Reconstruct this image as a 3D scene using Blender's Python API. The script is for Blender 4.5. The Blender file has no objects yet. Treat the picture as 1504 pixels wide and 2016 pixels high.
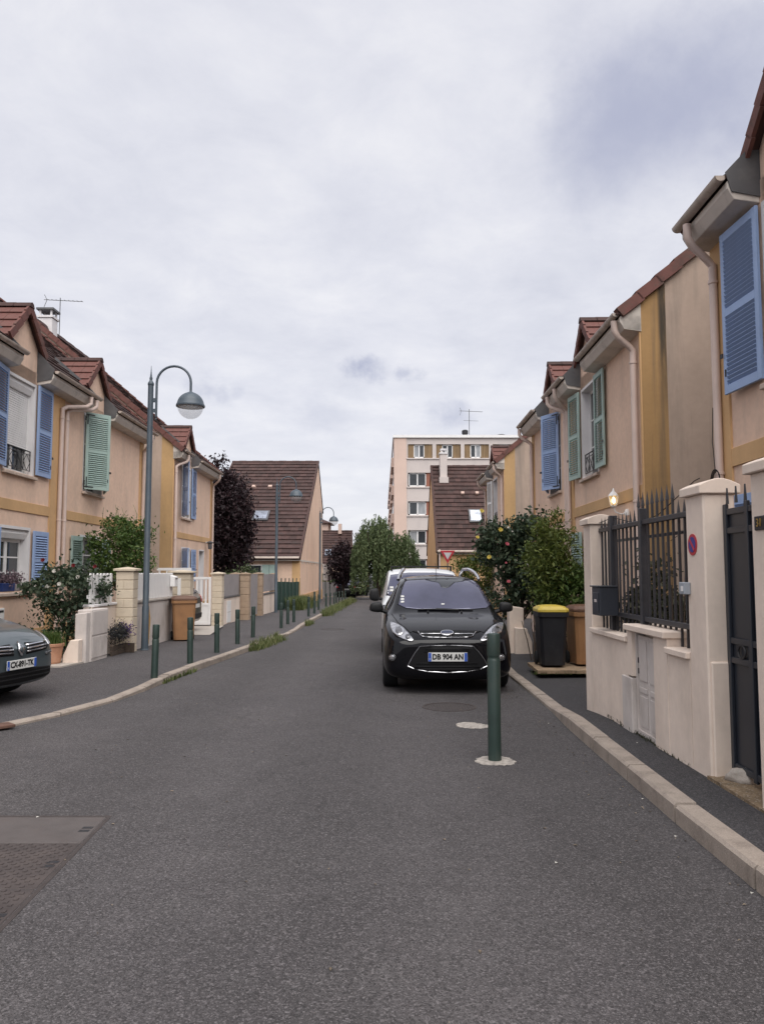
import bpy, bmesh, math, random
import numpy as np
from mathutils import Matrix, Vector
from mathutils.bvhtree import BVHTree

S = bpy.context.scene
C = S.collection
R = math.radians
PI = math.pi
rnd = random.Random(7)

# ------------------------------------------------------------------ camera
cam_d = bpy.data.cameras.new('camera')
cam = bpy.data.objects.new('camera', cam_d)
C.objects.link(cam)
cam_d.sensor_fit = 'VERTICAL'
cam_d.sensor_height = 36.0
cam_d.lens = 1511 / 2016 * 36.0
cam_d.clip_end = 3000
cam_d.clip_start = 0.05
cam.location = (0, 0, 1.58)
cam.rotation_euler = (PI / 2 + math.atan(118 / 1511), 0, 0)
S.camera = cam

# ------------------------------------------------------------------ sun, exposure
SUN_EL, SUN_AZ = R(56), R(164)            # azimuth clockwise from +Y: high behind the camera, a little to the right
sun_d = bpy.data.lights.new('sun', 'SUN')
sun_d.energy = 1.5
sun_d.angle = R(70)
sun_d.color = (1.0, 0.965, 0.92)
sun = bpy.data.objects.new('sun', sun_d)
C.objects.link(sun)
sd = Vector((math.sin(SUN_AZ) * math.cos(SUN_EL), math.cos(SUN_AZ) * math.cos(SUN_EL), math.sin(SUN_EL)))
sun.rotation_euler = (-sd).to_track_quat('-Z', 'Y').to_euler()
sun.location = sd * 60

S.view_settings.view_transform = 'Standard'
S.view_settings.look = 'None'
S.view_settings.gamma = 1
S.view_settings.use_curve_mapping = False
S.view_settings.exposure = 1.36
S.cycles.max_bounces = 6
S.cycles.diffuse_bounces = 3
S.cycles.glossy_bounces = 3
S.cycles.transparent_max_bounces = 6
S.cycles.caustics_reflective = False
S.cycles.caustics_refractive = False

# ------------------------------------------------------------------ world: overcast sky
def ray(u, v):
    p = math.atan(118 / 1511)
    cx, cy = (u - 752) / 1511, (1008 - v) / 1511
    return Vector((cx, math.cos(p) - cy * math.sin(p), math.sin(p) + cy * math.cos(p))).normalized()

W = bpy.data.worlds.new('World')
S.world = W
W.use_nodes = True
W.cycles.sampling_method = 'MANUAL'
W.cycles.sample_map_resolution = 512
wn, wl = W.node_tree.nodes, W.node_tree.links
wn.clear()

def N(tree, kind, **kw):
    n = tree.nodes.new(kind)
    for k, v in kw.items():
        if k in n.inputs.keys():
            n.inputs[k].default_value = v
        else:
            setattr(n, k, v)
    return n

def math_n(tree, op, a, b=None, clamp=False):
    n = tree.nodes.new('ShaderNodeMath')
    n.operation = op
    n.use_clamp = clamp
    for i, x in enumerate((a, b)):
        if x is None:
            continue
        if isinstance(x, (int, float)):
            n.inputs[i].default_value = x
        else:
            tree.links.new(x, n.inputs[i])
    return n.outputs[0]

def mix_n(tree, fac, a, b, kind='MIX'):
    n = tree.nodes.new('ShaderNodeMix')
    n.data_type = 'RGBA'
    n.blend_type = kind
    n.clamp_factor = True
    for s, x in ((n.inputs[0], fac), (n.inputs[6], a), (n.inputs[7], b)):
        if isinstance(x, (int, float)):
            s.default_value = x
        elif isinstance(x, tuple):
            s.default_value = x if len(x) == 4 else (*x, 1)
        else:
            tree.links.new(x, s)
    return n.outputs[2]

def ramp_n(tree, fac, stops, interp='LINEAR'):
    n = tree.nodes.new('ShaderNodeValToRGB')
    n.color_ramp.interpolation = interp
    el = n.color_ramp.elements
    while len(el) < len(stops):
        el.new(0.5)
    for e, (p, c) in zip(el, stops):
        e.position = p
        e.color = (*c, 1) if len(c) == 3 else c
    tree.links.new(fac, n.inputs[0])
    return n.outputs[0]

def build_sky():
    t = W.node_tree
    out = t.nodes.new('ShaderNodeOutputWorld')
    bg = t.nodes.new('ShaderNodeBackground')
    bg.inputs[1].default_value = 0.071
    sky = t.nodes.new('ShaderNodeTexSky')
    sky.sky_type = 'NISHITA'
    sky.sun_disc = False
    sky.sun_elevation = SUN_EL
    sky.sun_rotation = SUN_AZ
    tc = t.nodes.new('ShaderNodeTexCoord')
    d = tc.outputs['Generated']
    sep = t.nodes.new('ShaderNodeSeparateXYZ')
    t.links.new(d, sep.inputs[0])
    # clouds laid on a flat layer: perspective towards the horizon
    den = math_n(t, 'ADD', math_n(t, 'MAXIMUM', sep.outputs[2], 0.0), 0.16)
    px = math_n(t, 'DIVIDE', sep.outputs[0], den)
    py = math_n(t, 'DIVIDE', sep.outputs[1], den)
    cmb = t.nodes.new('ShaderNodeCombineXYZ')
    t.links.new(px, cmb.inputs[0]); t.links.new(py, cmb.inputs[1])
    n1 = N(t, 'ShaderNodeTexNoise', Scale=1.1, Detail=7.0, Roughness=0.55, Distortion=0.35)
    t.links.new(cmb.outputs[0], n1.inputs['Vector'])
    n2 = N(t, 'ShaderNodeTexNoise', Scale=3.6, Detail=10.0, Roughness=0.64, Distortion=0.25)
    t.links.new(cmb.outputs[0], n2.inputs['Vector'])
    f = math_n(t, 'ADD', math_n(t, 'MULTIPLY', n1.outputs[0], 0.5), math_n(t, 'MULTIPLY', n2.outputs[0], 0.5))
    col = ramp_n(t, f, [(0.36, (3.85, 3.90, 4.34)), (0.50, (4.38, 4.40, 4.76)), (0.62, (4.9, 4.88, 5.1))])
    # slightly brighter veil low over the roofs
    low = math_n(t, 'SUBTRACT', 1.0, math_n(t, 'MULTIPLY', math_n(t, 'ABSOLUTE', sep.outputs[2]), 4.2), True)
    col = mix_n(t, math_n(t, 'MULTIPLY', low, 0.55), col, (5.0, 4.96, 5.16))
    # a few darker clouds drifting under the layer
    for (u, v, rad, k, asp) in ((1335, 195, 0.105, 1.0, 1.45), (1200, 320, 0.07, 0.3, 1.4), (722, 727, 0.017, 1.0, 1.9),
                                (800, 735, 0.011, 0.6, 2.2), (895, 825, 0.026, 0.7, 1.5), (415, 768, 0.018, 0.6, 2.0), (640, 815, 0.025, 0.3, 1.6), (1480, 60, 0.1, .35, 1.6)):
        dv = ray(u, v)
        sub = t.nodes.new('ShaderNodeVectorMath'); sub.operation = 'SUBTRACT'
        t.links.new(d, sub.inputs[0]); sub.inputs[1].default_value = dv
        nz = N(t, 'ShaderNodeTexNoise', Scale=0.55 / rad, Detail=6.0, Roughness=0.6)
        t.links.new(d, nz.inputs['Vector'])
        scl = t.nodes.new('ShaderNodeVectorMath'); scl.operation = 'MULTIPLY'
        t.links.new(sub.outputs[0], scl.inputs[0]); scl.inputs[1].default_value = (1 / rad / asp, 1 / rad / asp, 1 / rad)
        ln = t.nodes.new('ShaderNodeVectorMath'); ln.operation = 'LENGTH'
        t.links.new(scl.outputs[0], ln.inputs[0])
        v_ = math_n(t, 'ADD', math_n(t, 'SUBTRACT', 1.0, ln.outputs['Value']), math_n(t, 'MULTIPLY', math_n(t, 'SUBTRACT', nz.outputs[0], 0.5), 2.4))
        m = t.nodes.new('ShaderNodeMapRange'); m.interpolation_type = 'SMOOTHSTEP'
        t.links.new(v_, m.inputs[0]); m.inputs[1].default_value = -0.2; m.inputs[2].default_value = 1.15
        col = mix_n(t, math_n(t, 'MULTIPLY', m.outputs[0], k), col, (2.6, 2.72, 3.45))
    col = mix_n(t, 0.06, col, sky.outputs[0])
    t.links.new(col, bg.inputs[0])
    t.links.new(bg.outputs[0], out.inputs[0])
build_sky()

# ------------------------------------------------------------------ materials
MATS = {}
def pm(name, col, rough=0.75, var=0.12, vscale=3.0, bump=0.0, bscale=80.0, metal=0.0, spec=0.4, coat=0.0, island=0.0,
       col2=None, stretch=(1, 1, 1), speck=None, dirt=None, trans=0.0, grain=0.0, alpha=1.0):
    """procedural material: base colour with two scales of noise, optional per-piece tint, dirt, specks and bump"""
    if name in MATS:
        return MATS[name]
    m = bpy.data.materials.new(name)
    m.use_nodes = True
    t = m.node_tree
    b = t.nodes['Principled BSDF']
    b.inputs['Roughness'].default_value = rough
    b.inputs['Metallic'].default_value = metal
    b.inputs['Specular IOR Level'].default_value = spec
    b.inputs['Coat Weight'].default_value = coat
    b.inputs['Coat Roughness'].default_value = 0.04
    tc = t.nodes.new('ShaderNodeTexCoord')
    mp = t.nodes.new('ShaderNodeMapping')
    mp.inputs['Scale'].default_value = stretch
    t.links.new(tc.outputs['Object'], mp.inputs[0])
    vec = mp.outputs[0]
    n1 = N(t, 'ShaderNodeTexNoise', Scale=vscale, Detail=5.0, Roughness=0.6)
    t.links.new(vec, n1.inputs['Vector'])
    c2 = col2 or tuple(c * (1 - 2.2 * var) for c in col)
    c1 = tuple(min(1, c * (1 + var)) for c in col)
    out = ramp_n(t, n1.outputs[0], [(0.28, c2), (0.5, col), (0.72, c1)])
    if grain:
        n2 = N(t, 'ShaderNodeTexNoise', Scale=vscale * 14, Detail=3.0, Roughness=0.6)
        t.links.new(vec, n2.inputs['Vector'])
        g = ramp_n(t, n2.outputs[0], [(0.3, (1 - grain,) * 3), (0.7, (1 + grain,) * 3)])
        out = mix_n(t, 1.0, out, g, 'MULTIPLY')
    if island:
        ge = t.nodes.new('ShaderNodeNewGeometry')
        g = ramp_n(t, ge.outputs['Random Per Island'], [(0.0, (1 - island,) * 3), (1.0, (1 + island * 0.8,) * 3)])
        out = mix_n(t, 1.0, out, g, 'MULTIPLY')
    if dirt:                                         # (colour, amount, scale, stretch)
        mp2 = t.nodes.new('ShaderNodeMapping'); mp2.inputs['Scale'].default_value = dirt[3]
        t.links.new(tc.outputs['Object'], mp2.inputs[0])
        n3 = N(t, 'ShaderNodeTexNoise', Scale=dirt[2], Detail=6.0, Roughness=0.65)
        t.links.new(mp2.outputs[0], n3.inputs['Vector'])
        k = ramp_n(t, n3.outputs[0], [(0.50, (0, 0, 0)), (0.74, (1, 1, 1))])
        out = mix_n(t, math_n(t, 'MULTIPLY', k, dirt[1]), out, dirt[0])
    if speck:                                        # (light, dark, scale, amount)
        vo = N(t, 'ShaderNodeTexVoronoi', Scale=speck[2])
        t.links.new(tc.outputs['Object'], vo.inputs['Vector'])
        sp = t.nodes.new('ShaderNodeSeparateColor')
        t.links.new(vo.outputs['Color'], sp.inputs[0])
        k1 = ramp_n(t, sp.outputs[0], [(0.80, (0, 0, 0)), (1.0, (1, 1, 1))])
        k2 = ramp_n(t, sp.outputs[1], [(0.72, (0, 0, 0)), (1.0, (1, 1, 1))])
        out = mix_n(t, math_n(t, 'MULTIPLY', k1, speck[3]), out, speck[0])
        out = mix_n(t, math_n(t, 'MULTIPLY', k2, speck[3]), out, speck[1])
    t.links.new(out, b.inputs['Base Color'])
    if bump:
        nb = N(t, 'ShaderNodeTexNoise', Scale=bscale, Detail=4.0, Roughness=0.65)
        t.links.new(tc.outputs['Object'], nb.inputs['Vector'])
        bm_ = t.nodes.new('ShaderNodeBump')
        bm_.inputs['Strength'].default_value = bump
        bm_.inputs['Distance'].default_value = 0.01
        t.links.new(nb.outputs[0], bm_.inputs['Height'])
        t.links.new(bm_.outputs[0], b.inputs['Normal'])
    if trans:
        tr = t.nodes.new('ShaderNodeBsdfTranslucent')
        t.links.new(out, tr.inputs[0])
        mx = t.nodes.new('ShaderNodeMixShader'); mx.inputs[0].default_value = trans
        o = t.nodes['Material Output']
        t.links.new(b.outputs[0], mx.inputs[1]); t.links.new(tr.outputs[0], mx.inputs[2])
        t.links.new(mx.outputs[0], o.inputs[0])
    if alpha < 1:
        b.inputs['Alpha'].default_value = alpha
    MATS[name] = m
    return m

def asphalt(name, base, patch, tone, lanes=False):
    m = bpy.data.materials.new(name); m.use_nodes = True
    t = m.node_tree; b = t.nodes['Principled BSDF']
    tc = t.nodes.new('ShaderNodeTexCoord'); vec = tc.outputs['Object']
    big = N(t, 'ShaderNodeTexNoise', Scale=0.45, Detail=4.0, Roughness=0.55, Distortion=0.4); t.links.new(vec, big.inputs['Vector'])
    mid = N(t, 'ShaderNodeTexNoise', Scale=3.0, Detail=6.0, Roughness=0.7); t.links.new(vec, mid.inputs['Vector'])
    out = ramp_n(t, big.outputs[0], [(0.3, patch), (0.52, base), (0.75, tone)])
    g = ramp_n(t, mid.outputs[0], [(0.3, (0.84,) * 3), (0.7, (1.14,) * 3)])
    out = mix_n(t, 1.0, out, g, 'MULTIPLY')
    if lanes:                                                        # worn tracks, darker crown, oil, old seams
        sx = t.nodes.new('ShaderNodeSeparateXYZ'); t.links.new(vec, sx.inputs[0])
        nw = N(t, 'ShaderNodeTexNoise', Scale=0.8, Detail=3.0); t.links.new(vec, nw.inputs['Vector'])
        xx = math_n(t, 'ADD', sx.outputs[0], math_n(t, 'MULTIPLY', math_n(t, 'SUBTRACT', nw.outputs[0], 0.5), 0.9))
        wv = math_n(t, 'SINE', math_n(t, 'MULTIPLY', xx, 3.6))
        k_ = ramp_n(t, math_n(t, 'ADD', math_n(t, 'MULTIPLY', wv, 0.5), 0.5), [(0.0, (0.86,) * 3), (1.0, (1.12,) * 3)])
        out = mix_n(t, 1.0, out, k_, 'MULTIPLY')
        mp_ = t.nodes.new('ShaderNodeMapping'); mp_.inputs['Scale'].default_value = (1.0, 0.35, 1.0); t.links.new(vec, mp_.inputs[0])
        ns = N(t, 'ShaderNodeTexNoise', Scale=1.6, Detail=5.0, Roughness=0.65, Distortion=0.8); t.links.new(mp_.outputs[0], ns.inputs['Vector'])
        st_ = ramp_n(t, ns.outputs[0], [(0.58, (0, 0, 0)), (0.72, (1, 1, 1))])
        out = mix_n(t, math_n(t, 'MULTIPLY', st_, 0.55), out, tuple(c * 0.5 for c in base))
        dv = t.nodes.new('ShaderNodeVectorMath'); dv.operation = 'ADD'; t.links.new(vec, dv.inputs[0])
        nd = N(t, 'ShaderNodeTexNoise', Scale=2.2, Detail=4.0); t.links.new(vec, nd.inputs['Vector'])
        t.links.new(nd.outputs['Color'], dv.inputs[1])
        vc = N(t, 'ShaderNodeTexVoronoi', Scale=0.38); vc.feature = 'DISTANCE_TO_EDGE'; t.links.new(dv.outputs[0], vc.inputs['Vector'])
        ck = ramp_n(t, vc.outputs['Distance'], [(0.0, (1, 1, 1)), (0.006, (0, 0, 0))])
        cm = ramp_n(t, big.outputs[0], [(0.45, (0, 0, 0)), (0.6, (1, 1, 1))])
        out = mix_n(t, math_n(t, 'MULTIPLY', math_n(t, 'MULTIPLY', ck, cm), 0.6), out, tuple(c * 0.35 for c in base))
    for sc, k in ((66.0, 0.20), (105.0, 0.60), (200.0, 0.55)):                      # stones of two sizes
        vo = N(t, 'ShaderNodeTexVoronoi', Scale=sc, Randomness=1.0); t.links.new(vec, vo.inputs['Vector'])
        sp = t.nodes.new('ShaderNodeSeparateColor'); t.links.new(vo.outputs['Color'], sp.inputs[0])
        light = ramp_n(t, sp.outputs[0], [(0.82, (0, 0, 0)), (0.97, (1, 1, 1))])
        dark = ramp_n(t, sp.outputs[1], [(0.62, (0, 0, 0)), (0.9, (1, 1, 1))])
        out = mix_n(t, math_n(t, 'MULTIPLY', dark, k), out, tuple(c * 0.28 for c in base))
        out = mix_n(t, math_n(t, 'MULTIPLY', light, k * 0.85), out, tuple(min(1, c * 2.9) for c in base))
    t.links.new(out, b.inputs['Base Color'])
    b.inputs['Roughness'].default_value = 0.82
    b.inputs['Specular IOR Level'].default_value = 0.35
    nb = N(t, 'ShaderNodeTexVoronoi', Scale=150.0); t.links.new(vec, nb.inputs['Vector'])
    bp = t.nodes.new('ShaderNodeBump'); bp.inputs['Strength'].default_value = 0.55; bp.inputs['Distance'].default_value = 0.006
    t.links.new(nb.outputs['Distance'], bp.inputs['Height']); t.links.new(bp.outputs[0], b.inputs['Normal'])
    MATS[name] = m
    return m

asphalt('road_asphalt', (0.068, 0.0625, 0.064), (0.053, 0.049, 0.050), (0.080, 0.0735, 0.073), lanes=True)
asphalt('pavement_asphalt', (0.072, 0.066, 0.068), (0.056, 0.052, 0.053), (0.085, 0.078, 0.078))
asphalt('dark_asphalt', (0.045, 0.043, 0.046), (0.036, 0.035, 0.038), (0.056, 0.053, 0.055))
DIRT = ((0.16, 0.14, 0.12), 0.35, 1.3, (1.0, 1.0, 0.16))
pm('peach', (0.76, 0.545, 0.415), 0.9, 0.05, 0.7, 0.5, 150, dirt=((0.44, 0.33, 0.26), 0.4, 1.5, (1.2, 1.2, 0.22)), grain=0.06)
pm('peach_gable_shaded', (0.43, 0.33, 0.265), 0.9, 0.06, 0.6, 0.35, 160, dirt=((0.17, 0.15, 0.13), 0.75, 1.1, (1.6, 1.6, 0.14)), grain=0.04)  # gable faces: wall peach with the gap's shade painted in, plus real dirt
pm('ochre', (0.61, 0.385, 0.195), 0.88, 0.06, 0.8, 0.3, 160, dirt=((0.40, 0.26, 0.13), 0.5, 0.9, (1, 1, 0.25)), grain=0.03)
pm('ochre_gable_shaded', (0.47, 0.30, 0.145), 0.88, 0.07, 0.8, 0.3, 160, dirt=((0.28, 0.19, 0.11), 0.6, 1.2, (1, 1, 0.2)), grain=0.04)  # same paint as the ochre trim, darkened to carry shade on gable ends
pm('ochre_streaked_shaded', (0.38, 0.23, 0.10), 0.88, 0.08, 0.8, 0.3, 160, dirt=((0.10, 0.085, 0.07), 0.85, 1.7, (2.2, 2.2, 0.10)), grain=0.04)  # base colour includes shade of the narrow gap, besides dirt and streaks
pm('fence_render', (0.74, 0.625, 0.535), 0.9, 0.05, 0.8, 0.3, 190, dirt=((0.36, 0.29, 0.24), 0.45, 1.2, (1, 1, 0.35)), grain=0.04)
pm('soffit', (0.62, 0.56, 0.50), 0.7, 0.08, 2, dirt=((0.2, 0.18, 0.16), 0.5, 3, (1, 1, 1)))
pm('gutter', (0.50, 0.42, 0.36), 0.45, 0.1, 3, dirt=((0.16, 0.13, 0.11), 0.6, 5, (1, 1, 1)))
pm('pipe', (0.62, 0.49, 0.43), 0.42, 0.04, 3, dirt=((0.3, 0.24, 0.2), 0.35, 3, (1, 1, 0.3)))
pm('zinc', (0.105, 0.105, 0.11), 0.5, 0.12, 3, metal=0.2, dirt=((0.2, 0.19, 0.18), 0.4, 4, (1, 1, 1)))
pm('tile_red', (0.14, 0.058, 0.048), 0.8, 0.16, 5, 0.3, 90, island=0.36, dirt=((0.07, 0.062, 0.05), 0.7, 4.5, (1, 1, 1)))
pm('tile_brown', (0.062, 0.033, 0.029), 0.82, 0.14, 4, 0.3, 90, island=0.32, dirt=((0.032, 0.029, 0.027), 0.65, 3.2, (1, 1, 1)))
pm('white_paint', (0.78, 0.77, 0.76), 0.5, 0.03, 3, dirt=((0.45, 0.42, 0.38), 0.25, 3, (1, 1, 0.4)))
pm('reveal', (0.70, 0.68, 0.68), 0.7, 0.04, 2, dirt=((0.5, 0.46, 0.43), 0.3, 2, (1, 1, 0.4)))
pm('blue_paint', (0.29, 0.395, 0.61), 0.55, 0.06, 3, dirt=((0.30, 0.36, 0.55), 0.35, 4, (1, 1, 0.5)))
pm('green_paint', (0.34, 0.45, 0.41), 0.55, 0.07, 3, dirt=((0.36, 0.43, 0.37), 0.4, 4, (1, 1, 0.5)))
pm('iron', (0.018, 0.018, 0.021), 0.5, 0.1, 6)
pm('glass_dark', (0.035, 0.04, 0.045), 0.06, 0.2, 1.2, spec=0.7)
pm('glass_curtain', (0.30, 0.31, 0.32), 0.10, 0.25, 3, spec=0.6, stretch=(6, 6, 0.4))
pm('sill_stone', (0.50, 0.40, 0.33), 0.85, 0.08, 5, 0.2, 90, dirt=((0.25, 0.19, 0.16), 0.6, 6, (1, 1, 1)))
pm('kerb_stone', (0.31, 0.262, 0.222), 0.9, 0.10, 4, 0.5, 120, dirt=((0.13, 0.105, 0.09), 0.7, 5, (1, 1, 1)), speck=((0.5, 0.42, 0.36), (0.17, 0.13, 0.11), 160, 0.35))
pm('concrete', (0.40, 0.36, 0.32), 0.9, 0.10, 3, 0.4, 90, dirt=((0.2, 0.17, 0.14), 0.5, 4, (1, 1, 1)), speck=((0.55, 0.5, 0.45), (0.25, 0.2, 0.17), 120, 0.3))
pm('cream_block', (0.58, 0.495, 0.385), 0.9, 0.06, 3, 0.4, 90, island=0.06, dirt=((0.34, 0.27, 0.2), 0.4, 3, (1, 1, 0.6)))
pm('brown_block', (0.33, 0.245, 0.175), 0.92, 0.14, 5, 0.6, 40, island=0.15, dirt=((0.16, 0.12, 0.09), 0.5, 5, (1, 1, 1)))
pm('cabinet', (0.56, 0.51, 0.48), 0.75, 0.05, 4, dirt=((0.30, 0.26, 0.23), 0.55, 3.5, (1, 1, 0.5)))
pm('lamp_paint', (0.058, 0.078, 0.098), 0.45, 0.08, 3, spec=0.5, dirt=((0.12, 0.13, 0.13), 0.3, 5, (1, 1, 1)))
pm('bollard_paint', (0.018, 0.036, 0.030), 0.48, 0.1, 4, spec=0.5, dirt=((0.06, 0.065, 0.055), 0.4, 6, (1, 1, 0.6)))
pm('anthracite', (0.030, 0.031, 0.037), 0.42, 0.1, 4, spec=0.5, dirt=((0.09, 0.08, 0.075), 0.3, 7, (1, 1, 1)))
pm('navy', (0.020, 0.024, 0.033), 0.4, 0.08, 3, spec=0.5)
pm('rubber', (0.016, 0.016, 0.017), 0.85, 0.1, 8, spec=0.3)
pm('bark', (0.075, 0.055, 0.042), 0.95, 0.2, 12, 0.8, 30, stretch=(1, 1, 0.2))

def add_streak(name, x0, x1, z0, z1, col, amount):
    """a dark run-off streak with a shape of its own (object space)"""
    m = MATS[name]; t = m.node_tree; b = t.nodes['Principled BSDF']
    src = b.inputs['Base Color'].links[0].from_socket
    tc = t.nodes.new('ShaderNodeTexCoord'); sx = t.nodes.new('ShaderNodeSeparateXYZ'); t.links.new(tc.outputs['Object'], sx.inputs[0])
    mp = t.nodes.new('ShaderNodeMapping'); mp.inputs['Scale'].default_value = (9, 9, 0.9); t.links.new(tc.outputs['Object'], mp.inputs[0])
    nz = N(t, 'ShaderNodeTexNoise', Scale=1.0, Detail=5.0, Roughness=0.65); t.links.new(mp.outputs[0], nz.inputs['Vector'])
    def mr(sock, a, c):
        n = t.nodes.new('ShaderNodeMapRange'); n.interpolation_type = 'SMOOTHSTEP'; t.links.new(sock, n.inputs[0]); n.inputs[1].default_value = a; n.inputs[2].default_value = c
        return n.outputs[0]
    w = (x1 - x0)
    k = math_n(t, 'MULTIPLY', mr(sx.outputs[0], x0, x0 + w * .5), mr(sx.outputs[2], z0, z1))
    k = math_n(t, 'MULTIPLY', k, mr(nz.outputs[0], .25, .6))
    t.links.new(mix_n(t, math_n(t, 'MULTIPLY', k, amount), src, col), b.inputs['Base Color'])
add_streak('ochre_streaked_shaded', .0, .16, 3.9, 5.6, (.035, .032, .028), .92)

# ------------------------------------------------------------------ mesh building
def xf(M, p):
    return M @ Vector(p) if M is not None else Vector(p)

class MB:
    def __init__(s):
        s.v, s.f = [], []
    def add(s, vs, fs, M=None):
        b = len(s.v)
        s.v += [xf(M, p) for p in vs]
        s.f += [tuple(i + b for i in f) for f in fs]
        return s
    def box(s, x0, x1, y0, y1, z0, z1, M=None):
        vs = [(x, y, z) for x in (x0, x1) for y in (y0, y1) for z in (z0, z1)]
        return s.add(vs, [(0, 1, 3, 2), (4, 6, 7, 5), (0, 4, 5, 1), (2, 3, 7, 6), (0, 2, 6, 4), (1, 5, 7, 3)], M)
    def quad(s, a, b, c, d, M=None):
        return s.add([a, b, c, d], [(0, 1, 2, 3)], M)
    def prism(s, pts, vec, M=None):
        n = len(pts)
        vec = Vector(vec)
        vs = [Vector(p) for p in pts] + [Vector(p) + vec for p in pts]
        fs = [tuple(range(n - 1, -1, -1)), tuple(range(n, 2 * n))]
        fs += [(i, (i + 1) % n, (i + 1) % n + n, i + n) for i in range(n)]
        return s.add(vs, fs, M)
    def tube(s, path, r, n=10, M=None, caps=True):
        path = [Vector(p) for p in path]
        rs = r if isinstance(r, (list, tuple)) else [r] * len(path)
        ref = None
        rings = []
        for i, p in enumerate(path):
            d = (path[min(i + 1, len(path) - 1)] - path[max(i - 1, 0)]).normalized()
            if ref is None:
                ref = d.orthogonal().normalized()
            ref = (ref - d * ref.dot(d))
            ref = ref.normalized() if ref.length > 1e-6 else d.orthogonal().normalized()
            b = d.cross(ref)
            rings.append([p + (ref * math.cos(2 * PI * k / n) + b * math.sin(2 * PI * k / n)) * rs[i] for k in range(n)])
        vs = [q for rg in rings for q in rg]
        fs = []
        for i in range(len(path) - 1):
            for k in range(n):
                fs.append((i * n + k, i * n + (k + 1) % n, (i + 1) * n + (k + 1) % n, (i + 1) * n + k))
        if caps:
            fs += [tuple(range(n - 1, -1, -1)), tuple(range((len(path) - 1) * n, len(path) * n))]
        return s.add(vs, fs, M)
    def lathe(s, prof, c=(0, 0, 0), n=20, M=None):
        vs, fs = [], []
        m = len(prof)
        for k in range(n):
            a = 2 * PI * k / n
            vs += [(c[0] + r * math.cos(a), c[1] + r * math.sin(a), c[2] + z) for r, z in prof]
        for k in range(n):
            k2 = (k + 1) % n
            for i in range(m - 1):
                fs.append((k * m + i, k2 * m + i, k2 * m + i + 1, k * m + i + 1))
        if prof[0][0] > 1e-5:
            fs.append(tuple(k * m for k in range(n))[::-1])
        if prof[-1][0] > 1e-5:
            fs.append(tuple(k * m + m - 1 for k in range(n)))
        return s.add(vs, fs, M)

ORG = {}
def org(o):
    while o is not None:
        if o.name in ORG:
            return ORG[o.name]
        o = o.parent
    return Vector((0, 0, 0))

def finish(me, smooth=0, recalc=True):
    if recalc:
        bm = bmesh.new(); bm.from_mesh(me)
        bmesh.ops.remove_doubles(bm, verts=bm.verts, dist=1e-6)
        bmesh.ops.recalc_face_normals(bm, faces=bm.faces)
        bm.to_mesh(me); bm.free()
    if smooth:
        me.shade_smooth()
        me.set_sharp_from_angle(angle=R(smooth))
    return me

def mesh(name, mb, mat, smooth=0, off=Vector((0, 0, 0))):
    me = bpy.data.meshes.new(name)
    me.from_pydata([tuple(p - off) for p in mb.v], [], mb.f)
    me.materials.append(MATS[mat] if isinstance(mat, str) else mat)
    return finish(me, smooth)

def mk(name, mb, mat, parent=None, smooth=0, bevel=0.0, loc=None, seg=1):
    """one mesh object; vertices are given in world space and stored relative to its thing's base"""
    off = org(parent) if parent else (Vector(loc) if loc is not None else Vector((0, 0, 0)))
    me = mesh(name, mb, mat, smooth, off)
    o = bpy.data.objects.new(name, me)
    C.objects.link(o)
    if parent:
        o.parent = parent
    else:
        o.location = off
        ORG[o.name] = off
    if bevel:
        b = o.modifiers.new('bevel', 'BEVEL'); b.width = bevel; b.segments = seg; b.limit_method = 'ANGLE'; b.angle_limit = R(40)
    return o

def inst(name, me, M, parent):
    """a piece that shares its mesh with its like; M is in the space of its thing's base"""
    o = bpy.data.objects.new(name, me)
    C.objects.link(o)
    o.parent = parent
    o.matrix_basis = M
    return o

def tag(o, label=None, cat=None, group=None, kind=None):
    for k, v in (('label', label), ('category', cat), ('group', group), ('kind', kind)):
        if v:
            o[k] = v
    return o

def thing(name, label, cat, loc=(0, 0, 0), group=None, rz=0.0):
    o = bpy.data.objects.new(name, None)
    C.objects.link(o)
    o.empty_display_size = 0.3
    o.location = loc
    o.rotation_euler = (0, 0, rz)
    ORG[o.name] = Vector(loc)
    return tag(o, label, cat, group)

def struct(name, label=None):
    o = bpy.data.objects.new(name, None); C.objects.link(o); ORG[o.name] = Vector((0, 0, 0))
    o['kind'] = 'structure'
    return o

def copy_tree(o, parent=None):
    c = o.copy(); C.objects.link(c)
    if parent:
        c.parent = parent
    for ch in [x for x in bpy.data.objects if x.parent == o]:
        copy_tree(ch, c)
    return c

def gz(y):
    return -0.009 * y

def frame(O, d, n):
    d = Vector((d[0], d[1], 0)).normalized(); n = Vector((n[0], n[1], 0)).normalized()
    M = Matrix.Identity(4)
    M.col[0] = (*d, 0); M.col[1] = (*n, 0); M.col[2] = (0, 0, 1, 0); M.col[3] = (*O, 1)
    return M

def rotm(ax, ay, az, p):
    M = Matrix.Identity(4)
    M.col[0] = (*ax, 0); M.col[1] = (*ay, 0); M.col[2] = (*az, 0); M.col[3] = (*p, 1)
    return M
# ================================================================== the setting: road, pavements, kerbs
g = MB()
for i in range(12):                       # one sheet, falling gently away from the camera
    pass
g.quad((-220, -40, gz(-40)), (220, -40, gz(-40)), (220, 320, gz(320)), (-220, 320, gz(320)))
road = mk('road', g, 'road_asphalt'); tag(road, kind='structure')

def lerp_tab(tab, x):
    if x <= tab[0][0]:
        return tab[0][1]
    for (a, va), (b, vb) in zip(tab, tab[1:]):
        if x <= b:
            return va + (vb - va) * (x - a) / (b - a)
    return tab[-1][1]

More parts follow.
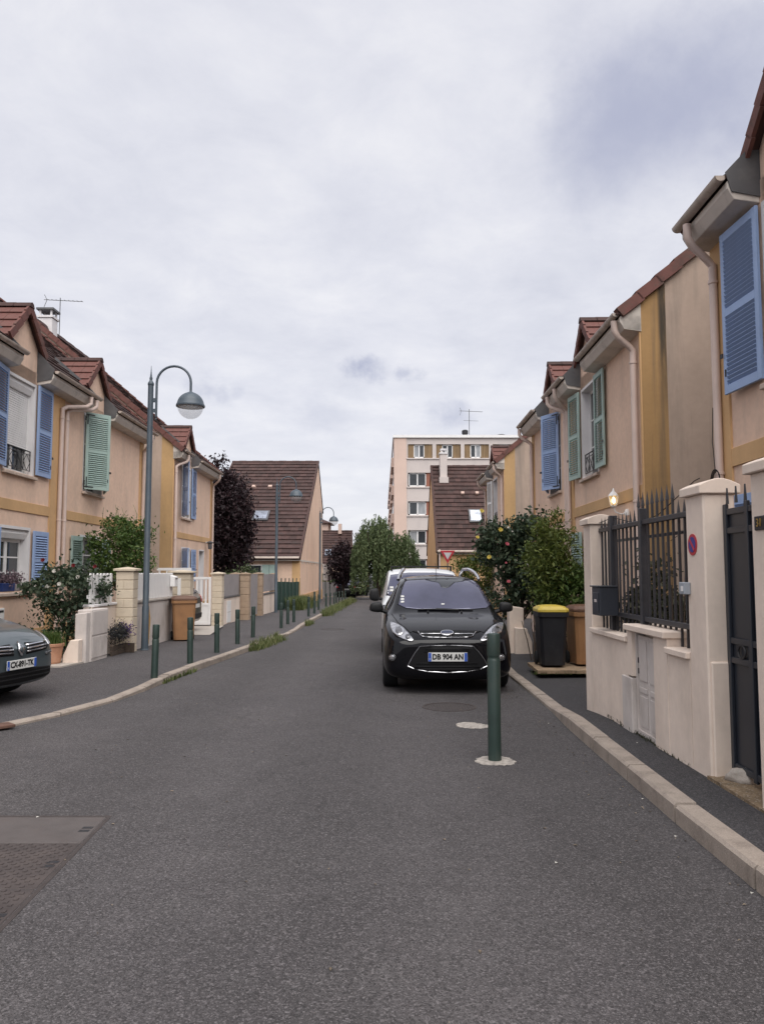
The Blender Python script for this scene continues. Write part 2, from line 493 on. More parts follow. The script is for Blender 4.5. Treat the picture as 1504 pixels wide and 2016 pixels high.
# left kerb line: its road edge, from the near curve to the far junction
KL = [(-12.0, 5.3), (-8.0, 5.9), (-6.0, 6.5), (-4.75, 7.35), (-4.05, 8.15), (-3.62, 9.25), (-3.38, 10.5), (-3.30, 12.0), (-3.17, 13.8),
      (-2.98, 16.1), (-2.74, 19.3), (-2.60, 23), (-2.55, 29.4), (-2.45, 38), (-2.22, 50), (-2.15, 58), (-2.8, 61), (-4.6, 62.6), (-12, 63.2)]
HL = [(0, 0.045), (10.2, 0.045), (12.2, 0.11), (20.5, 0.11), (21.5, 0.06), (24, 0.06), (25, 0.11), (70, 0.11)]   # its height over the road

def resample(pts, step):
    pts = [Vector((*p, 0)) for p in pts]
    out = [pts[0]]; acc = 0.0
    fine = []
    for i in range(len(pts) - 1):         # Catmull-Rom
        p0, p1, p2, p3 = pts[max(i - 1, 0)], pts[i], pts[i + 1], pts[min(i + 2, len(pts) - 1)]
        for k in range(24):
            s = k / 24
            fine.append(0.5 * ((2 * p1) + (p2 - p0) * s + (2 * p0 - 5 * p1 + 4 * p2 - p3) * s * s + (3 * p1 - p0 - 3 * p2 + p3) * s ** 3))
    fine.append(pts[-1])
    for a, b in zip(fine, fine[1:]):
        acc += (b - a).length
        if acc >= step:
            out.append(b); acc = 0.0
    return out

def kerb(name, line, hfun, width, inward, mat='kerb_stone', gap=0.012):
    st = struct(name)
    for a, b in zip(line, line[1:]):
        d = (b - a).normalized()
        nrm = Vector((-d.y, d.x, 0)) * inward
        a2, b2 = a + d * gap, b - d * gap
        mb = MB()
        j = rnd.uniform(-0.006, 0.006)
        bev = 0.018
        prof = lambda p: [p + Vector((0, 0, gz(p.y) - 0.12)), p + Vector((0, 0, gz(p.y) + hfun(p.y) - bev + j)), p + nrm * bev + Vector((0, 0, gz(p.y) + hfun(p.y) + j)),
                          p + nrm * (width - 0.006) + Vector((0, 0, gz(p.y) + hfun(p.y) + j)), p + nrm * width + Vector((0, 0, gz(p.y) - 0.12))]
        A, B = prof(a2), prof(b2)
        n = len(A)
        mb.add(A + B, [tuple(range(n)), tuple(range(2 * n - 1, n - 1, -1))] + [(i, (i + 1) % n, (i + 1) % n + n, i + n) for i in range(n)])
        mk('kerb_stone', mb, mat, st)
    mb = MB()                              # mortar under and between the stones
    for a, b in zip(line, line[1:]):
        d = (b - a).normalized(); nrm = Vector((-d.y, d.x, 0)) * inward
        q = [p + nrm * o + Vector((0, 0, gz(p.y) + z)) for p in (a, b) for o, z in ((0.012, -0.1), (0.012, hfun(p.y) - 0.02), (width - 0.01, hfun(p.y) - 0.02))]
        mb.add(q, [(0, 1, 4, 3), (1, 2, 5, 4)])
    mk('mortar', mb, 'dark_asphalt', st)
    return st

linL = resample(KL, 1.0)
kerb('kerb_left', linL, lambda y: lerp_tab(HL, y), 0.13, 1)
# left pavement and the yards behind it, one sheet from the kerb to the houses
mb = MB()
fineL = resample(KL, 0.5)
for a, b in zip(fineL, fineL[1:]):
    for p in (a, b):
        pass
    da = (b - a).normalized(); nr = Vector((-da.y, da.x, 0))
    qa, qb = a + nr * 0.12, b + nr * 0.12
    za, zb = gz(qa.y) + lerp_tab(HL, a.y) - 0.008, gz(qb.y) + lerp_tab(HL, b.y) - 0.008
    if a.y > 7.2 and a.x > -6 and b.y < 62:
        for x0, x1 in ((0, 1),):
            mb.add([(qa.x, qa.y, za), (qb.x, qb.y, zb), (-5.3, qb.y, zb), (-5.3, qa.y, za)], [(0, 1, 2, 3)])
            mb.add([(-5.3, qa.y, za), (-5.3, qb.y, zb), (-30, qb.y, gz(qb.y) + 0.1), (-30, qa.y, gz(qa.y) + 0.1)], [(0, 1, 2, 3)])
mb.add([(-30, 5.9, gz(6) + .04), (-6.2, 6.5, gz(6) + .04), (-4.85, 7.35, gz(7.3) + .04), (-5.3, 7.5, gz(7.4) + 0.04), (-30, 7.5, gz(7.4) + .04)], [(0, 1, 2, 3, 4)])
pl = mk('pavement_left', mb, 'pavement_asphalt'); tag(pl, kind='structure')

KR = [(1.90, -3.0), (1.90, 3.4), (1.90, 5.0), (1.93, 6.5), (1.97, 8.4), (2.03, 9.6), (2.06, 12.8), (2.12, 17), (2.2, 24), (2.35, 34), (2.5, 46), (2.55, 56), (3.2, 60.2), (5, 62.4), (14, 63)]
HR = [(-4, 0.125), (8.3, 0.125), (9.3, 0.055), (13, 0.05), (14, 0.11), (70, 0.11)]
linR = resample(KR, 1.02)
kerb('kerb_right', linR, lambda y: lerp_tab(HR, y), 0.15, -1)
mb = MB()
fineR = resample(KR, 0.5)
for a, b in zip(fineR, fineR[1:]):
    if b.y < 62 and a.x < 4:
        za, zb = gz(a.y) + lerp_tab(HR, a.y) - 0.008, gz(b.y) + lerp_tab(HR, b.y) - 0.008
        mb.add([(a.x + .14, a.y, za), (b.x + .14, b.y, zb), (b.x + 0.9, b.y, zb + 0.01), (a.x + 0.9, a.y, za + 0.01)], [(0, 1, 2, 3)])
        mb.add([(a.x + 0.9, a.y, za + 0.01), (b.x + 0.9, b.y, zb + 0.01), (30, b.y, gz(b.y) + .13), (30, a.y, gz(a.y) + .13)], [(0, 1, 2, 3)])
pr = mk('pavement_right', mb, 'dark_asphalt'); tag(pr, kind='structure')
# far side of the junction
mb = MB()
mb.box(-40, 40, 66.4, 66.56, gz(66) - .1, gz(66) + .11)
tag(mk('kerb_far', mb, 'kerb_stone'), kind='structure')
mb = MB(); mb.quad((-40, 66.56, gz(66) + .10), (40, 66.56, gz(66) + .10), (40, 70, gz(70) + .12), (-40, 70, gz(70) + .12))
tag(mk('pavement_far', mb, 'pavement_asphalt'), kind='structure')
# ================================================================== terrace houses
FL = frame((-7.0, 0, 0), (-.01125, 1), (1, .01125))
FC = frame((-6.85, 0, 0), (-.01125, 1), (1, .01125))
FRT = frame((4.0, 0, 0), (.0152, 1), (-1, .0152))
FN_ = frame((3.86, 0, 0), (.0152, 1), (-1, .0152))
FF_ = frame((4.2, 0, 0), (.0152, 1), (-1, .0152))
PITCH = 0.86
EW, EZ = 0.36, 5.79                         # roof edge: outreach and height
DEPTH = 9.9

def frot(M):
    """proper rotation (columns dir, normal, up) for pieces that look the same mirrored"""
    d, n, z = M.col[0].to_3d(), M.col[1].to_3d(), Vector((0, 0, 1))
    return d, n, z

def tile_block(L, Wd, th):
    """one flat interlocking tile: x = width, y = down the slope, z = up"""
    mb = MB()
    a, b = -Wd / 2, Wd / 2
    mb.add([(a, 0, 0), (b, 0, 0), (b, L, th * .9), (a, L, th * .9), (a, 0, -th * .8), (b, 0, -th * .8), (b, L, -th * .35), (a, L, -th * .35)],
           [(0, 3, 2, 1), (3, 7, 6, 2), (0, 4, 7, 3), (1, 2, 6, 5)])
    return mb

def tile_rows(mb, P0, du, dn, up, ncol, nrow, cw, rl, skip=None, th=0.032):
    """rows of tiles: P0 eave corner, du along the eave, dn up the slope, up normal"""
    for r in range(nrow):
        for c in range(ncol + r % 2):
            cu = (c + 0.5 - (0.5 if r % 2 else 0)) * cw
            top = P0 + du * cu + dn * ((r + 1) * rl)
            if skip and skip(cu, (r + 0.5) * rl):
                continue
            j = rnd.uniform(-.009, .010)
            a, b, L = max(-cw / 2 + .004, -cu), min(cw / 2 - .004, ncol * cw - cu), rl + 0.05
            q = [top + du * a, top + du * b, top + du * b - dn * L + up * (th + j), top + du * a - dn * L + up * (th + j)]
            q2 = [top + du * a - up * .03, top + du * b - up * .03, top + du * b - dn * L - up * .012, top + du * a - dn * L - up * .012]
            mb.add(q + q2, [(0, 1, 2, 3), (3, 2, 6, 7), (0, 3, 7, 4), (1, 5, 6, 2)])

TILE_ME = mesh('roof_tile', tile_block(0.33, 0.30, 0.036), 'tile_red')
SLAT_ME = {}

def wall_grid(mb, M, u0, u1, z0, z1, holes, w=0.0, thick=0.28):
    us = sorted({u0, u1, *[h[0] for h in holes], *[h[1] for h in holes]})
    zs = sorted({z0, z1, *[h[2] for h in holes], *[h[3] for h in holes]})
    for a, b in zip(us, us[1:]):
        for c, d in zip(zs, zs[1:]):
            if any(h[0] <= (a + b) / 2 <= h[1] and h[2] <= (c + d) / 2 <= h[3] for h in holes):
                continue
            mb.quad((a, w, c), (b, w, c), (b, w, d), (a, w, d), M)
    for a, b, c, d in holes:
        for p, q in (((a, c), (b, c)), ((b, c), (b, d)), ((b, d), (a, d)), ((a, d), (a, c))):
            mb.quad((p[0], w, p[1]), (q[0], w, q[1]), (q[0], w - thick, q[1]), (p[0], w - thick, p[1]), M)

def leaf_mesh(Wd, H, mid=0.5):
    """louvred shutter leaf frame, hinge on x=0, thickness in y"""
    mb = MB(); t = 0.018; s = 0.075
    mb.box(0, s, -t, t, 0, H); mb.box(Wd - s, Wd, -t, t, 0, H)
    for a, b in ((0, 0.10), (H * mid - .045, H * mid + .045), (H - .10, H)):
        mb.box(s, Wd - s, -t * .95, t * .95, a, b)
    return mb

def shutter(house, M, hu, sgn, ang, z0, z1, Wd, mat, slats=True, hard=True, hw=0.055, holder=True, rev=False):
    d, n, z = frot(M)
    ca, sa = math.cos(ang), math.sin(ang)
    ax = d * (sgn * ca) + n * sa
    ay = z.cross(ax)
    H = z1 - z0
    P = (M @ Vector((hu, hw, z0))) - org(house)
    key = (round(Wd, 3), round(H, 3), mat)
    if key not in SLAT_ME:
        mb = MB(); t = R(45)
        L = Wd - 0.15
        c, s_ = math.cos(t), math.sin(t)
        hw_, th = 0.034, 0.0045
        pts = [(c * -th - s_ * hw_, s_ * -th * 0 - c * hw_), ]
        # a thin board tilted about its length
        v = []
        for x in (0, L):
            for yy, zz in ((-hw_, -th), (hw_, -th), (hw_, th), (-hw_, th)):
                v.append((x, yy * c - zz * s_, yy * s_ + zz * c))
        mb.add(v, [(0, 1, 2, 3), (7, 6, 5, 4), (0, 4, 5, 1), (1, 5, 6, 2), (2, 6, 7, 3), (3, 7, 4, 0)])
        me_f = mesh('shutter', leaf_mesh(Wd, H), mat)
        me_s = mesh('slat', mb, mat)
        zsl = []
        for a, b in ((0.10, H * .5 - .045), (H * .5 + .045, H - .10)):
            k = max(2, int((b - a) / 0.047)); p = (b - a) / k
            zsl += [a + p * (i + .5) for i in range(k)]
        mj = MB()
        for q in zsl:
            mj.add(v, [(0, 1, 2, 3), (7, 6, 5, 4), (0, 4, 5, 1), (1, 5, 6, 2), (2, 6, 7, 3), (3, 7, 4, 0)], Matrix.Translation((0.075, 0, q)))
        SLAT_ME[key] = (me_f, me_s, zsl, mesh('slats', mj, mat))
    me_f, me_s, zsl, me_j = SLAT_ME[key]
    o = inst('shutter', me_f, rotm(ax, ay, z, P), house)
    bv = o.modifiers.new('bevel', 'BEVEL'); bv.width = 0.004; bv.segments = 1
    out = 1 if ay.dot(n) > 0 else -1
    flip = Matrix.Identity(4) if out > 0 else Matrix.Diagonal((1, -1, 1, 1))
    if slats:
        for q in zsl:
            Mx = Matrix.Translation((0.075, 0, q)) @ Matrix.Rotation(R(-90) if (out > 0) != rev else 0, 4, 'X')
            inst('slat', me_s, Mx, o)
    else:
        j = inst('slats', me_j, Matrix.Identity(4), o); j['kind'] = 'stuff'
    if hard:
        mb = MB()
        for q, dz in ((0.06, 1), (H - .06, -1)):
            y = 0.02 * out
            mb.box(-.02, .22, min(y, y + .006 * out), max(y, y + .006 * out), q - .013, q + .013)
            mb.box(.022, .048, min(y, y + .0075 * out), max(y, y + .0075 * out), min(q, q + .24 * dz), max(q, q + .24 * dz))
            mb.tube([(-.012, y * .5, q + .1 * dz - .05), (-.012, y * .5, q + .1 * dz + .05)], .016, 6)
        ho = inst('hinge_straps', mesh('hinge_straps', mb, 'iron'), Matrix.Identity(4), o)
    if holder:
        mb = MB(); y = 0.03 * out
        mb.box(Wd - .02, Wd + .03, min(y, y + .012 * out), max(y, y + .012 * out), .42, .47)
        mb.box(Wd - .06, Wd - .045, min(.02 * out, .03 * out), max(.02 * out, .03 * out), .2, .28)
        inst('latch', mesh('latch', mb, 'iron'), Matrix.Identity(4), o)
    return o

def window(house, M, c, wd, z0, z1, kind='french', lintel=True):
    u0, u1 = c - wd / 2, c + wd / 2
    mb = MB()                                # white lined reveal, standing 6 mm proud
    e = 0.045
    for a, b, p, q in ((u0 - e, u0 + .012, z0 - .0, z1 + e), (u1 - .012, u1 + e, z0 - .0, z1 + e), (u0 + .012, u1 - .012, z1 - .012, z1 + e)):
        mb.box(a, b, -.27, .006, p, q, M)
    mk('window_reveal', mb, 'reveal', house)
    mb = MB(); mb.prism([(u0 - .09, -.2, z0 + .012), (u0 - .09, .075, z0 - .025), (u0 - .09, .075, z0 - .085), (u0 - .09, -.2, z0 - .085)], (wd + .18, 0, 0), M)
    mk('sill', mb, 'sill_stone', house, bevel=.008)
    zt = z1 - .012
    box_h = 0.0
    if kind in ('blind', 'casement'):
        box_h = .19
        mb = MB(); mb.prism([(u0 + .013, -.24, zt), (u0 + .013, -.05, zt), (u0 + .013, -.035, zt - .08), (u0 + .013, -.08, zt - box_h), (u0 + .013, -.24, zt - box_h)], (wd - .026, 0, 0), M)
        mk('shutter_box', mb, 'white_paint', house, bevel=.01)
    fr = MB(); w0, w1 = -.215, -.165
    a, b, p, q = u0 + .014, u1 - .014, z0 + .013, zt - box_h - .002
    t = .06
    mid = (a + b) / 2
    for x0, x1, y0, y1 in ((a, a + t, p, q), (b - t, b, p, q), (a + t, b - t, p, p + t), (a + t, b - t, q - t, q), (mid - .05, mid + .05, p + t, q - t)):
        fr.box(x0, x1, w0, w1, y0, y1, M)
    win = mk('window', fr, 'white_paint', house, bevel=.006)
    cols = ((a + t, mid - .05), (mid + .05, b - t))
    rows = 3
    g = 'glass_curtain' if kind == 'curtain' else 'glass_dark'
    for x0, x1 in cols:
        for k in range(rows):
            y0 = p + t + (q - p - 2 * t) * k / rows; y1 = p + t + (q - p - 2 * t) * (k + 1) / rows
            mb = MB(); mb.box(x0 - .005, x1 + .005, -.196, -.188, y0 + (.012 if k else -.004), y1 - (.012 if k < rows - 1 else -.004), M)
            mk('pane', mb, g, win)
            if k:
                mb = MB(); mb.box(x0, x1, -.2, -.174, y0 - .014, y0 + .014, M)
                mk('glazing_bar', mb, 'white_paint', win)
    if kind == 'blind':                      # roller blind let down over two thirds
        mb = MB()
        zb = p + (q - p) * .30
        k = int((q - zb) / .045)
        for i in range(k):
            zz = q - (i + 1) * .045
            mb.prism([(a + .03, -.135, zz), (a + .03, -.122, zz + .008), (a + .03, -.122, zz + .036), (a + .03, -.135, zz + .044)], (b - a - .06, 0, 0), M)
        s_ = mk('roller_blind', mb, 'white_paint', house)
        mb = MB()
        for x0, x1 in ((a, a + .03), (b - .03, b)):
            mb.box(x0, x1, -.15, -.11, p, q, M)
        mk('guide_rail', mb, 'white_paint', house)
    return win

def guard_rail(house, M, c, wd, z0, h=.50):
    mb = MB(); u0, u1 = c - wd / 2 + .015, c + wd / 2 - .015
    w = -.055; r = .0085
    P = lambda u, z: M @ Vector((u, w, z))
    zt, zb = z0 + h, z0 + .10
    zm = (zb + zt - .05) / 2
    for zz, rr in ((zt, .013), (zt - .07, r), (zb, r)):
        mb.tube([P(u0, zz), P(u1, zz)], rr, 6)
    k = 4
    for i in range(k + 1):
        u = u0 + (u1 - u0) * i / k
        mb.tube([P(u, zb), P(u, zt)], r, 6)
        if i < k:
            v = u0 + (u1 - u0) * (i + 1) / k
            if i % 2 == 0:
                mb.tube([P(u, zb), P(v, zt - .07)], r * .8, 5); mb.tube([P(v, zb), P(u, zt - .07)], r * .8, 5)
            else:
                m_ = (u + v) / 2
                mb.tube([P(m_, zb), P(v, zm), P(m_, zt - .07), P(u, zm), P(m_, zb)], r * .8, 5)
    return mk('guard_rail', mb, 'iron', house, smooth=40)

def downpipe(house, M, u, ug, z_end, r=.048, name='downpipe'):
    mb = MB()
    P = lambda *a: M @ Vector(a)
    mb.tube([P(ug, EW + .045, 5.66), P(ug, EW + .04, 5.50), P(ug + (u - ug) * .15, EW - .02, 5.40), P(u - (u - ug) * .12, .14, 5.27), P(u, .075, 5.20), P(u, .075, 5.05), P(u, .075, z_end)], r, 12)
    for zz in (5.0, 2.72, 1.35):
        if zz > z_end:
            mb.lathe([(r, -.02), (r + .01, -.016), (r + .01, .016), (r, .02)], P(u, .075, zz), 12)
    return mk(name, mb, 'pipe', house, smooth=40)

def gutter_run(house, M, u0, u1):
    mb = MB(); n = 9; r = .062
    cw, cz = EW + .042, EZ - .03
    vo = [(cw + r * math.cos(PI + PI * k / n), cz + r * math.sin(PI + PI * k / n)) for k in range(n + 1)]
    vi = [(cw + (r - .007) * math.cos(PI + PI * k / n), cz + (r - .007) * math.sin(PI + PI * k / n)) for k in range(n, -1, -1)]
    mb.prism([(u0, a, b) for a, b in vo + vi], (u1 - u0, 0, 0), M)
    for uu in (u0, u1 - .008):               # end caps
        mb.prism([(uu, a, b) for a, b in vo], (.008, 0, 0), M)
    k = max(1, int((u1 - u0) / 1.1))
    for i in range(1, k):                    # joints
        uu = u0 + (u1 - u0) * i / k
        vv = [(cw + (r + .005) * math.cos(PI + PI * j / n), cz + (r + .005) * math.sin(PI + PI * j / n)) for j in range(n + 1)]
        mb.prism([(uu, a, b) for a, b in vv + vi], (.04, 0, 0), M)
    o = mk('gutter', mb, 'gutter', house, smooth=40)
    mb = MB()                                # soffit box under the roof edge
    mb.prism([(u0, .0, 5.46), (u0, EW - .09, 5.50), (u0, EW - .02, 5.62), (u0, EW - .02, 5.70), (u0, .0, 5.72)], (u1 - u0, 0, 0), M)
    mk('soffit', mb, 'soffit', house, bevel=.006)
    return o

def dormer(house, M, c, roof, peak, hw=.66, ov=.17, fw=.0, tiles=True):
    zf = lambda w: EZ + PITCH * (EW - w)     # main roof surface
    ze = peak - (hw + ov) * 1.02
    wb = EW - (peak - EZ) / PITCH
    zw = peak - .10 - hw * 1.02              # wall top at its sides
    mb = MB()
    mb.prism([(c - hw, .0, 5.40), (c + hw, .0, 5.40), (c + hw, .0, zw), (c, .0, peak - .10), (c - hw, .0, zw)], (0, -.2, 0), M)
    for s in (-1, 1):
        x0, x1 = sorted((c + s * hw, c + s * (hw - .12)))
        mb.prism([(x0, -.2, 5.40), (x0, -.2, zw), (x0, -1.0, zw)], (x1 - x0, 0, 0), M)
    dm = mk('dormer', mb, 'peach', house)
    for s in (-1, 1):                        # zinc cheeks where the eaves stop against the dormer
        mb = MB()
        u = c + s * (hw + .012)
        mb.prism([(u, .0, 5.52), (u, EW - .06, 5.58), (u, EW + .0, EZ + .0), (u, .0, zf(0) + .07), (u, -.75, zf(-.75) + .07), (u, -.75, 5.9)], (s * .012, 0, 0), M)
        mk('flashing', mb, 'zinc', house)
    # roof of the dormer
    deck = MB()
    wf = .10 + fw
    for s in (-1, 1):
        deck.prism([(c, wf, peak - .05), (c + s * (hw + ov), wf, ze - .05), (c + s * (hw + ov), wf, ze - .085), (c, wf, peak - .085)], (0, wb - wf - .35, 0), M)
    dr = mk('dormer_roof', deck, 'tile_brown', house)
    d, n, z = frot(M)
    slope = Vector((1, 1.02)).normalized()
    sl = (hw + ov) * math.sqrt(1 + 1.02 ** 2)
    rl = sl / 4
    for s in (-1, 1):
        dn = (d * s * slope.x - z * slope.y).normalized()     # down the dormer slope
        wv = -n                                               # along its ridge, inwards
        upv = (d * s * slope.y + z * slope.x).normalized()
        ax = wv if wv.cross(dn).dot(upv) > 0 else -wv
        for r in range(4):
            ncol = 4
            for k in range(ncol):
                wpos = wf + .015 - .30 * (k + .5)
                zc = peak - slope.y * rl * (r + .5)
                if wpos < EW - (zc - EZ) / PITCH - .25:
                    continue
                P = (M @ Vector((c, wpos, peak - .035))) + dn * (rl * r) - org(house)
                Mx = rotm(ax, dn, upv, P + upv * .004) @ Matrix.Diagonal((.98, (rl + .04) / .33, 1, 1))
                inst('roof_tile', TILE_ME, Mx, dr)
        # verge board tiles down the front edge
        for r in range(4):
            q0 = (M @ Vector((c, wf, peak + .0))) + dn * (rl * r - .005); q1 = q0 + dn * (rl + .02)
            mbv = MB()
            nn = n
            l_ = [q0 + upv * .012, q1 + upv * .034, q1 + upv * .034 + nn * .045, q0 + upv * .012 + nn * .045]
            l2 = [p - upv * .15 for p in l_]
            mbv.add(l_ + l2, [(0, 1, 2, 3), (7, 6, 5, 4), (0, 4, 5, 1), (1, 5, 6, 2), (2, 6, 7, 3), (3, 7, 4, 0)])
            mk('verge_tile', mbv, 'tile_red', dr)
    k = 4
    for i in range(k):                       # ridge tiles
        w1 = wf + .06 - i * .33; w0 = w1 - .35
        mbv = MB()
        pr_ = [(c - .11, w1, peak - .075), (c - .06, w1, peak + .005), (c, w1, peak + .03 + .004 * (i % 2)), (c + .06, w1, peak + .005), (c + .11, w1, peak - .075)]
        mbv.prism(pr_, (0, w0 - w1, 0), M)
        mk('ridge_tile', mbv, 'tile_brown', dr)
    return dm

def house(name, label, cat, M, u0, u1, wins, base_u, peak, near_gable=False, far_gable=False, pil=(0, 0), back_roof=True, tint='peach', group=None, z0=-1.0, near_strip=True, mainroof=True):
    """wins: dicts c, wd, kind; returns the house with wall, bands, roof, dormers, windows"""
    loc = M @ Vector((base_u, -.2, gz(base_u)))
    H = thing(name, label, cat, loc, group)
    holes = []
    for w in wins:
        holes.append((w['c'] - w['wd'] / 2, w['c'] + w['wd'] / 2, w['z0'], w['z1']))
    dc = [w['c'] for w in wins if w.get('dormer')]
    mb = MB()
    wall_grid(mb, M, u0, u1, z0, 5.70, holes)
    gp = lambda u: [(u, 0, z0), (u, 0, 6.02), (u, -DEPTH / 2, 6.02 + PITCH * DEPTH / 2), (u, -DEPTH, 6.02), (u, -DEPTH, z0)]
    mb.add(gp(u0), [(0, 1, 2, 3, 4)], M)
    mb.add(gp(u1), [(0, 1, 2, 3, 4)], M)
    mb.quad((u0, -DEPTH, z0), (u1, -DEPTH, z0), (u1, -DEPTH, 6.02), (u0, -DEPTH, 6.02), M)
    wl_ = mk('wall', mb, tint, H)
    # dark rooms behind the openings
    mb = MB(); mb.box(u0 + .05, u1 - .05, -3.2, -3.1, z0, 5.9, M)
    mk('inner_wall', mb, 'glass_curtain', H)
    # ochre trim: band between storeys and corner strips
    a, b = u0 + pil[0], u1 - pil[1]
    mb = MB(); mb.box(a, b, .0, .022, 2.77, 2.98, M); mk('band', mb, 'ochre', H, bevel=.004)
    for k, (p, q) in enumerate(((u0, u0 + pil[0]), (u1 - pil[1], u1))):
        if q - p > .01:
            mb = MB(); mb.box(p, q, .0, .026, z0, 5.47, M); mk('corner_strip', mb, 'ochre', H)
    mb = MB(); mb.box(a, b, .0, .02, z0, .42, M); mk('plinth', mb, 'ochre', H)
    # gable faces seen from the street
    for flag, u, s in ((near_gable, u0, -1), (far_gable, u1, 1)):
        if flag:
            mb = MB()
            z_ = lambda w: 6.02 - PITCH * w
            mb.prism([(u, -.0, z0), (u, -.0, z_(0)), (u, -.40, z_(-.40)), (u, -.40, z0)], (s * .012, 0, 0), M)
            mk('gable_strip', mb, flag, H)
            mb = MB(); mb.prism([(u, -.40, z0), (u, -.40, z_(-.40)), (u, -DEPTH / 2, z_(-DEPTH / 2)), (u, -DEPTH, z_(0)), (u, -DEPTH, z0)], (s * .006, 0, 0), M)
            mk('gable_face', mb, 'peach_gable_shaded', H)
            mb = MB()                        # eave box end
            mb.prism([(u, .0, 5.46), (u, EW - .09, 5.50), (u, EW - .02, 5.70), (u, .0, 6.05)], (s * .02, 0, 0), M)
            mk('eave_end', mb, 'soffit', H)
    # roof
    d, n, z = frot(M)
    sl = math.sqrt(1 + PITCH ** 2)
    upS = (n * PITCH + z).normalized(); dnU = (-n + z * PITCH).normalized()
    ru0, ru1 = u0 - (.06 if near_gable else 0), u1 + (.06 if far_gable else 0)
    rw = EW + DEPTH / 2
    deck = MB()
    zr = lambda w: EZ + PITCH * (EW - w)
    deck.prism([(ru0, -.08, zr(-.08) - .05), (ru0, -DEPTH / 2, zr(-DEPTH / 2) - .05), (ru0, -DEPTH - EW, EZ - .05), (ru0, -DEPTH - EW, EZ - .09), (ru0, -DEPTH / 2, zr(-DEPTH / 2) - .12), (ru0, -.08, zr(-.08) - .1)], (ru1 - ru0, 0, 0), M)
    segs = []
    x = ru0
    for c in dc:
        segs.append((x, c - .68)); x = c + .68
    segs.append((x, ru1))
    for p, q in segs:
        if q > p:
            deck.prism([(p, EW, EZ - .035), (p, -.08, zr(-.08) - .05), (p, -.08, zr(-.08) - .1), (p, EW, EZ - .075)], (q - p, 0, 0), M)
    rf = mk('roof', deck, 'tile_brown', H)
    mb = MB()
    P0 = M @ Vector((ru0, EW, EZ - .03))
    ncol = int((ru1 - ru0) / .30); cw = (ru1 - ru0) / ncol
    nrow = int(rw * sl / .345)
    def skip(cu, sv):
        w = EW - sv / sl
        return any(abs(ru0 + cu - c) < .80 and w > -.28 for c in dc)
    tile_rows(mb, P0, d, dnU, upS, ncol, nrow, cw, rw * sl / nrow, skip)
    t_ = mk('roof_tiles', mb, 'tile_brown', rf); t_['kind'] = 'stuff'
    mb = MB()
    P1 = M @ Vector((ru0, -DEPTH - EW, EZ - .03))
    tile_rows(mb, P1, d, (n + z * PITCH).normalized(), (-n * PITCH + z).normalized(), ncol, nrow, cw, rw * sl / nrow)
    t_ = mk('roof_tiles', mb, 'tile_brown', rf); t_['kind'] = 'stuff'
    zrg = zr(-DEPTH / 2)
    k = int((ru1 - ru0) / .42)
    for i in range(k):
        a_ = ru0 + (ru1 - ru0) * i / k; b_ = a_ + (ru1 - ru0) / k + .03
        e = .012 * (i % 2) + .01
        mbv = MB()
        mbv.prism([(a_, -DEPTH / 2 + .15, zrg - .10), (a_, -DEPTH / 2 + .09, zrg + .03 + e), (a_, -DEPTH / 2, zrg + .07 + e), (a_, -DEPTH / 2 - .09, zrg + .03 + e), (a_, -DEPTH / 2 - .15, zrg - .10)], (b_ - a_, 0, 0), M)
        mk('ridge_tile', mbv, 'tile_brown', rf)
    for flag, u, s in ((near_gable, ru0, -1), (far_gable, ru1, 1)):
        if flag:                             # stepped verge tiles up the rake
            k = int(rw * sl / .40)
            for i in range(k):
                q0 = (M @ Vector((u, EW + .02, EZ))) + dnU * (rw * sl * i / k); q1 = q0 + dnU * (rw * sl / k + .03)
                A_ = d * s * .03; B_ = -d * s * .16
                l_ = [q0 + A_ + upS * .045, q1 + A_ + upS * .02, q1 + B_ + upS * .02, q0 + B_ + upS * .045]
                l2 = [p - upS * .17 for p in l_]
                mbv = MB(); mbv.add(l_ + l2, [(0, 1, 2, 3), (7, 6, 5, 4), (0, 4, 5, 1), (1, 5, 6, 2), (2, 6, 7, 3), (3, 7, 4, 0)])
                mk('verge_tile', mbv, 'tile_red', rf)
    # eaves, dormers
    x = u0 - (.02 if near_gable else 0)
    for c in dc:
        gutter_run(H, M, x, c - .69); x = c + .69
        dormer(H, M, c, rf, peak)
    gutter_run(H, M, x, u1 + (.02 if far_gable else 0))
    for w in wins:
        window(H, M, w['c'], w['wd'], w['z0'], w['z1'], w.get('kind', 'french'))
        if w.get('rail'):
            guard_rail(H, M, w['c'], w['wd'], w['z0'])
    return H

UP = dict(wd=1.24, z0=3.54, z1=5.40, dormer=True)
GR = dict(wd=1.24, z0=1.20, z1=2.43)
# ---- left row
HA = house('terrace_house', 'peach terrace house at the left edge with open blue shutters and roller blind', 'house', FL, 9.6, 16.855,
           [dict(UP, c=15.05, kind='blind', rail=True), dict(GR, c=15.0, kind='casement')], 13, 6.95, pil=(0, .36), group='peach terrace houses')
shutter(HA, FL, 15.05 + .66, 1, 0, 3.57, 5.45, .70, 'blue_paint', hard=False)
shutter(HA, FL, 15.05 - .66, -1, R(8), 3.57, 5.45, .70, 'blue_paint', hard=False)
shutter(HA, FL, 15.0 + .70, 1, 0, 1.22, 2.42, .70, 'blue_paint', hard=False)
shutter(HA, FL, 15.0 - .70, -1, 0, 1.22, 2.42, .70, 'blue_paint', hard=False)
downpipe(HA, FL, 17.03 - .14, 17.7, -.3)
HB = house('terrace_house', 'peach terrace house with half closed pale green shutters beside the first lamp post', 'house', FL, 16.86, 23.15,
           [dict(UP, c=19.03), dict(GR, c=18.98)], 20, 6.95, pil=(.28, .34), far_gable='ochre_gable_shaded', group='peach terrace houses')
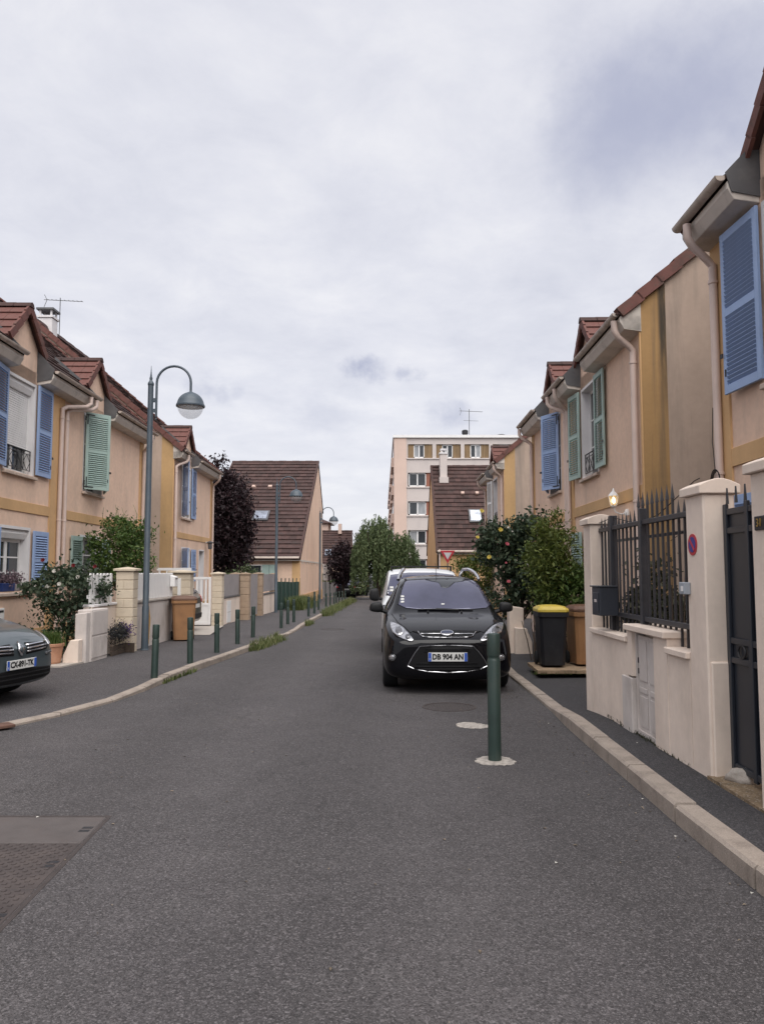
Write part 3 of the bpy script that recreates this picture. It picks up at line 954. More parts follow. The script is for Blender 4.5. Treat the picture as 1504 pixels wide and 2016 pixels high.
shutter(HB, FL, 18.36, 1, R(38), 3.57, 5.45, .66, 'green_paint')
shutter(HB, FL, 19.70, -1, R(24), 3.57, 5.45, .66, 'green_paint')
shutter(HB, FL, 18.34, -1, 0, 1.22, 2.42, .66, 'green_paint', slats=False, hard=False)
shutter(HB, FL, 19.68, 1, 0, 1.22, 2.42, .66, 'green_paint', slats=False, hard=False)
downpipe(HB, FL, 17.16, 18.05, -.3)
downpipe(HB, FL, 23.0, 22.7, -.3)
HC_ = house('terrace_house', 'peach terrace house with open blue shutters in front of the purple tree', 'house', FC, 26.1, 32.5,
            [dict(UP, c=28.0, rail=True), dict(GR, c=28.1), dict(c=30.65, wd=.85, z0=-.1, z1=2.42, kind='french')], 29, 6.95, near_gable='ochre_gable_shaded', far_gable='ochre_gable_shaded', pil=(.06, .36), group='peach terrace houses')
shutter(HC_, FC, 28.66, 1, 0, 3.57, 5.45, .66, 'blue_paint', slats=False, hard=False)
shutter(HC_, FC, 27.34, -1, R(30), 3.57, 5.45, .66, 'blue_paint', slats=False, hard=False)
shutter(HC_, FC, 28.78, 1, 0, 1.22, 2.42, .66, 'blue_paint', slats=False, hard=False)
shutter(HC_, FC, 27.44, -1, R(30), 1.22, 2.42, .66, 'blue_paint', slats=False, hard=False)
downpipe(HC_, FC, 26.25, 26.6, -.4)
downpipe(HC_, FC, 32.35, 32.1, -.4)
# ---- right row
HN = house('terrace_house', 'nearest peach terrace house at the right edge with one open blue shutter', 'house', FN_, 1.5, 9.05,
           [dict(UP, c=7.12, rail=True), dict(GR, c=7.12)], 6, 6.8, far_gable='ochre_gable_shaded', pil=(0, .40), group='peach terrace houses')
shutter(HN, FN_, 7.12 + .66, 1, R(4), 3.57, 5.42, .76, 'blue_paint', hard=False, rev=True)
shutter(HN, FN_, 7.12 - .66, -1, R(4), 3.57, 5.42, .76, 'blue_paint', hard=False, rev=True)
shutter(HN, FN_, 7.12 + .68, 1, R(5), 1.22, 2.42, .66, 'blue_paint', slats=False, hard=False)
downpipe(HN, FN_, 8.86, 8.75, -.1, r=.047)
HD = house('terrace_house', 'peach terrace house with open pale green shutters behind the iron fence', 'house', FRT, 12.16, 17.23,
           [dict(UP, c=15.5, rail=True), dict(GR, c=15.5)], 15, 6.8, near_gable='ochre_streaked_shaded', pil=(.05, .34), group='peach terrace houses')
shutter(HD, FRT, 15.5 - .66, -1, 0, 3.57, 5.42, .66, 'green_paint', hard=False, hw=.07)
shutter(HD, FRT, 15.5 + .66, 1, R(6), 3.57, 5.42, .66, 'green_paint', hard=False)
shutter(HD, FRT, 15.5 + .68, 1, R(4), 1.22, 2.42, .66, 'green_paint', hard=False)
downpipe(HD, FRT, 12.36, 12.25, -.3, r=.052)
downpipe(HD, FRT, 17.12, 16.9, -.3)
HE = house('terrace_house', 'peach terrace house with half closed blue shutters above the rose bush', 'house', FRT, 17.235, 21.9,
           [dict(UP, c=18.85), dict(GR, c=19.0)], 20, 6.8, far_gable='ochre_gable_shaded', pil=(0, .30), group='peach terrace houses')
shutter(HE, FRT, 18.2, 1, R(26), 3.57, 5.42, .66, 'blue_paint')
shutter(HE, FRT, 19.52, -1, R(16), 3.57, 5.42, .66, 'blue_paint')
downpipe(HE, FRT, 17.36, 17.7, -.3)
downpipe(HE, FRT, 21.7, 21.75, -.3)
HF = house('terrace_house', 'peach terrace house with an orange corner strip beyond the rose bush', 'house', FF_, 28.9, 34.6,
           [dict(UP, c=31.6, rail=True)], 31, 6.8, near_gable='ochre_gable_shaded', far_gable='ochre_gable_shaded', pil=(.06, .3), group='peach terrace houses')
shutter(HF, FF_, 31.6 + .66, 1, R(10), 3.57, 5.42, .66, 'white_paint', slats=False, hard=False)
downpipe(HF, FF_, 29.2, 29.0, -.4)
downpipe(HF, FF_, 34.4, 34.4, -.4)
# ================================================================== right: wall, iron fence, gate
FW = frame((2.42, 0, 0), (-.004, 1), (-1, -.004))
FWL = thing('boundary_wall', 'low beige rendered wall with stone coping and tall end pillar right of the road', 'wall', (2.35, 7.5, .04))
def wbox(mb, u0, u1, w0, w1, z0, z1):
    return mb.box(u0, u1, w1, w0, z0, z1, FW)
mb = MB(); wbox(mb, 7.55, 8.80, 0, -.22, -.15, .90); mk('wall_base', mb, 'fence_render', FWL)
mb = MB(); wbox(mb, 6.05, 6.52, 0, -.22, -.15, .90); mk('wall_base', mb, 'fence_render', FWL)
mb = MB(); wbox(mb, 6.52, 6.84, .004, -.22, -.15, 1.02); wbox(mb, 7.42, 7.55, .004, -.22, .59, 1.02); wbox(mb, 6.84, 7.42, -.12, -.22, -.15, 1.02)
wbox(mb, 7.42, 7.55, -.06, -.22, -.15, .59); mk('cabinet_housing', mb, 'fence_render', FWL)
for a, b in ((8.18, 8.80), (7.555, 8.17), (6.05, 6.515)):
    mb = MB(); wbox(mb, a, b - .006, .035, -.26, .90, .955); mk('coping_stone', mb, 'sill_stone' if 0 else 'fence_render', FWL, bevel=.008)
mb = MB(); wbox(mb, 6.50, 7.56, .045, -.27, 1.02, 1.08); mk('coping_stone', mb, 'fence_render', FWL, bevel=.008)
def pillar(name, u0, u1, th, zt, par):
    mb = MB(); wbox(mb, u0, u1, 0, -th, -.15, zt - .07); mk('pillar', mb, 'fence_render', par, bevel=.012)
    mb = MB(); n = 8
    pts = [(u0 - .03, .035 - (th + .07) * k / n, zt - .01 + .05 * math.sin(PI * k / n)) for k in range(n + 1)]
    pts += [(u0 - .03, -th - .035, zt - .075), (u0 - .03, .035, zt - .075)]
    mb.prism(pts, (u1 - u0 + .06, 0, 0), FW); mk('pillar_cap', mb, 'fence_render', par, bevel=.006)
pillar('pillar', 8.80, 9.10, .25, 2.20, FWL)
pillar('pillar', 5.72, 6.05, .24, 2.24, FWL)
mb = MB(); wbox(mb, 5.70, 6.0, -.02, -.29, -.15, .92); mk('pillar_foot', mb, 'fence_render', FWL, bevel=.01)
# meter cabinet doors in the wall
CB = thing('meter_cabinet', 'weathered white double door meter cabinet set into the beige wall under the iron fence', 'cabinet', (2.42, 7.1, .05))
for a, b in ((6.87, 7.12), (7.13, 7.40)):
    mb = MB(); wbox(mb, a, b, -.05, -.085, .10, .98)
    mk('cabinet_door', mb, 'cabinet', CB, bevel=.006)
    for z0, z1 in ((.14, .42), (.45, .50), (.56, .94)):
        mb = MB(); wbox(mb, a + .035, b - .035, -.042, -.05, z0, z1); mk('door_panel', mb, 'cabinet', CB, bevel=.006)
mb = MB(); wbox(mb, 6.845, 6.87, -.03, -.11, .03, 1.02); wbox(mb, 7.40, 7.42, -.03, -.11, .03, 1.02); wbox(mb, 6.87, 7.40, -.03, -.11, .03, .10); mk('cabinet_frame', mb, 'cabinet', CB)
mb = MB(); wbox(mb, 7.43, 7.72, .012, -.05, .02, .57); mk('low_box', mb, 'cabinet', CB, bevel=.008)
for zz in (.62, .72):
    mb = MB(); wbox(mb, 7.375, 7.39, -.04, -.05, zz, zz + .05); mk('lock', mb, 'iron', CB)
# railing
FE = thing('iron_fence', 'dark pointed iron bar fence standing on the beige wall', 'fence', (2.52, 7.4, .95))
barme = MB()
barme.box(-.0095, .0095, -.0095, .0095, 0, 1.13)
barme.add([(-.014, -.014, 1.13), (.014, -.014, 1.13), (.014, .014, 1.13), (-.014, .014, 1.13), (0, 0, 1.27)], [(0, 1, 4), (1, 2, 4), (2, 3, 4), (3, 0, 4)])
BAR = mesh('bar', barme, 'anthracite')
for i in range(22):
    u = 6.12 + i * .125
    if 6.50 < u < 7.56 and False:
        continue
    inst('bar', BAR, Matrix.Translation((FW @ Vector((u, -.12, .93 if u > 7.56 or u < 6.5 else 1.085))) - org(FE)), FE)
for zz in (1.135, 2.055):
    mb = MB(); mb.box(6.03, 8.82, -.145, -.095, zz - .022, zz + .022, FW); mk('rail', mb, 'anthracite', FE, bevel=.003)
mb = MB(); mb.box(6.05, 8.8, -.31, -.295, 1.92, 1.95, FW); mk('rear_rail', mb, 'anthracite', FE)
for u in (7.38, 8.33):
    mb = MB(); mb.box(u - .032, u + .032, -.16, -.08, .96 if u > 7.56 else 1.085, 2.19, FW); mk('post', mb, 'anthracite', FE, bevel=.004)
mb = MB()
P = lambda *a: FW @ Vector(a)
mb.tube([P(8.8, -.1, 2.14), P(8.3, -.12, 2.17), P(8.0, -.12, 2.12), P(7.6, -.14, 2.06), P(7.0, -.13, 2.10), P(6.5, -.12, 2.22), P(6.12, -.11, 2.31), P(6.0, -.1, 2.315)], .004, 5)
mb.tube([P(6.05, -.13, 1.98), P(6.4, -.14, 1.93), P(6.9, -.2, 1.86)], .003, 5)
tag(mk('cable', mb, 'rubber', smooth=40, loc=(2.5, 7.4, 2.1)), 'thin black cable strung along the spikes of the iron fence', 'cable')
# letter box
LB = thing('letter_box', 'small dark blue metal letter box hung on the iron fence', 'letter box', (2.40, 8.25, 1.12))
mb = MB(); mb.box(8.10, 8.40, -.09, .105, 1.12, 1.42, FW); mk('box', mb, 'navy', LB, bevel=.006)
mb = MB(); mb.box(8.09, 8.41, -.09, .125, 1.42, 1.435, FW); mk('lid', mb, 'navy', LB, bevel=.004)
mb = MB(); mb.box(8.14, 8.36, .105, .112, 1.15, 1.36, FW); mk('door', mb, 'navy', LB, bevel=.003)
mb = MB(); mb.box(8.20, 8.28, .112, .115, 1.26, 1.29, FW); mk('name_card', mb, 'cabinet', LB)
# intercom
IC = thing('intercom', 'small grey intercom box on the pillar below the no parking sign', 'intercom', (2.38, 6.03, 1.4))
mb = MB(); mb.box(5.99, 6.10, 0, .052, 1.405, 1.50, FW); mk('housing', mb, pm('grey_plastic', (.30, .33, .37), .45, .05), IC, bevel=.006)
mb = MB(); mb.box(6.01, 6.05, .052, .056, 1.43, 1.47, FW); mk('button', mb, 'white_paint', IC)
# no parking sign
NP = thing('no_parking_sign', 'round red and blue no parking sign on the beige gate pillar', 'sign', (2.38, 5.93, 1.72))
pm('sign_red', (.46, .035, .05), .45, .08, 6); pm('sign_blue', (.045, .045, .24), .45, .08, 6)
def disc(mb, u, z, r, w0, w1, n=28):
    mb.prism([(u + r * math.cos(2 * PI * k / n), w0, z + r * math.sin(2 * PI * k / n)) for k in range(n)], (0, w1 - w0, 0), FW)
mb = MB(); disc(mb, 5.925, 1.79, .083, .001, .006); mk('red_disc', mb, 'sign_red', NP)
mb = MB(); disc(mb, 5.925, 1.79, .06, .006, .009); mk('blue_disc', mb, 'sign_blue', NP)
mb = MB(); k = .7071
mb.prism([(5.925 + (a * k - b * k), .009, 1.79 + (a * k + b * k)) for a, b in ((-.062, -.010), (.062, -.010), (.062, .010), (-.062, .010))], (0, .002, 0), FW); mk('red_bar', mb, 'sign_red', NP)
# gate and its near pillar
GP = thing('gate_pillar', 'beige rendered gate pillar cut by the right edge of the picture', 'pillar', (2.5, 4.6, .08))
pillar('pillar', 4.25, 4.985, .3, 2.29, GP)
NPT = thing('house_number_plate', 'dark plaque with a gold house number on the pillar at the right edge', 'sign', (2.41, 4.8, 1.84))
mb = MB(); mb.box(4.62, 4.925, 0, .012, 1.845, 1.935, FW); mk('plaque', mb, 'iron', NPT, bevel=.004)
def text(name, body, size, M, mat, parent, depth=.002, align='CENTER', bold=.0):
    cu = bpy.data.curves.new(name, 'FONT'); cu.body = body; cu.size = size; cu.extrude = depth; cu.offset = bold
    cu.align_x = align; cu.align_y = 'CENTER'; cu.resolution_u = 2
    tmp = bpy.data.objects.new('tmp', cu); C.objects.link(tmp)
    bpy.context.view_layer.update()
    me = bpy.data.meshes.new_from_object(tmp.evaluated_get(bpy.context.evaluated_depsgraph_get()))
    bpy.data.objects.remove(tmp); bpy.data.curves.remove(cu)
    me.materials.clear(); me.materials.append(MATS[mat] if isinstance(mat, str) else mat)
    o = bpy.data.objects.new(name, me); C.objects.link(o); o.parent = parent
    if parent:
        M = Matrix.Translation(-org(parent)) @ M
    o.matrix_basis = M
    return o
pm('gold', (.45, .30, .08), .35, .1, 9, metal=.7)
text('number', '31', .075, rotm((0, -1, 0), (0, 0, 1), (-1, 0, 0), FW @ Vector((4.86, .014, 1.89))), 'gold', NPT)
GT = thing('garden_gate', 'tall dark metal garden gate between two beige pillars at right', 'gate', (2.6, 5.36, .1))
mb = MB(); mb.box(5.0, 5.71, -.19, -.165, .16, 2.04, FW); mk('gate_panel', mb, 'navy', GT, bevel=.003)
for u0, u1 in ((5.0, 5.05), (5.66, 5.71), (5.33, 5.38)):
    mb = MB(); mb.box(u0, u1, -.165, -.14, .14, 2.08, FW); mk('gate_stile', mb, 'navy', GT, bevel=.004)
for z0 in (.16, .92, 1.06, 1.86, 2.0):
    mb = MB(); mb.box(5.05, 5.66, -.165, -.145, z0, z0 + .045, FW); mk('gate_rail', mb, 'navy', GT, bevel=.004)
mb = MB()
for k in range(16):
    pass
mb.tube([P(5.5 + .055 * math.cos(2 * PI * k / 16), -.15, 1.012 + .045 * math.sin(2 * PI * k / 16)) for k in range(17)], .008, 6); mk('gate_ring', mb, 'iron', GT, smooth=40)
for i in range(5):
    mb = MB(); u = 5.08 + i * .14; mb.prism([(u, -.16, 2.08), (u + .03, -.16, 2.08), (u + .015, -.16, 2.2)], (0, .012, 0), FW); mk('gate_spike', mb, 'navy', GT)
mb = MB(); mb.prism([(4.9, .02, .055), (5.75, .02, .055), (5.75, -.6, .10), (4.9, -.6, .10)], (0, 0, .04), FW)
tag(mk('threshold_soil', mb, pm('soil', (.20, .145, .09), .95, .25, 9, .8, 60, speck=((.42, .36, .3), (.1, .07, .05), 90, .6))), kind='structure')
def lump(name, c, r, mat, seed, label, cat, sq=(1, 1, .6), n=3):
    bm = bmesh.new(); bmesh.ops.create_icosphere(bm, subdivisions=n, radius=1)
    rr = random.Random(seed)
    from mathutils import noise
    for v in bm.verts:
        f = 1 + .45 * noise.noise(v.co * 1.3 + Vector((seed * 3.1, 0, 0))) + .16 * noise.noise(v.co * 4 + Vector((seed, 2, 0)))
        v.co = Vector((v.co.x * sq[0], v.co.y * sq[1], v.co.z * sq[2])) * r * f
    me = bpy.data.meshes.new(name); bm.to_mesh(me); bm.free(); me.materials.append(MATS[mat]); me.shade_smooth()
    o = bpy.data.objects.new(name, me); C.objects.link(o); o.location = c
    return tag(o, label, cat)
lump('stone', (2.56, 5.56, .13), .095, 'concrete', 4, 'rounded pale stone wedged at the foot of the dark gate', 'stone', (1.1, 1, .75))
# lantern on the house
LA = thing('wall_lantern', 'white wall lantern with a lit warm bulb on the peach house right', 'lantern', (3.98, 13.1, 2.5))
Pd = lambda *a: FRT @ Vector(a)
mb = MB(); mb.tube([Pd(13.05, .02, 2.60), Pd(13.05, .12, 2.56), Pd(13.05, .22, 2.60), Pd(13.05, .25, 2.68)], .012, 8); mb.lathe([(.045, -.06), (.05, 0), (.03, .05)], Pd(13.05, .02, 2.60), 12); mk('bracket', mb, 'white_paint', LA, smooth=40)
mb = MB(); mb.lathe([(.03, 2.68), (.05, 2.70), (.052, 2.71), (.0, 2.71)], Vector((Pd(13.05, .25, 0))), 6); mb.lathe([(.09, 2.875), (.06, 2.92), (.02, 2.96), (.012, 3.0), (0, 3.01)], Vector(Pd(13.05, .25, 0)), 6)
for k in range(6):
    a = 2 * PI * k / 6
    c = Pd(13.05, .25, 0); q = Vector((math.cos(a), math.sin(a), 0))
    mb.tube([c + q * .052 + Vector((0, 0, 2.71)), c + q * .086 + Vector((0, 0, 2.88))], .006, 5)
mk('lantern_frame', mb, 'white_paint', LA, smooth=40)
lg = bpy.data.materials.new('lantern_glow'); lg.use_nodes = True
e_ = lg.node_tree.nodes['Principled BSDF']; e_.inputs['Base Color'].default_value = (.8, .7, .5, 1); e_.inputs['Emission Color'].default_value = (1, .72, .36, 1); e_.inputs['Emission Strength'].default_value = 1.1
MATS['lantern_glow'] = lg
lb_ = bpy.data.materials.new('bulb_glow'); lb_.use_nodes = True
e_ = lb_.node_tree.nodes['Principled BSDF']; e_.inputs['Emission Color'].default_value = (1, .82, .5, 1); e_.inputs['Emission Strength'].default_value = 2.5
MATS['bulb_glow'] = lb_
mb = MB(); mb.lathe([(.047, 2.712), (.079, 2.872)], Vector(Pd(13.05, .25, 0)), 6); mk('lantern_glass', mb, pm('lantern_glass', (.8, .62, .36), .2, .05, alpha=.45), LA)
mb = MB(); mb.lathe([(0, 2.74), (.028, 2.76), (.034, 2.80), (.02, 2.85), (0, 2.86)], Vector(Pd(13.05, .25, 0)), 10); mk('bulb', mb, 'bulb_glow', LA, smooth=60)

# ================================================================== bins, slab, right cabinets
mb = MB(); mb.prism([(2.40, 12.0, .015), (2.44, 13.05, .015), (4.0, 13.05, .015), (4.0, 12.0, .015)], (0, 0, .05))
mb2 = mb
tag(mk('bin_slab', mb, pm('sandy_concrete', (.30, .215, .14), .95, .18, 5, .6, 60, dirt=((.14, .10, .07), .6, 6, (1, 1, 1)))), kind='structure')
def wheelie(name, label, loc, rz, body, lid, w=.58, dp=.72, h=1.06, sticker=False, group=None):
    B = thing(name, label, 'bin', loc, group, 0)
    M = Matrix.Translation(loc) @ Matrix.Rotation(rz, 4, 'Z')
    mb = MB()                                # front faces local -y
    def ring(k, z, f0=0):
        a, b0, b1 = w / 2 * k, -dp / 2 * k, dp / 2 * (.8 + .2 * k)
        c = .045
        return [(-a + c, b0, z), (a - c, b0, z), (a, b0 + c, z), (a, b1 - c, z), (a - c, b1, z), (-a + c, b1, z), (-a, b1 - c, z), (-a, b0 + c, z)]
    rings = [ring(.80, .03), ring(.82, .12), ring(.96, h - .16), ring(.97, h - .15), ring(1.05, h - .145), ring(1.06, h - .075), ring(.98, h - .07)]
    vs = [p for r_ in rings for p in r_]
    fs = [tuple(range(7, -1, -1)), tuple(range(len(vs) - 8, len(vs)))]
    for i in range(len(rings) - 1):
        fs += [(i * 8 + k, i * 8 + (k + 1) % 8, (i + 1) * 8 + (k + 1) % 8, (i + 1) * 8 + k) for k in range(8)]
    mb.add(vs, fs, M); mk('bin_body', mb, body, B, bevel=.008, seg=2)
    mb = MB()
    a, b0, b1 = w / 2 * 1.07, -dp / 2 * 1.08, dp / 2 * 1.02
    def lr(k, z):
        c = .05
        return [(-a * k + c, b0 * k, z), (a * k - c, b0 * k, z), (a * k, b0 * k + c, z), (a * k, b1 * k - c, z), (a * k - c, b1 * k, z), (-a * k + c, b1 * k, z), (-a * k, b1 * k - c, z), (-a * k, b0 * k + c, z)]
    rings = [lr(1, h - .068), lr(1.0, h - .03), lr(.93, h + .0), lr(.90, h - .012), lr(.80, h + .022), lr(.4, h + .04)]
    vs = [p for r_ in rings for p in r_]
    fs = [tuple(range(7, -1, -1)), tuple(range(len(vs) - 8, len(vs)))]
    for i in range(len(rings) - 1):
        fs += [(i * 8 + k, i * 8 + (k + 1) % 8, (i + 1) * 8 + (k + 1) % 8, (i + 1) * 8 + k) for k in range(8)]
    mb.add(vs, fs, M); mk('bin_lid', mb, lid, B, bevel=.006, seg=2)
    for s in (-1, 1):
        mb = MB(); x0, x1 = sorted((s * w * .40, s * w * .49))
        mb.lathe([(.03, 0), (.1, .004), (.105, .02), (.105, abs(x1 - x0) - .02), (.1, abs(x1 - x0)), (.03, abs(x1 - x0))], (0, 0, 0), 18, M @ Matrix.Translation((x0, dp * .40, .105)) @ Matrix.Rotation(PI / 2, 4, 'Y'))
        mk('wheel', mb, 'rubber', B, smooth=40)
    mb = MB(); mb.tube([(-w * .42, dp * .56, h - .10), (w * .42, dp * .56, h - .10)], .014, 8, M); mk('handle', mb, body, B, smooth=40)
    if sticker:
        mb = MB(); mb.box(-.10, .10, -dp * .475, -dp * .468, .62, .76, M @ Matrix.Rotation(R(-2.6), 4, 'X')); mk('sticker', mb, 'grey_plastic', B)
    return B
pm('bin_black', (.013, .013, .016), .5, .15, 5, spec=.4, dirt=((.04, .04, .04), .4, 6, (1, 1, 1)))
pm('bin_yellow', (.50, .375, .06), .42, .08, 5, dirt=((.38, .27, .04), .5, 6, (1, 1, 1)))
pm('bin_brown', (.30, .155, .072), .5, .08, 4, dirt=((.18, .1, .06), .4, 4, (1, 1, .6)))
pm('bin_lid_brown', (.12, .062, .04), .5, .1, 5)
wheelie('wheelie_bin', 'black wheelie bin with a yellow lid on the slab beside the bush', (2.73, 12.55, .07), R(-2), 'bin_black', 'bin_yellow', w=.46, dp=.58, h=.94, sticker=True, group='wheelie bins')
wheelie('wheelie_bin', 'brown wheelie bin half hidden behind the beige wall on the right', (3.30, 12.7, .07), R(4), 'bin_brown', 'bin_lid_brown', w=.46, dp=.58, h=.94, group='wheelie bins')
wheelie('wheelie_bin', 'brown wheelie bin on the left pavement against the low wall', (-4.80, 18.72, gz(18.7) + .104), R(18), 'bin_brown', 'bin_lid_brown', w=.56, dp=.66, h=1.04, group='wheelie bins')
RC = thing('electric_cabinet', 'beige street cabinet with a chamfered box in front, beside the rose bush', 'cabinet', (2.75, 15.4, gz(15.4) + .1))
mb = MB(); mb.prism([(2.54, 15.45, -.2), (2.83, 15.45, -.2), (2.83, 15.45, .86), (2.54, 15.45, .90)], (0, .30, 0)); mk('cabinet_body', mb, 'fence_render', RC, bevel=.012)
mb = MB(); mb.prism([(2.62, 15.27, -.2), (2.96, 15.27, -.2), (2.96, 15.27, .18), (2.85, 15.27, .47), (2.63, 15.27, .48)], (0, .175, 0)); mk('low_box', mb, 'fence_render', RC, bevel=.012)

# ================================================================== lamp posts
def lamp_post(label, loc):
    L = thing('lamp_post', label, 'lamp post', loc, 'blue grey lamp posts')
    Z = Vector(loc)
    mb = MB(); mb.lathe([(.088, 0), (.088, .02), (.075, .03), (.072, .9), (.064, .92), (.058, 5.60), (.062, 5.605), (.068, 5.63), (.062, 5.66), (.05, 5.68), (.028, 5.72), (.034, 5.76), (.022, 5.80), (.012, 5.88), (.004, 6.03), (0, 6.04)], Z, 16)
    mk('pole', mb, 'lamp_paint', L, smooth=30)
    mb = MB(); mb.box(.03, .145, -.018, .018, 5.02, 5.10, Matrix.Translation(Z)); mb.box(.03, .145, -.018, .018, 5.24, 5.33, Matrix.Translation(Z)); mk('bracket', mb, 'lamp_paint', L, bevel=.005)
    ax, r = .125, .365
    path = [Z + Vector((ax, 0, 4.92)), Z + Vector((ax, 0, 5.2)), Z + Vector((ax, 0, 5.62))]
    path += [Z + Vector((ax + r - r * math.cos(PI * k / 14), 0, 5.66 + r * math.sin(PI * k / 14))) for k in range(15)]
    path += [Z + Vector((ax + 2 * r, 0, 5.46))]
    mb = MB(); mb.tube(path, .026, 10); mb.lathe([(0, 4.85), (.02, 4.87), (.012, 4.9), (.028, 4.93)], Z + Vector((ax, 0, 0)), 10); mk('arm', mb, 'lamp_paint', L, smooth=40)
    cx = Z + Vector((ax + 2 * r, 0, 5.17))
    mb = MB()
    pr = [(.022, .33), (.03, .30), (.06, .285)] + [(.285 * math.sin(PI / 2 * k / 10), .285 * math.cos(PI / 2 * k / 10) + .0) for k in range(3, 10)] + [(.30, .012), (.305, -.01), (.30, -.03), (.27, -.03), (.26, .0), (0, .16)]
    mb.lathe(pr, cx, 28); mk('lamp_shade', mb, 'lamp_paint', L, smooth=40)
    mb = MB(); mb.lathe([(.268 * math.cos(PI / 2 * k / 10), -.025 - .268 * math.sin(PI / 2 * k / 10)) for k in range(11)], cx, 28)
    mk('lamp_globe', mb, 'globe', L, smooth=80)
    return L
gm = bpy.data.materials.new('globe'); gm.use_nodes = True; t = gm.node_tree
bs = t.nodes['Principled BSDF']; bs.inputs['Base Color'].default_value = (.75, .75, .76, 1); bs.inputs['Roughness'].default_value = .12
tr = t.nodes.new('ShaderNodeBsdfTransparent'); tr.inputs[0].default_value = (.96, .96, .96, 1)
mx = t.nodes.new('ShaderNodeMixShader'); mx.inputs[0].default_value = .25
t.links.new(tr.outputs[0], mx.inputs[1]); t.links.new(bs.outputs[0], mx.inputs[2]); t.links.new(mx.outputs[0], t.nodes['Material Output'].inputs[0])
MATS['globe'] = gm
lamp_post('tall blue grey lamp post with hooked arm, nearest on the left pavement', (-4.94, 16.17, gz(16.17) + .10))
lamp_post('second hooked lamp post, in front of the big brown roof', (-4.68, 34.1, gz(34.1) + .10))
lamp_post('farthest hooked lamp post at the gable end of the brown roofed house', (-3.93, 48.8, gz(48.8) + .10))

# ================================================================== bollards
def bollard_mesh(h, r):
    mb = MB()
    mb.lathe([(r, 0), (r, h - .235), (r * .96, h - .228), (r * .90, h - .222), (r * .90, h - .205), (r * .96, h - .198), (r * 1.0, h - .19), (r * 1.0, h - .012), (r * .95, h - .004), (r * .8, h), (0, h + .004)], (0, 0, 0), 20)
    return mesh('bollard', mb, 'bollard_paint', 30)
BOL = [(-3.44, 11.77, .80), (-3.37, 13.66, .80), (-3.32, 15.62, .79), (-3.29, 17.68, .78), (-3.27, 19.66, .78), (-3.12, 24.0, .78), (-3.08, 25.34, .78), (-3.02, 26.53, .78),
       (-2.9, 30.56, .77), (-2.89, 33.1, .76), (-3.03, 37.0, .74), (-2.98, 41.2, .72), (-2.92, 43.6, .70), (-2.83, 45.6, .69), (-2.81, 47.6, .68), (-2.75, 49.6, .67), (-2.64, 51.4, .66), (-2.55, 53.4, .66)]
NTH = ['first', 'second', 'third', 'fourth', 'fifth', 'sixth', 'seventh', 'eighth', 'ninth', 'tenth', 'eleventh', 'twelfth', 'thirteenth', 'fourteenth', 'fifteenth', 'sixteenth', 'seventeenth', 'last']
BME = bollard_mesh(.79, .052)
for i, (x, y, h) in enumerate(BOL):
    o = bpy.data.objects.new('bollard', BME); C.objects.link(o)
    o.location = (x, y, gz(y) + lerp_tab(HL, y) - .008); o.scale = (1, 1, h / .79)
    o.rotation_euler = (R(rnd.uniform(-.8, .8)), R(rnd.uniform(-.8, .8)), 0)
    tag(o, '%s dark green bollard of the left kerb row counted from the camera' % NTH[i], 'bollard', 'bollards along the left kerb')
mbp = MB(); mbp.lathe([(.045, 0), (.045, .9), (.04, .92), (0, .925)], (-3.02, 34.6, gz(34.6) + .1), 12)
tag(mk('leaning_post', mbp, 'bollard_paint', smooth=30, loc=(-3.02, 34.6, gz(34.6))), 'thin dark post beside the tenth bollard at the grassy kerb', 'post')
RB = bpy.data.objects.new('bollard', bollard_mesh(1.10, .058)); C.objects.link(RB); RB.location = (.985, 6.86, gz(6.86) + .0)
tag(RB, 'tall dark green bollard standing in the road in front of the black car', 'bollard')
def patch(name, c, r0, r1, seed, mat, label, cat, z=.0035, n=72):
    rr = random.Random(seed); ph = [rr.uniform(0, 6.28) for _ in range(4)]
    pts = []
    for k in range(n):
        a = 2 * PI * k / n
        f = 1 + .10 * math.sin(2 * a + ph[0]) + .07 * math.sin(3 * a + ph[1]) + .03 * math.sin(11 * a + ph[2]) + .07 * rr.uniform(-1, 1)
        x, y = c[0] + r0 * f * math.cos(a), c[1] + r1 * f * math.sin(a)
        pts.append((x, y, gz(y) - .02))
    mb = MB(); mb.prism(pts, (0, 0, .02 + z))
    return tag(mk(name, mb, mat, loc=(c[0], c[1], gz(c[1]))), label, cat)
pm('cement', (.38, .345, .31), .95, .25, 16, .9, 50, dirt=((.16, .145, .13), .7, 11, (1, 1, 1)))
patch('cement_collar', (.985, 6.84), .155, .19, 3, 'cement', 'pale cement collar round the foot of the road bollard', 'cement')
patch('cement_patch', (.97, 8.45), .17, .18, 9, 'cement', 'pale oval cement patch in the road behind the bollard', 'cement')

# manholes and chamber covers
pm('cast_iron', (.05, .04, .038), .7, .15, 9, .5, 120, spec=.4)
def manhole(label, c, r):
    T = thing('manhole_cover', label, 'manhole cover', (c[0], c[1], gz(c[1])), 'manhole covers')
    Mz = Matrix.Translation((c[0], c[1], gz(c[1]))) @ Matrix.Rotation(-.009, 4, 'X')
    mb = MB(); mb.lathe([(r, -.02), (r, .004), (r * .9, .004), (r * .9, -.004), (0, -.004)], (0, 0, 0), 36, Mz); mk('rim', mb, 'cast_iron', T)
    mb = MB(); n = 17
    for i in range(n):
        x = -r * .86 + 2 * r * .86 * (i + .5) / n
        h = math.sqrt(max(0, (r * .87) ** 2 - x * x))
        if h > .03:
            mb.box(x - r * .028, x + r * .028, -h, h, -.006, .003, Mz)
    o = mk('ribs', mb, 'cast_iron', T); o['kind'] = 'stuff'
    return T
manhole('round ribbed manhole cover in the road in front of the black car', (.83, 9.66), .335)
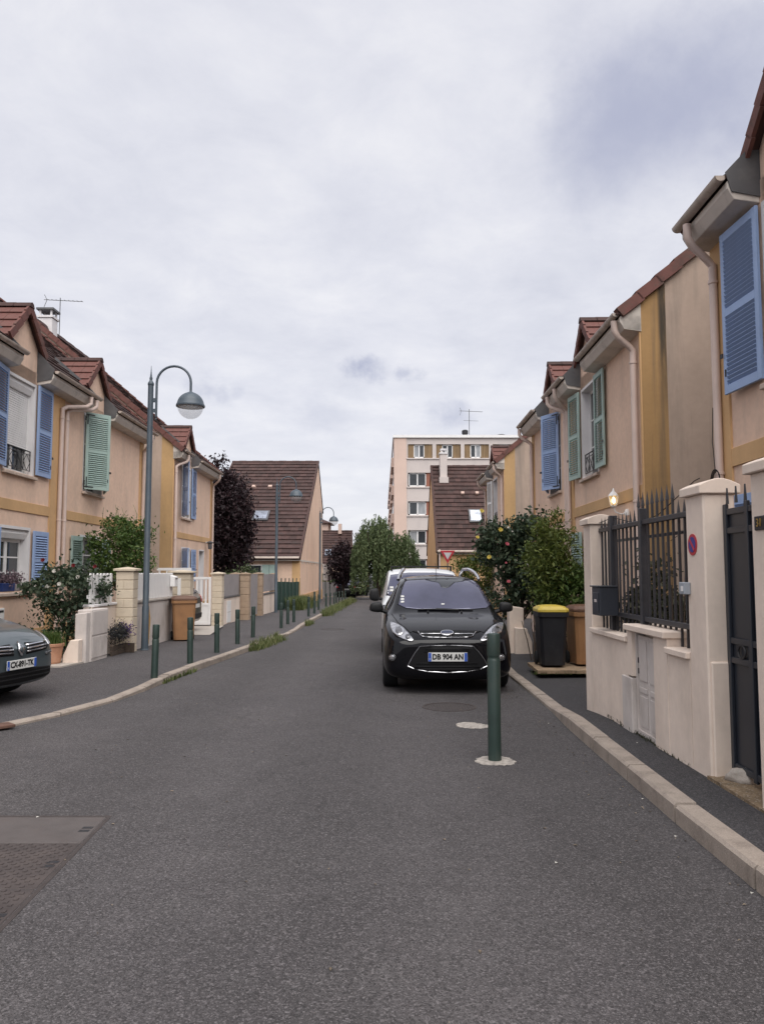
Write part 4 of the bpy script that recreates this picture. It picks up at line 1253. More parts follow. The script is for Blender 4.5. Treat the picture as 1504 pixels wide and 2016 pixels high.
manhole('round manhole cover farther up the road on the left', (-1.55, 24.4), .40)
CH = thing('chamber_cover', 'rusty metal inspection chamber covers set in the road, lower left', 'chamber cover', (-2.2, 4.6, gz(4.6)))
Mz = Matrix.Translation((0, 0, .0)) 
ca = math.atan2(-1.74 - -1.84, 3.63 - 5.22)
pm('cover_plain', (.088, .076, .073), .72, .1, 5, .3, 140, dirt=((.08, .06, .055), .5, 4, (1, 1, 1)))
pm('cover_ribbed', (.062, .050, .048), .75, .14, 6, .5, 150, dirt=((.10, .08, .07), .4, 6, (1, 1, 1)))
def cover(y0, y1, x0, x1, mat, ribs):
    sk = lambda y: (5.22 - y) * .055
    mb = MB(); pts = [(x0 + sk(y0), y0), (x1 + sk(y0), y0), (x1 + sk(y1), y1), (x0 + sk(y1), y1)]
    mb.prism([(x, y, gz(y) - .03) for x, y in pts], (0, 0, .034)); c_ = mk('cover_plate', mb, mat, CH, bevel=.004)
    for (fx, fy) in ((.07, .5), (.93, .5)):
        for e in (-.03, .03):
            x = x0 + (x1 - x0) * fx + sk((y0 + y1) / 2); y = y0 + (y1 - y0) * fy + e
            mb = MB(); mb.box(x - .032, x + .032, y - .018, y + .018, gz(y) + .0035, gz(y) + .0055); mk('lifting_slot', mb, 'iron', c_)
    if ribs:
        mb = MB()
        k = int((x1 - x0) / .035); m = int((y1 - y0) / .035)
        for i in range(k):
            for j in range(m):
                if (i + j) % 2:
                    continue
                x = x0 + .02 + i * .035; y = y0 + .02 + j * .035; x += sk(y)
                mb.box(x - .011, x + .011, y - .011, y + .011, gz(y) + .003, gz(y) + .0075)
        o = mk('tread_pattern', mb, mat, c_); o['kind'] = 'stuff'
    return c_
cover(4.74, 5.24, -2.56, -1.83, 'cover_plain', False)
cover(4.06, 4.73, -2.56, -1.83, 'cover_ribbed', True)
cover(3.38, 4.05, -2.56, -1.83, 'cover_ribbed', True)
mb = MB()
for x0, x1, y0, y1 in ((-2.60, -2.565, 3.34, 5.28), (-1.825, -1.80, 3.34, 5.28), (-2.565, -1.825, 5.245, 5.28), (-2.565, -1.825, 4.733, 4.737)):
    mb.prism([(x + (5.22 - y) * .055, y, gz(y) - .03) for x, y in ((x0, y0), (x1, y0), (x1, y1), (x0, y1))], (0, 0, .032))
mk('cover_frame', mb, 'cast_iron', CH)
DR = thing('kerb_drain', 'rusty iron drain set in the kerb at the left edge', 'drain', (-4.0, 8.05, gz(8) + .02))
mb = MB(); mb.prism([(-4.45, 7.6, gz(7.6) + .02), (-3.86, 8.25, gz(8.25) + .02), (-4.0, 8.38, gz(8.3) + .02), (-4.6, 7.75, gz(7.7) + .02)], (0, 0, .034)); mk('drain_plate', mb, pm('rust', (.115, .062, .045), .85, .2, 9, .4, 90), DR, bevel=.006)

# give way sign
GW = thing('give_way_sign', 'red and white triangular give way sign on a pole beyond the parked cars', 'sign', (3.24, 38, gz(38) + .1))
pm('sign_white', (.55, .55, .56), .4, .05, 5)
mb = MB(); mb.tube([(3.24, 38.03, gz(38) + .1), (3.24, 38.03, 2.6)], .03, 8); mk('pole', mb, 'zinc', GW, smooth=40)
def tri(s, y0, y1, zc):
    return MB().prism([(3.24 - s, y0, zc + s * .577), (3.24 + s, y0, zc + s * .577), (3.24, y0, zc - s * 1.155)], (0, y1 - y0, 0))
mk('red_border', tri(.37, 37.985, 38.0, 2.42), 'sign_red', GW, bevel=.02)
mk('white_face', tri(.20, 37.978, 37.985, 2.42), 'sign_white', GW)
pm('apt_pink', (.64, .485, .41), .9, .04, .4, dirt=((.42, .33, .29), .35, .5, (1, 1, .3)))
pm('apt_grey', (.57, .51, .48), .9, .04, .4, dirt=((.36, .33, .33), .35, .6, (1, 1, .3)))
# ================================================================== left boundary
ZL = lambda y: gz(y) + .10
def block_pillar(label, x0, x1, y0, y1, zt, mat, capmat, rows, group, cap_over=.05, name='stone_pillar', halves=True):
    zb = ZL(y0) - .05
    T = thing(name, label, 'pillar', ((x0 + x1) / 2, (y0 + y1) / 2, zb), group)
    h = (zt - zb) / rows; g = .006
    mb = MB(); mb.box(x0 + .012, x1 - .012, y0 + .012, y1 - .012, zb, zt); mk('core', mb, capmat, T)
    for i in range(rows):
        a, b = zb + i * h + g, zb + (i + 1) * h - g
        if halves and i % 2:
            xm = (x0 + x1) / 2 - .02
            for p, q in ((x0, xm - .002), (xm + .002, x1)):
                mb = MB(); mb.box(p, q, y0, y1, a, b); mk('block', mb, mat, T, bevel=.006)
        else:
            e = rnd.uniform(-.004, .004)
            mb = MB(); mb.box(x0 - e, x1 + e, y0 - e, y1 + e, a, b); mk('block', mb, mat, T, bevel=.008)
    mb = MB(); o = cap_over; xm, ym = (x0 + x1) / 2, (y0 + y1) / 2
    mb.add([(x0 - o, y0 - o, zt), (x1 + o, y0 - o, zt), (x1 + o, y1 + o, zt), (x0 - o, y1 + o, zt), (x0 - o, y0 - o, zt + .045), (x1 + o, y0 - o, zt + .045), (x1 + o, y1 + o, zt + .045), (x0 - o, y1 + o, zt + .045), (xm, ym, zt + .085)],
           [(3, 2, 1, 0), (0, 1, 5, 4), (1, 2, 6, 5), (2, 3, 7, 6), (3, 0, 4, 7), (4, 5, 8), (5, 6, 8), (6, 7, 8), (7, 4, 8)])
    mk('cap', mb, capmat, T, bevel=.006)
    return T
block_pillar('cream block pillar with a flat pyramid cap beside the first lamp post', -5.41, -5.06, 15.70, 16.02, 1.60, 'cream_block', 'cream_block', 9, 'stone pillars on the left')

def low_wall(label, x, y0, y1, th, zt, mat, cat='wall', name='low_wall', cope=True, copm='concrete', x_end=None):
    xe = x if x_end is None else x_end
    T = thing(name, label, cat, ((x + xe) / 2, (y0 + y1) / 2, ZL(y0)))
    mb = MB(); mb.prism([(x, y0, ZL(y0) - .3), (xe, y1, ZL(y0) - .3), (xe - th, y1, ZL(y0) - .3), (x - th, y0, ZL(y0) - .3)], (0, 0, zt - ZL(y0) + .3)); mk('wall_base', mb, mat, T)
    if cope:
        L = y1 - y0; k = max(1, round(L / .9))
        for i in range(k):
            a, b = y0 + L * i / k + .003, y0 + L * (i + 1) / k - .003
            xa, xb = x + (xe - x) * (a - y0) / L, x + (xe - x) * (b - y0) / L
            mb = MB(); mb.prism([(xa + .03, a, zt), (xb + .03, b, zt), (xb - th - .03, b, zt), (xa - th - .03, a, zt)], (0, 0, .05)); mk('coping_stone', mb, copm, T, bevel=.008)
    return T
low_wall('low pale wall under the white picket fence left of the block pillar', -5.40, 14.4, 15.69, .16, .92, 'fence_render', copm='reveal')
low_wall('low stained wall under the white board fence behind the first lamp post', -5.16, 16.03, 19.6, .16, .92, 'cabinet', copm='concrete')
PICK = MB(); PICK.box(-.011, .011, -.052, .052, 0, .55); PICK.add([(-.011, -.052, .55), (.011, -.052, .55), (.011, .052, .55), (-.011, .052, .55), (-.011, -.03, .575), (.011, -.03, .575), (.011, .03, .575), (-.011, .03, .575)], [(0, 1, 5, 4), (1, 2, 6, 5), (2, 3, 7, 6), (3, 0, 4, 7), (4, 5, 6, 7)])
PICKM = mesh('picket', PICK, 'white_paint')
def picket(label, x, y0, y1, step, zb):
    T = thing('picket_fence', label, 'fence', (x, (y0 + y1) / 2, zb), 'white fences on the left')
    k = int((y1 - y0) / step)
    for i in range(k):
        inst('picket', PICKM, Matrix.Translation(Vector((x, y0 + (i + .5) * (y1 - y0) / k, zb)) - org(T)), T)
    for zz in (.10, .42):
        mb = MB(); mb.box(x - .035, x - .012, y0, y1, zb + zz, zb + zz + .07); mk('rail', mb, 'white_paint', T)
    return T
picket('white picket fence with wide gaps left of the block pillar', -5.47, 14.4, 15.66, .165, .98)
picket('white close boarded fence on the low wall behind the first lamp post', -5.24, 16.06, 19.3, .118, .98)
LBX = thing('letter_box', 'white letter box fixed to the end of the white board fence', 'letter box', (-5.16, 19.15, 1.2))
mb = MB(); mb.prism([(-5.22, 19.0, 1.22), (-5.10, 19.0, 1.22), (-5.10, 19.0, 1.46), (-5.22, 19.0, 1.50)], (0, .28, 0)); mk('box', mb, 'white_paint', LBX, bevel=.006)
mb = MB(); mb.box(-5.098, -5.094, 19.05, 19.23, 1.40, 1.425); mk('slot', mb, 'iron', LBX)
# gate pier with a narrow recess
GPR = block_pillar('wide cream block pier behind the left wheelie bin', -5.50, -4.98, 20.05, 20.4, 1.55, 'cream_block', 'cream_block', 9, 'stone pillars on the left', .07)
mb = MB(); mb.box(-5.30, -5.22, 20.015, 20.05, .75, 1.42); mk('frame_strip', mb, 'white_paint', GPR)
block_pillar('cream block pillar right of the open white gate', -5.40, -5.08, 24.5, 24.85, 1.50, 'cream_block', 'cream_block', 9, 'stone pillars on the left', name='stone_pillar')
WG = thing('white_gate', 'open white metal gate leaf against the cream pillar on the left', 'gate', (-5.75, 24.4, ZL(24)))
zb = ZL(24.4) + .04
for x0, x1 in ((-6.28, -6.21), (-5.47, -5.40)):
    mb = MB(); mb.box(x0, x1, 24.36, 24.42, zb, 1.42); mk('gate_stile', mb, 'white_paint', WG, bevel=.004)
for z0, z1 in ((zb, zb + .09), (.52, .60), (1.34, 1.42)):
    mb = MB(); mb.box(-6.21, -5.47, 24.365, 24.415, z0, z1); mk('gate_rail', mb, 'white_paint', WG, bevel=.004)
mb = MB(); mb.box(-6.21, -5.47, 24.38, 24.40, zb + .09, .52); mk('gate_panel', mb, 'white_paint', WG)
for i in range(5):
    x = -6.12 + i * .14
    mb = MB(); mb.box(x - .03, x + .03, 24.375, 24.405, .60, 1.34); mk('gate_board', mb, 'white_paint', WG)
mb = MB(); mb.quad((-6.6, 20.6, ZL(20.6) + .004), (-4.55, 20.5, ZL(20.5) + .004), (-5.0, 24.45, ZL(24.4) + .004), (-6.6, 24.45, ZL(24.4) + .004))
tag(mk('driveway', mb, 'concrete'), kind='structure')
# white balustrade in the yard behind the pier
YB = thing('terrace_railing', 'small white terrace railing in the yard behind the cream pier', 'railing', (-6.1, 22.5, .9))
mb = MB()
mb.box(-6.6, -5.6, 22.6, 22.66, 1.62, 1.70); mb.box(-6.6, -5.6, 22.6, 22.66, 1.2, 1.26)
mk('handrail', mb, 'white_paint', YB)
for i in range(5):
    mb = MB(); mb.box(-6.55 + i * .22, -6.5 + i * .22, 22.61, 22.65, .3, 1.62); mk('baluster', mb, 'white_paint', YB)
# third house front: walls and brown pillars
low_wall('low cream wall with white meter box between cream and brown pillars', -5.12, 24.87, 27.85, .16, .72, 'fence_render', copm='zinc')
CB2 = thing('meter_box', 'white meter box set in the low cream wall past the white gate', 'cabinet', (-5.1, 26, .0))
mb = MB(); mb.box(-5.12, -5.10, 25.5, 26.15, -.10, .62); mk('meter_door', mb, 'white_paint', CB2, bevel=.004)
mb = MB(); mb.box(-5.10, -5.095, 25.55, 26.10, .24, .26); mk('door_gap', mb, 'cabinet', CB2)
pm('grey_panel', (.30, .275, .275), .8, .06, 3)
def panel(label, p, q, z0, z1, th=.04):
    mb = MB(); a, b = Vector((*p, z0)), Vector((*q, z0)); n = (b - a).cross(Vector((0, 0, 1))).normalized() * th
    mb.prism([a, b, b + n, a + n], (0, 0, z1 - z0))
    return tag(mk('screen_panel', mb, 'grey_panel', loc=((p[0] + q[0]) / 2, (p[1] + q[1]) / 2, z0)), label, 'screen', 'grey screen panels')
panel('grey screen panel above the low cream wall past the white gate', (-5.2, 24.87), (-5.2, 27.9), .78, 1.50)
panel('narrow grey screen panel between the two tall brown stone pillars', (-5.05, 28.36), (-5.05, 31.1), -.1, 1.50)
panel('grey screen panel above the wall in front of the second lamp post', (-5.0, 31.7), (-4.98, 35.6), .75, 1.48)
block_pillar('brown rough stone pillar set behind the low cream wall', -5.50, -5.17, 28.0, 28.34, 1.48, 'brown_block', 'brown_block', 7, 'stone pillars on the left', .03, halves=False)
block_pillar('tall brown rough stone pillar nearest the kerb on the left', -5.14, -4.80, 27.9, 28.24, 1.48, 'brown_block', 'brown_block', 7, 'stone pillars on the left', .03, halves=False)
block_pillar('tall brown rough stone pillar just left of the second lamp post', -5.20, -4.84, 31.2, 31.56, 1.48, 'brown_block', 'brown_block', 7, 'stone pillars on the left', .03, halves=False)
block_pillar('farthest brown stone pillar hidden partly by the second lamp post', -5.20, -4.90, 35.7, 36.0, 1.45, 'brown_block', 'brown_block', 7, 'stone pillars on the left', .03, halves=False)
low_wall('short yellowish wall in front of the second lamp post', -4.92, 31.6, 35.6, .16, .62, 'fence_render', copm='zinc')
# green mesh fence
GF = thing('green_fence', 'dark green screened fence with posts in front of the brown roofed house', 'fence', (-4.8, 39.5, ZL(39)))
pm('green_screen', (.018, .052, .040), .8, .15, 6, stretch=(1, 1, 3))
A, B = Vector((-4.98, 36.4, 0)), Vector((-4.5, 42.0, 0))
for i in range(6):
    p = A + (B - A) * (i / 6); q = A + (B - A) * ((i + 1) / 6)
    mb = MB(); mb.prism([(p.x, p.y, ZL(p.y)), (q.x, q.y, ZL(q.y)), (q.x - .02, q.y, ZL(q.y)), (p.x - .02, p.y, ZL(p.y))], (0, 0, 1.33 + rnd.uniform(-.02, .02))); mk('screen_panel', mb, 'green_screen', GF)
for i in range(7):
    p = A + (B - A) * (i / 6)
    mb = MB(); mb.tube([(p.x + .03, p.y, ZL(p.y)), (p.x + .03, p.y, ZL(p.y) + 1.52)], .028, 8); mk('post', mb, pm('green_post', (.06, .085, .075), .6), GF, smooth=40)
# street cabinet with a chamfered side box
EC = thing('electric_cabinet', 'white street electric cabinet with a chamfered side box left of the block pillar', 'cabinet', (-5.2, 14.2, ZL(14)))
mb = MB(); mb.box(-5.46, -5.20, 13.88, 14.70, ZL(14) - .1, .90); mk('cabinet_body', mb, 'cabinet', EC, bevel=.012)
mb = MB(); mb.prism([(-5.43, 13.70, ZL(14) - .1), (-5.225, 13.70, ZL(14) - .1), (-5.225, 13.70, .86), (-5.43, 13.70, .84)], (0, .175, 0)); mk('side_box', mb, 'cabinet', EC, bevel=.012)
mb = MB(); mb.prism([(-5.55, 13.50, ZL(14) - .1), (-5.28, 13.50, ZL(14) - .1), (-5.28, 13.50, .40), (-5.43, 13.50, .39), (-5.55, 13.50, .12)], (0, .19, 0)); mk('low_box', mb, 'fence_render', EC, bevel=.012)
for a, b, z0, z1 in ((13.91, 14.67, .44, .87), (13.91, 14.28, .03, .41), (14.30, 14.67, .03, .41)):
    mb = MB(); mb.box(-5.20, -5.188, a, b, z0, z1); mk('cabinet_door', mb, 'cabinet', EC, bevel=.004)
# ochre boards leaning by the wall
pm('ochre_board', (.50, .285, .085), .7, .1, 4)
for i, (y, lab) in enumerate(((17.05, 'narrow ochre board leaning on the low wall right behind the first lamp post'), (19.35, 'narrow ochre board leaning on the low wall beside the left wheelie bin'))):
    T = thing('leaning_board', lab, 'board', (-5.1, y, ZL(y)), 'ochre boards')
    mb = MB(); mb.prism([(-5.145, y - .20, ZL(y) + .0), (-5.145, y - .30, ZL(y) + .35), (-5.145, y - .05, ZL(y) + .98), (-5.145, y + .10, ZL(y) + .6), (-5.145, y + .02, ZL(y) + .06)], (.02, 0, 0)); mk('board_face', mb, 'ochre_board', T)
    mb = MB(); mb.tube([(-5.11, y - .32, ZL(y) + .42), (-5.10, y - .16, ZL(y) + .02)], .014, 6); mk('stick', mb, 'bark', T)
# pale slab in front of the terracotta pot
mb = MB(); mb.prism([(-7.0, 12.9, ZL(13) - .05), (-5.35, 13.0, ZL(13) - .05), (-5.25, 13.6, ZL(13) - .05), (-5.3, 14.3, ZL(13) - .05), (-7.0, 14.3, ZL(13) - .05)], (0, 0, .075))
tag(mk('door_slab', mb, 'concrete'), kind='structure')

# ================================================================== brown roofed houses beyond
def tiled_house(name, label, x0, x1, y0, yr, y1, ze, zr, zeb, front, gable, nrow, group=None, verge='tile_brown', cw=.5):
    T = thing(name, label, 'house', ((x0 + x1) / 2, y0, gz(y0)), group)
    mb = MB(); zb = gz(y0) - .6
    mb.quad((x0, y0, zb), (x1, y0, zb), (x1, y0, ze), (x0, y0, ze)); mk('front_wall', mb, front, T)
    for x, s in ((x0, 1), (x1, -1)):
        mb = MB(); mb.prism([(x, y0, zb), (x, y0, ze - .03), (x, yr, zr - .06), (x, y1, zeb - .03), (x, y1, zb)], (s * .2, 0, 0)); mk('gable_wall', mb, gable, T)
    mb = MB(); mb.quad((x0, y1, zb), (x1, y1, zb), (x1, y1, zeb), (x0, y1, zeb)); mk('rear_wall', mb, front, T)
    d = Vector((1, 0, 0)); o = .05
    sl = Vector((0, yr - y0, zr - ze)); L = sl.length; up = Vector((0, -sl.z, sl.y)).normalized()
    e0 = Vector((x0 - o, y0, ze)) - sl.normalized() * .35
    deck = MB(); deck.prism([(x0 - o, e0.y, e0.z), (x0 - o, yr, zr), (x0 - o, y1 + .3, zeb - .2), (x0 - o, y1 + .3, zeb - .32), (x0 - o, yr, zr - .14), (x0 - o, e0.y, e0.z - .12)], (x1 - x0 + 2 * o, 0, 0))
    rf = mk('roof', deck, 'tile_brown', T)
    mb = MB(); nc = int((x1 - x0 + 2 * o) / cw)
    tile_rows(mb, e0, d, sl.normalized(), up, nc, nrow, (x1 - x0 + 2 * o) / nc, (L + .35) / nrow, th=.06)
    t_ = mk('roof_tiles', mb, 'tile_brown', rf); t_['kind'] = 'stuff'
    k = int((x1 - x0) / .45)
    for i in range(k):
        a_ = x0 - o + (x1 - x0 + 2 * o) * i / k; b_ = (x1 - x0 + 2 * o) / k + .03
        mb = MB(); mb.prism([(a_, yr - .16, zr - .06), (a_, yr - .08, zr + .06 + .012 * (i % 2)), (a_, yr + .08, zr + .06 + .012 * (i % 2)), (a_, yr + .16, zr - .06)], (b_, 0, 0)); mk('ridge_tile', mb, 'tile_brown', rf)
    k = nrow // 2
    for x, s in ((x0 - o, -1), (x1 + o, 1)):
        for i in range(k):
            q0 = Vector((x, 0, 0)) + Vector((0, e0.y, e0.z)) + sl.normalized() * ((L + .35) * i / k); q1 = q0 + sl.normalized() * ((L + .35) / k + .03)
            l_ = [q0 + d * s * .02 + up * .075, q1 + d * s * .02 + up * .07, q1 - d * s * .10 + up * .07, q0 - d * s * .10 + up * .075]
            mb = MB(); mb.add(l_ + [p - up * .2 for p in l_], [(0, 1, 2, 3), (7, 6, 5, 4), (0, 4, 5, 1), (1, 5, 6, 2), (2, 6, 7, 3), (3, 7, 4, 0)]); mk('verge_tile', mb, verge, rf)
    mb = MB(); mb.tube([(x0, e0.y - .06, e0.z + .0), (x1, e0.y - .06, e0.z + .0)], .07, 8); mk('gutter', mb, 'gutter', T, smooth=40)
    mb = MB(); mb.box(x0, x1, e0.y + .02, y0, e0.z - .16, e0.z - .1); mk('soffit', mb, 'soffit', T)
    return T, (lambda x, s: Vector((x, y0, ze)) + sl * s), up, sl.normalized()
def roof_piece(T, P, up, dn, w, h, th, mat, name, mb=None):
    d = Vector((1, 0, 0)); mb = MB()
    l_ = [P - d * w / 2 - dn * h / 2, P + d * w / 2 - dn * h / 2, P + d * w / 2 + dn * h / 2, P - d * w / 2 + dn * h / 2]
    mb.add([p + up * .03 for p in l_] + [p + up * (.03 + th) for p in l_], [(3, 2, 1, 0), (4, 5, 6, 7), (0, 1, 5, 4), (1, 2, 6, 5), (2, 3, 7, 6), (3, 0, 4, 7)])
    return mk(name, mb, mat, T)
pm('glass_sky', (.34, .37, .43), .05, .3, 2, metal=.5, spec=.8)
HH, rp, up_, dn_ = tiled_house('steep_roof_house', 'peach gabled house with a large brown tiled roof behind the second lamp post', -10.4, -4.48, 42.0, 53.5, 57.7, 2.52, 9.30, 6.3, 'peach', 'peach', 26, cw=.42)
sk = roof_piece(HH, rp(-7.25, .345), up_, dn_, .95, 1.25, .12, 'zinc', 'skylight')
roof_piece(sk, rp(-7.25, .345) + up_ * .125, up_, dn_, .76, 1.0, .02, 'glass_sky', 'pane')
for x in (-8.3, -7.25):
    roof_piece(HH, rp(x, .66), up_, dn_, .24, .26, .16, pm('vent_tile', (.50, .36, .30), .8), 'roof_vent')
mb = MB(); mb.box(-4.49, -4.455, 42.0, 57.7, 2.16, 2.26); mk('band', mb, 'soffit', HH)
for i in range(7):
    mb = MB(); mb.box(-4.455, -4.44, 43 + i * 2, 43.2 + i * 2, 2.02, 2.16); mk('drip_mark', mb, 'soffit', HH)
mb = MB(); mb.box(-4.48, -4.44, 42.0, 57.7, gz(50) - .5, .30); mk('plinth', mb, 'ochre', HH)
mb = MB(); mb.box(-4.90, -4.46, 41.97, 42.0, -.5, 2.4); mk('corner_strip', mb, 'ochre', HH)
mb = MB(); mb.box(-7.42, -6.53, 41.95, 42.0, .9, 1.98); w_ = mk('window', mb, 'white_paint', HH)
mb = MB(); mb.box(-7.36, -6.59, 41.93, 41.95, .95, 1.92); mk('pane', mb, 'glass_dark', w_)
mb = MB(); mb.box(-6.52, -5.75, 41.91, 41.96, .9, 1.98); mk('shutter', mb, 'green_paint', HH)
mb = MB(); mb.box(-6.14, -6.12, 41.905, 41.91, .92, 1.96); mk('shutter_joint', mb, 'iron', HH)

HG, rp, up_, dn_ = tiled_house('steep_roof_house', 'ochre walled house with brown tiled roof and white chimney on the right', 3.22, 10.2, 45.0, 49.8, 54.6, 3.03, 8.47, 3.03, 'ochre', 'ochre', 20, verge='tile_brown', cw=.36)
sk = roof_piece(HG, rp(5.68, .345), up_, dn_, .80, 1.1, .12, 'zinc', 'skylight')
roof_piece(sk, rp(5.68, .345) + up_ * .125, up_, dn_, .62, .9, .02, 'glass_sky', 'pane')
for x in (5.05, 5.95):
    roof_piece(HG, rp(x, .625), up_, dn_, .20, .20, .16, 'vent_tile', 'roof_vent')
CHM = MB(); CHM.box(3.72, 4.18, 48.9, 49.6, 7.4, 9.15); ch = mk('chimney', CHM, 'apt_grey', HG, bevel=.02)
mb = MB(); mb.box(3.68, 4.22, 48.85, 49.65, 9.15, 9.24); mb.box(3.76, 4.14, 48.95, 49.55, 9.42, 9.50); mk('chimney_cap', mb, 'reveal', ch)
mb = MB()
for x in (3.78, 4.06):
    mb.box(x, x + .06, 48.97, 49.03, 9.24, 9.42)
mk('cap_legs', mb, 'reveal', ch)
mb = MB(); mb.box(3.66, 4.24, 48.65, 48.9, 7.25, 7.62); mk('chimney_flashing', mb, 'apt_grey', ch)
mb = MB(); mb.tube([(3.35, 44.8, 2.9), (3.35, 44.9, gz(45))], .05, 8); mk('downpipe', mb, 'pipe', HG, smooth=40)

# ================================================================== apartment block
AP = thing('apartment_block', 'tall pink and grey apartment block with flat roof behind the houses', 'apartment block', (8, 75, gz(75)))
pm('wood_panel', (.22, .145, .075), .7, .25, 1.2, stretch=(5, 1, .3))
pm('rust_panel', (.26, .105, .07), .7, .1, 2)
rows = [(14.15 - 2.83 * k) for k in range(5)]
colX = [2.55, 5.34, 8.12, 10.9, 13.7]
holes = [(x, x + 2.42, zt - 1.37, zt) for zt in rows for x in colX]
MA = frame((0, 75, 0), (1, 0), (0, -1))
mb = MB(); mb.box(1.18, 2.40, -58, .10, -2, 14.78, MA); mk('corner_wall', mb, 'apt_pink', AP)
mb = MB(); wall_grid(mb, MA, 2.40, 17.5, -2, 14.78, holes, thick=.3); mk('wall', mb, 'apt_grey', AP)
mb = MB(); mb.box(2.4, 17.5, -58, -1.2, -2, 14.78, MA); mk('core', mb, 'glass_dark', AP)
mb = MB(); mb.box(1.08, 17.8, -58.1, .22, 14.78, 15.05, MA); mk('roof_slab', mb, 'white_paint', AP)
for r_, zt in enumerate(rows):
    mb = MB(); mb.box(2.38, 17.5, .0, .10, zt - 1.50, zt - 1.40, MA); mk('sill_band', mb, 'apt_grey', AP)
    for c_, x in enumerate(colX):
        fr = MB(); a, b = x + .03, x + 2.39
        wood = r_ == 0
        g0, g1 = (a + (.55 if wood else .05), b - (.75 if wood else .6))
        for p, q, z0, z1 in ((g0, g0 + .09, zt - 1.35, zt - .02), (g1 - .09, g1, zt - 1.35, zt - .02), (g0, g1, zt - 1.35, zt - 1.24), (g0, g1, zt - .12, zt - .02), ((g0 + g1) / 2 - .06, (g0 + g1) / 2 + .06, zt - 1.3, zt - .1)):
            fr.box(p, q, -.24, -.16, z0, z1, MA)
        w_ = mk('window', fr, 'white_paint', AP)
        for k in range(2):
            p0 = g0 + .09 + k * ((g1 - g0 - .18) / 2 + .0); p1 = p0 + (g1 - g0 - .18) / 2
            mb = MB(); mb.box(p0, p1, -.215, -.205, zt - 1.27, zt - .08, MA); mk('pane', mb, 'glass_curtain' if (r_ + c_ + k) % 3 == 0 else 'glass_dark', w_)
        for p, q in ((a - .03, g0 - .005), (g1 + .005, b + .03)):
            if q - p > .1:
                mb = MB(); mb.box(p, q, -.26, -.12, zt - 1.37, zt, MA); mk('infill_panel', mb, 'wood_panel' if wood else 'rust_panel', AP)
for k in range(5):                            # balconies down the long side
    zt = rows[k]
    for j in range(6):
        y = 77 + j * 9.2
        mb = MB(); mb.box(.95, 1.18, y, y + 6.2, zt - 2.0, zt - 1.05); mk('balcony', mb, 'apt_pink', AP)
        mb = MB(); mb.box(1.15, 1.19, y, y + 6.2, zt - 1.05, zt + .3); mk('balcony_door', mb, 'glass_dark', AP)
for x, h, r_ in ((8.35, .8, .32), (12.0, .35, .36)):
    mb = MB(); mb.lathe([(r_ * .8, 15.0), (r_ * .8, 15.05 + h * .5), (r_, 15.05 + h * .5), (r_, 15.05 + h * .9), (r_ * .6, 15.05 + h), (0, 15.05 + h)], (x, 76.5, 0), 12); mk('roof_vent', mb, 'iron', AP, smooth=40)
def antenna(label, base, h, L, r, dirv, bars, fold=True, low=None):
    T = thing('tv_antenna', label, 'antenna', base, 'rooftop aerials')
    b = Vector(base); d = Vector(dirv).normalized(); s = Vector((-d.y, d.x, 0))
    mb = MB(); mb.tube([b, b + Vector((0, 0, h))], r * 1.3, 6); mk('mast', mb, 'zinc', T)
    top = b + Vector((0, 0, h * .93))
    mb = MB(); mb.tube([top - d * L * .42, top + d * L * .58], r, 5); mk('boom', mb, 'zinc', T)
    for i in range(bars):
        p = top + d * (L * (-.30 + .86 * i / (bars - 1)))
        mb = MB(); mb.tube([p - s * L * .12 - Vector((0, 0, L * .02)), p + s * L * .12 + Vector((0, 0, L * .03))], r * .6, 4); mk('element', mb, 'zinc', T)
    p = top - d * L * .34
    for e in (1, -1):
        mb = MB(); mb.tube([p, p - d * L * .07 + Vector((0, 0, e * L * .14 - (L * .06 if e < 0 else 0)))], r * .9, 4); mk('reflector', mb, 'zinc', T)
    if low:
        q = b + Vector((0, 0, h * low))
        mb = MB(); mb.tube([q - d * L * .25, q + d * L * .4], r * .8, 4); mk('lower_boom', mb, 'zinc', T)
    return T
antenna('thin rake aerial standing on the flat apartment roof', (8.75, 76.2, 15.0), 2.9, 2.4, .025, (1, .2, 0), 8, low=.6)
antenna('rake aerial beside the chimney on the left terrace roofs', (-11.80, 27.5, 10.2), 1.42, 1.36, .012, (1, .15, 0), 9)
CN = thing('roof_chimney', 'square white chimney with a capped top on the left terrace roof', 'chimney', (-12.1, 27.2, 10.2))
mb = MB(); mb.box(-12.36, -11.86, 27.0, 27.5, 9.6, 10.72); mk('stack', mb, 'reveal', CN, bevel=.02)
mb = MB(); mb.box(-12.40, -11.82, 26.96, 27.54, 10.72, 10.79); mk('stack_band', mb, 'reveal', CN)
for x, y in ((-12.34, 27.02), (-11.94, 27.02), (-12.34, 27.42), (-11.94, 27.42)):
    mb = MB(); mb.box(x, x + .06, y, y + .06, 10.79, 11.0); mk('cap_leg', mb, 'reveal', CN)
mb = MB(); mb.box(-12.42, -11.80, 26.94, 27.56, 11.0, 11.07); mk('cap_slab', mb, 'zinc', CN)

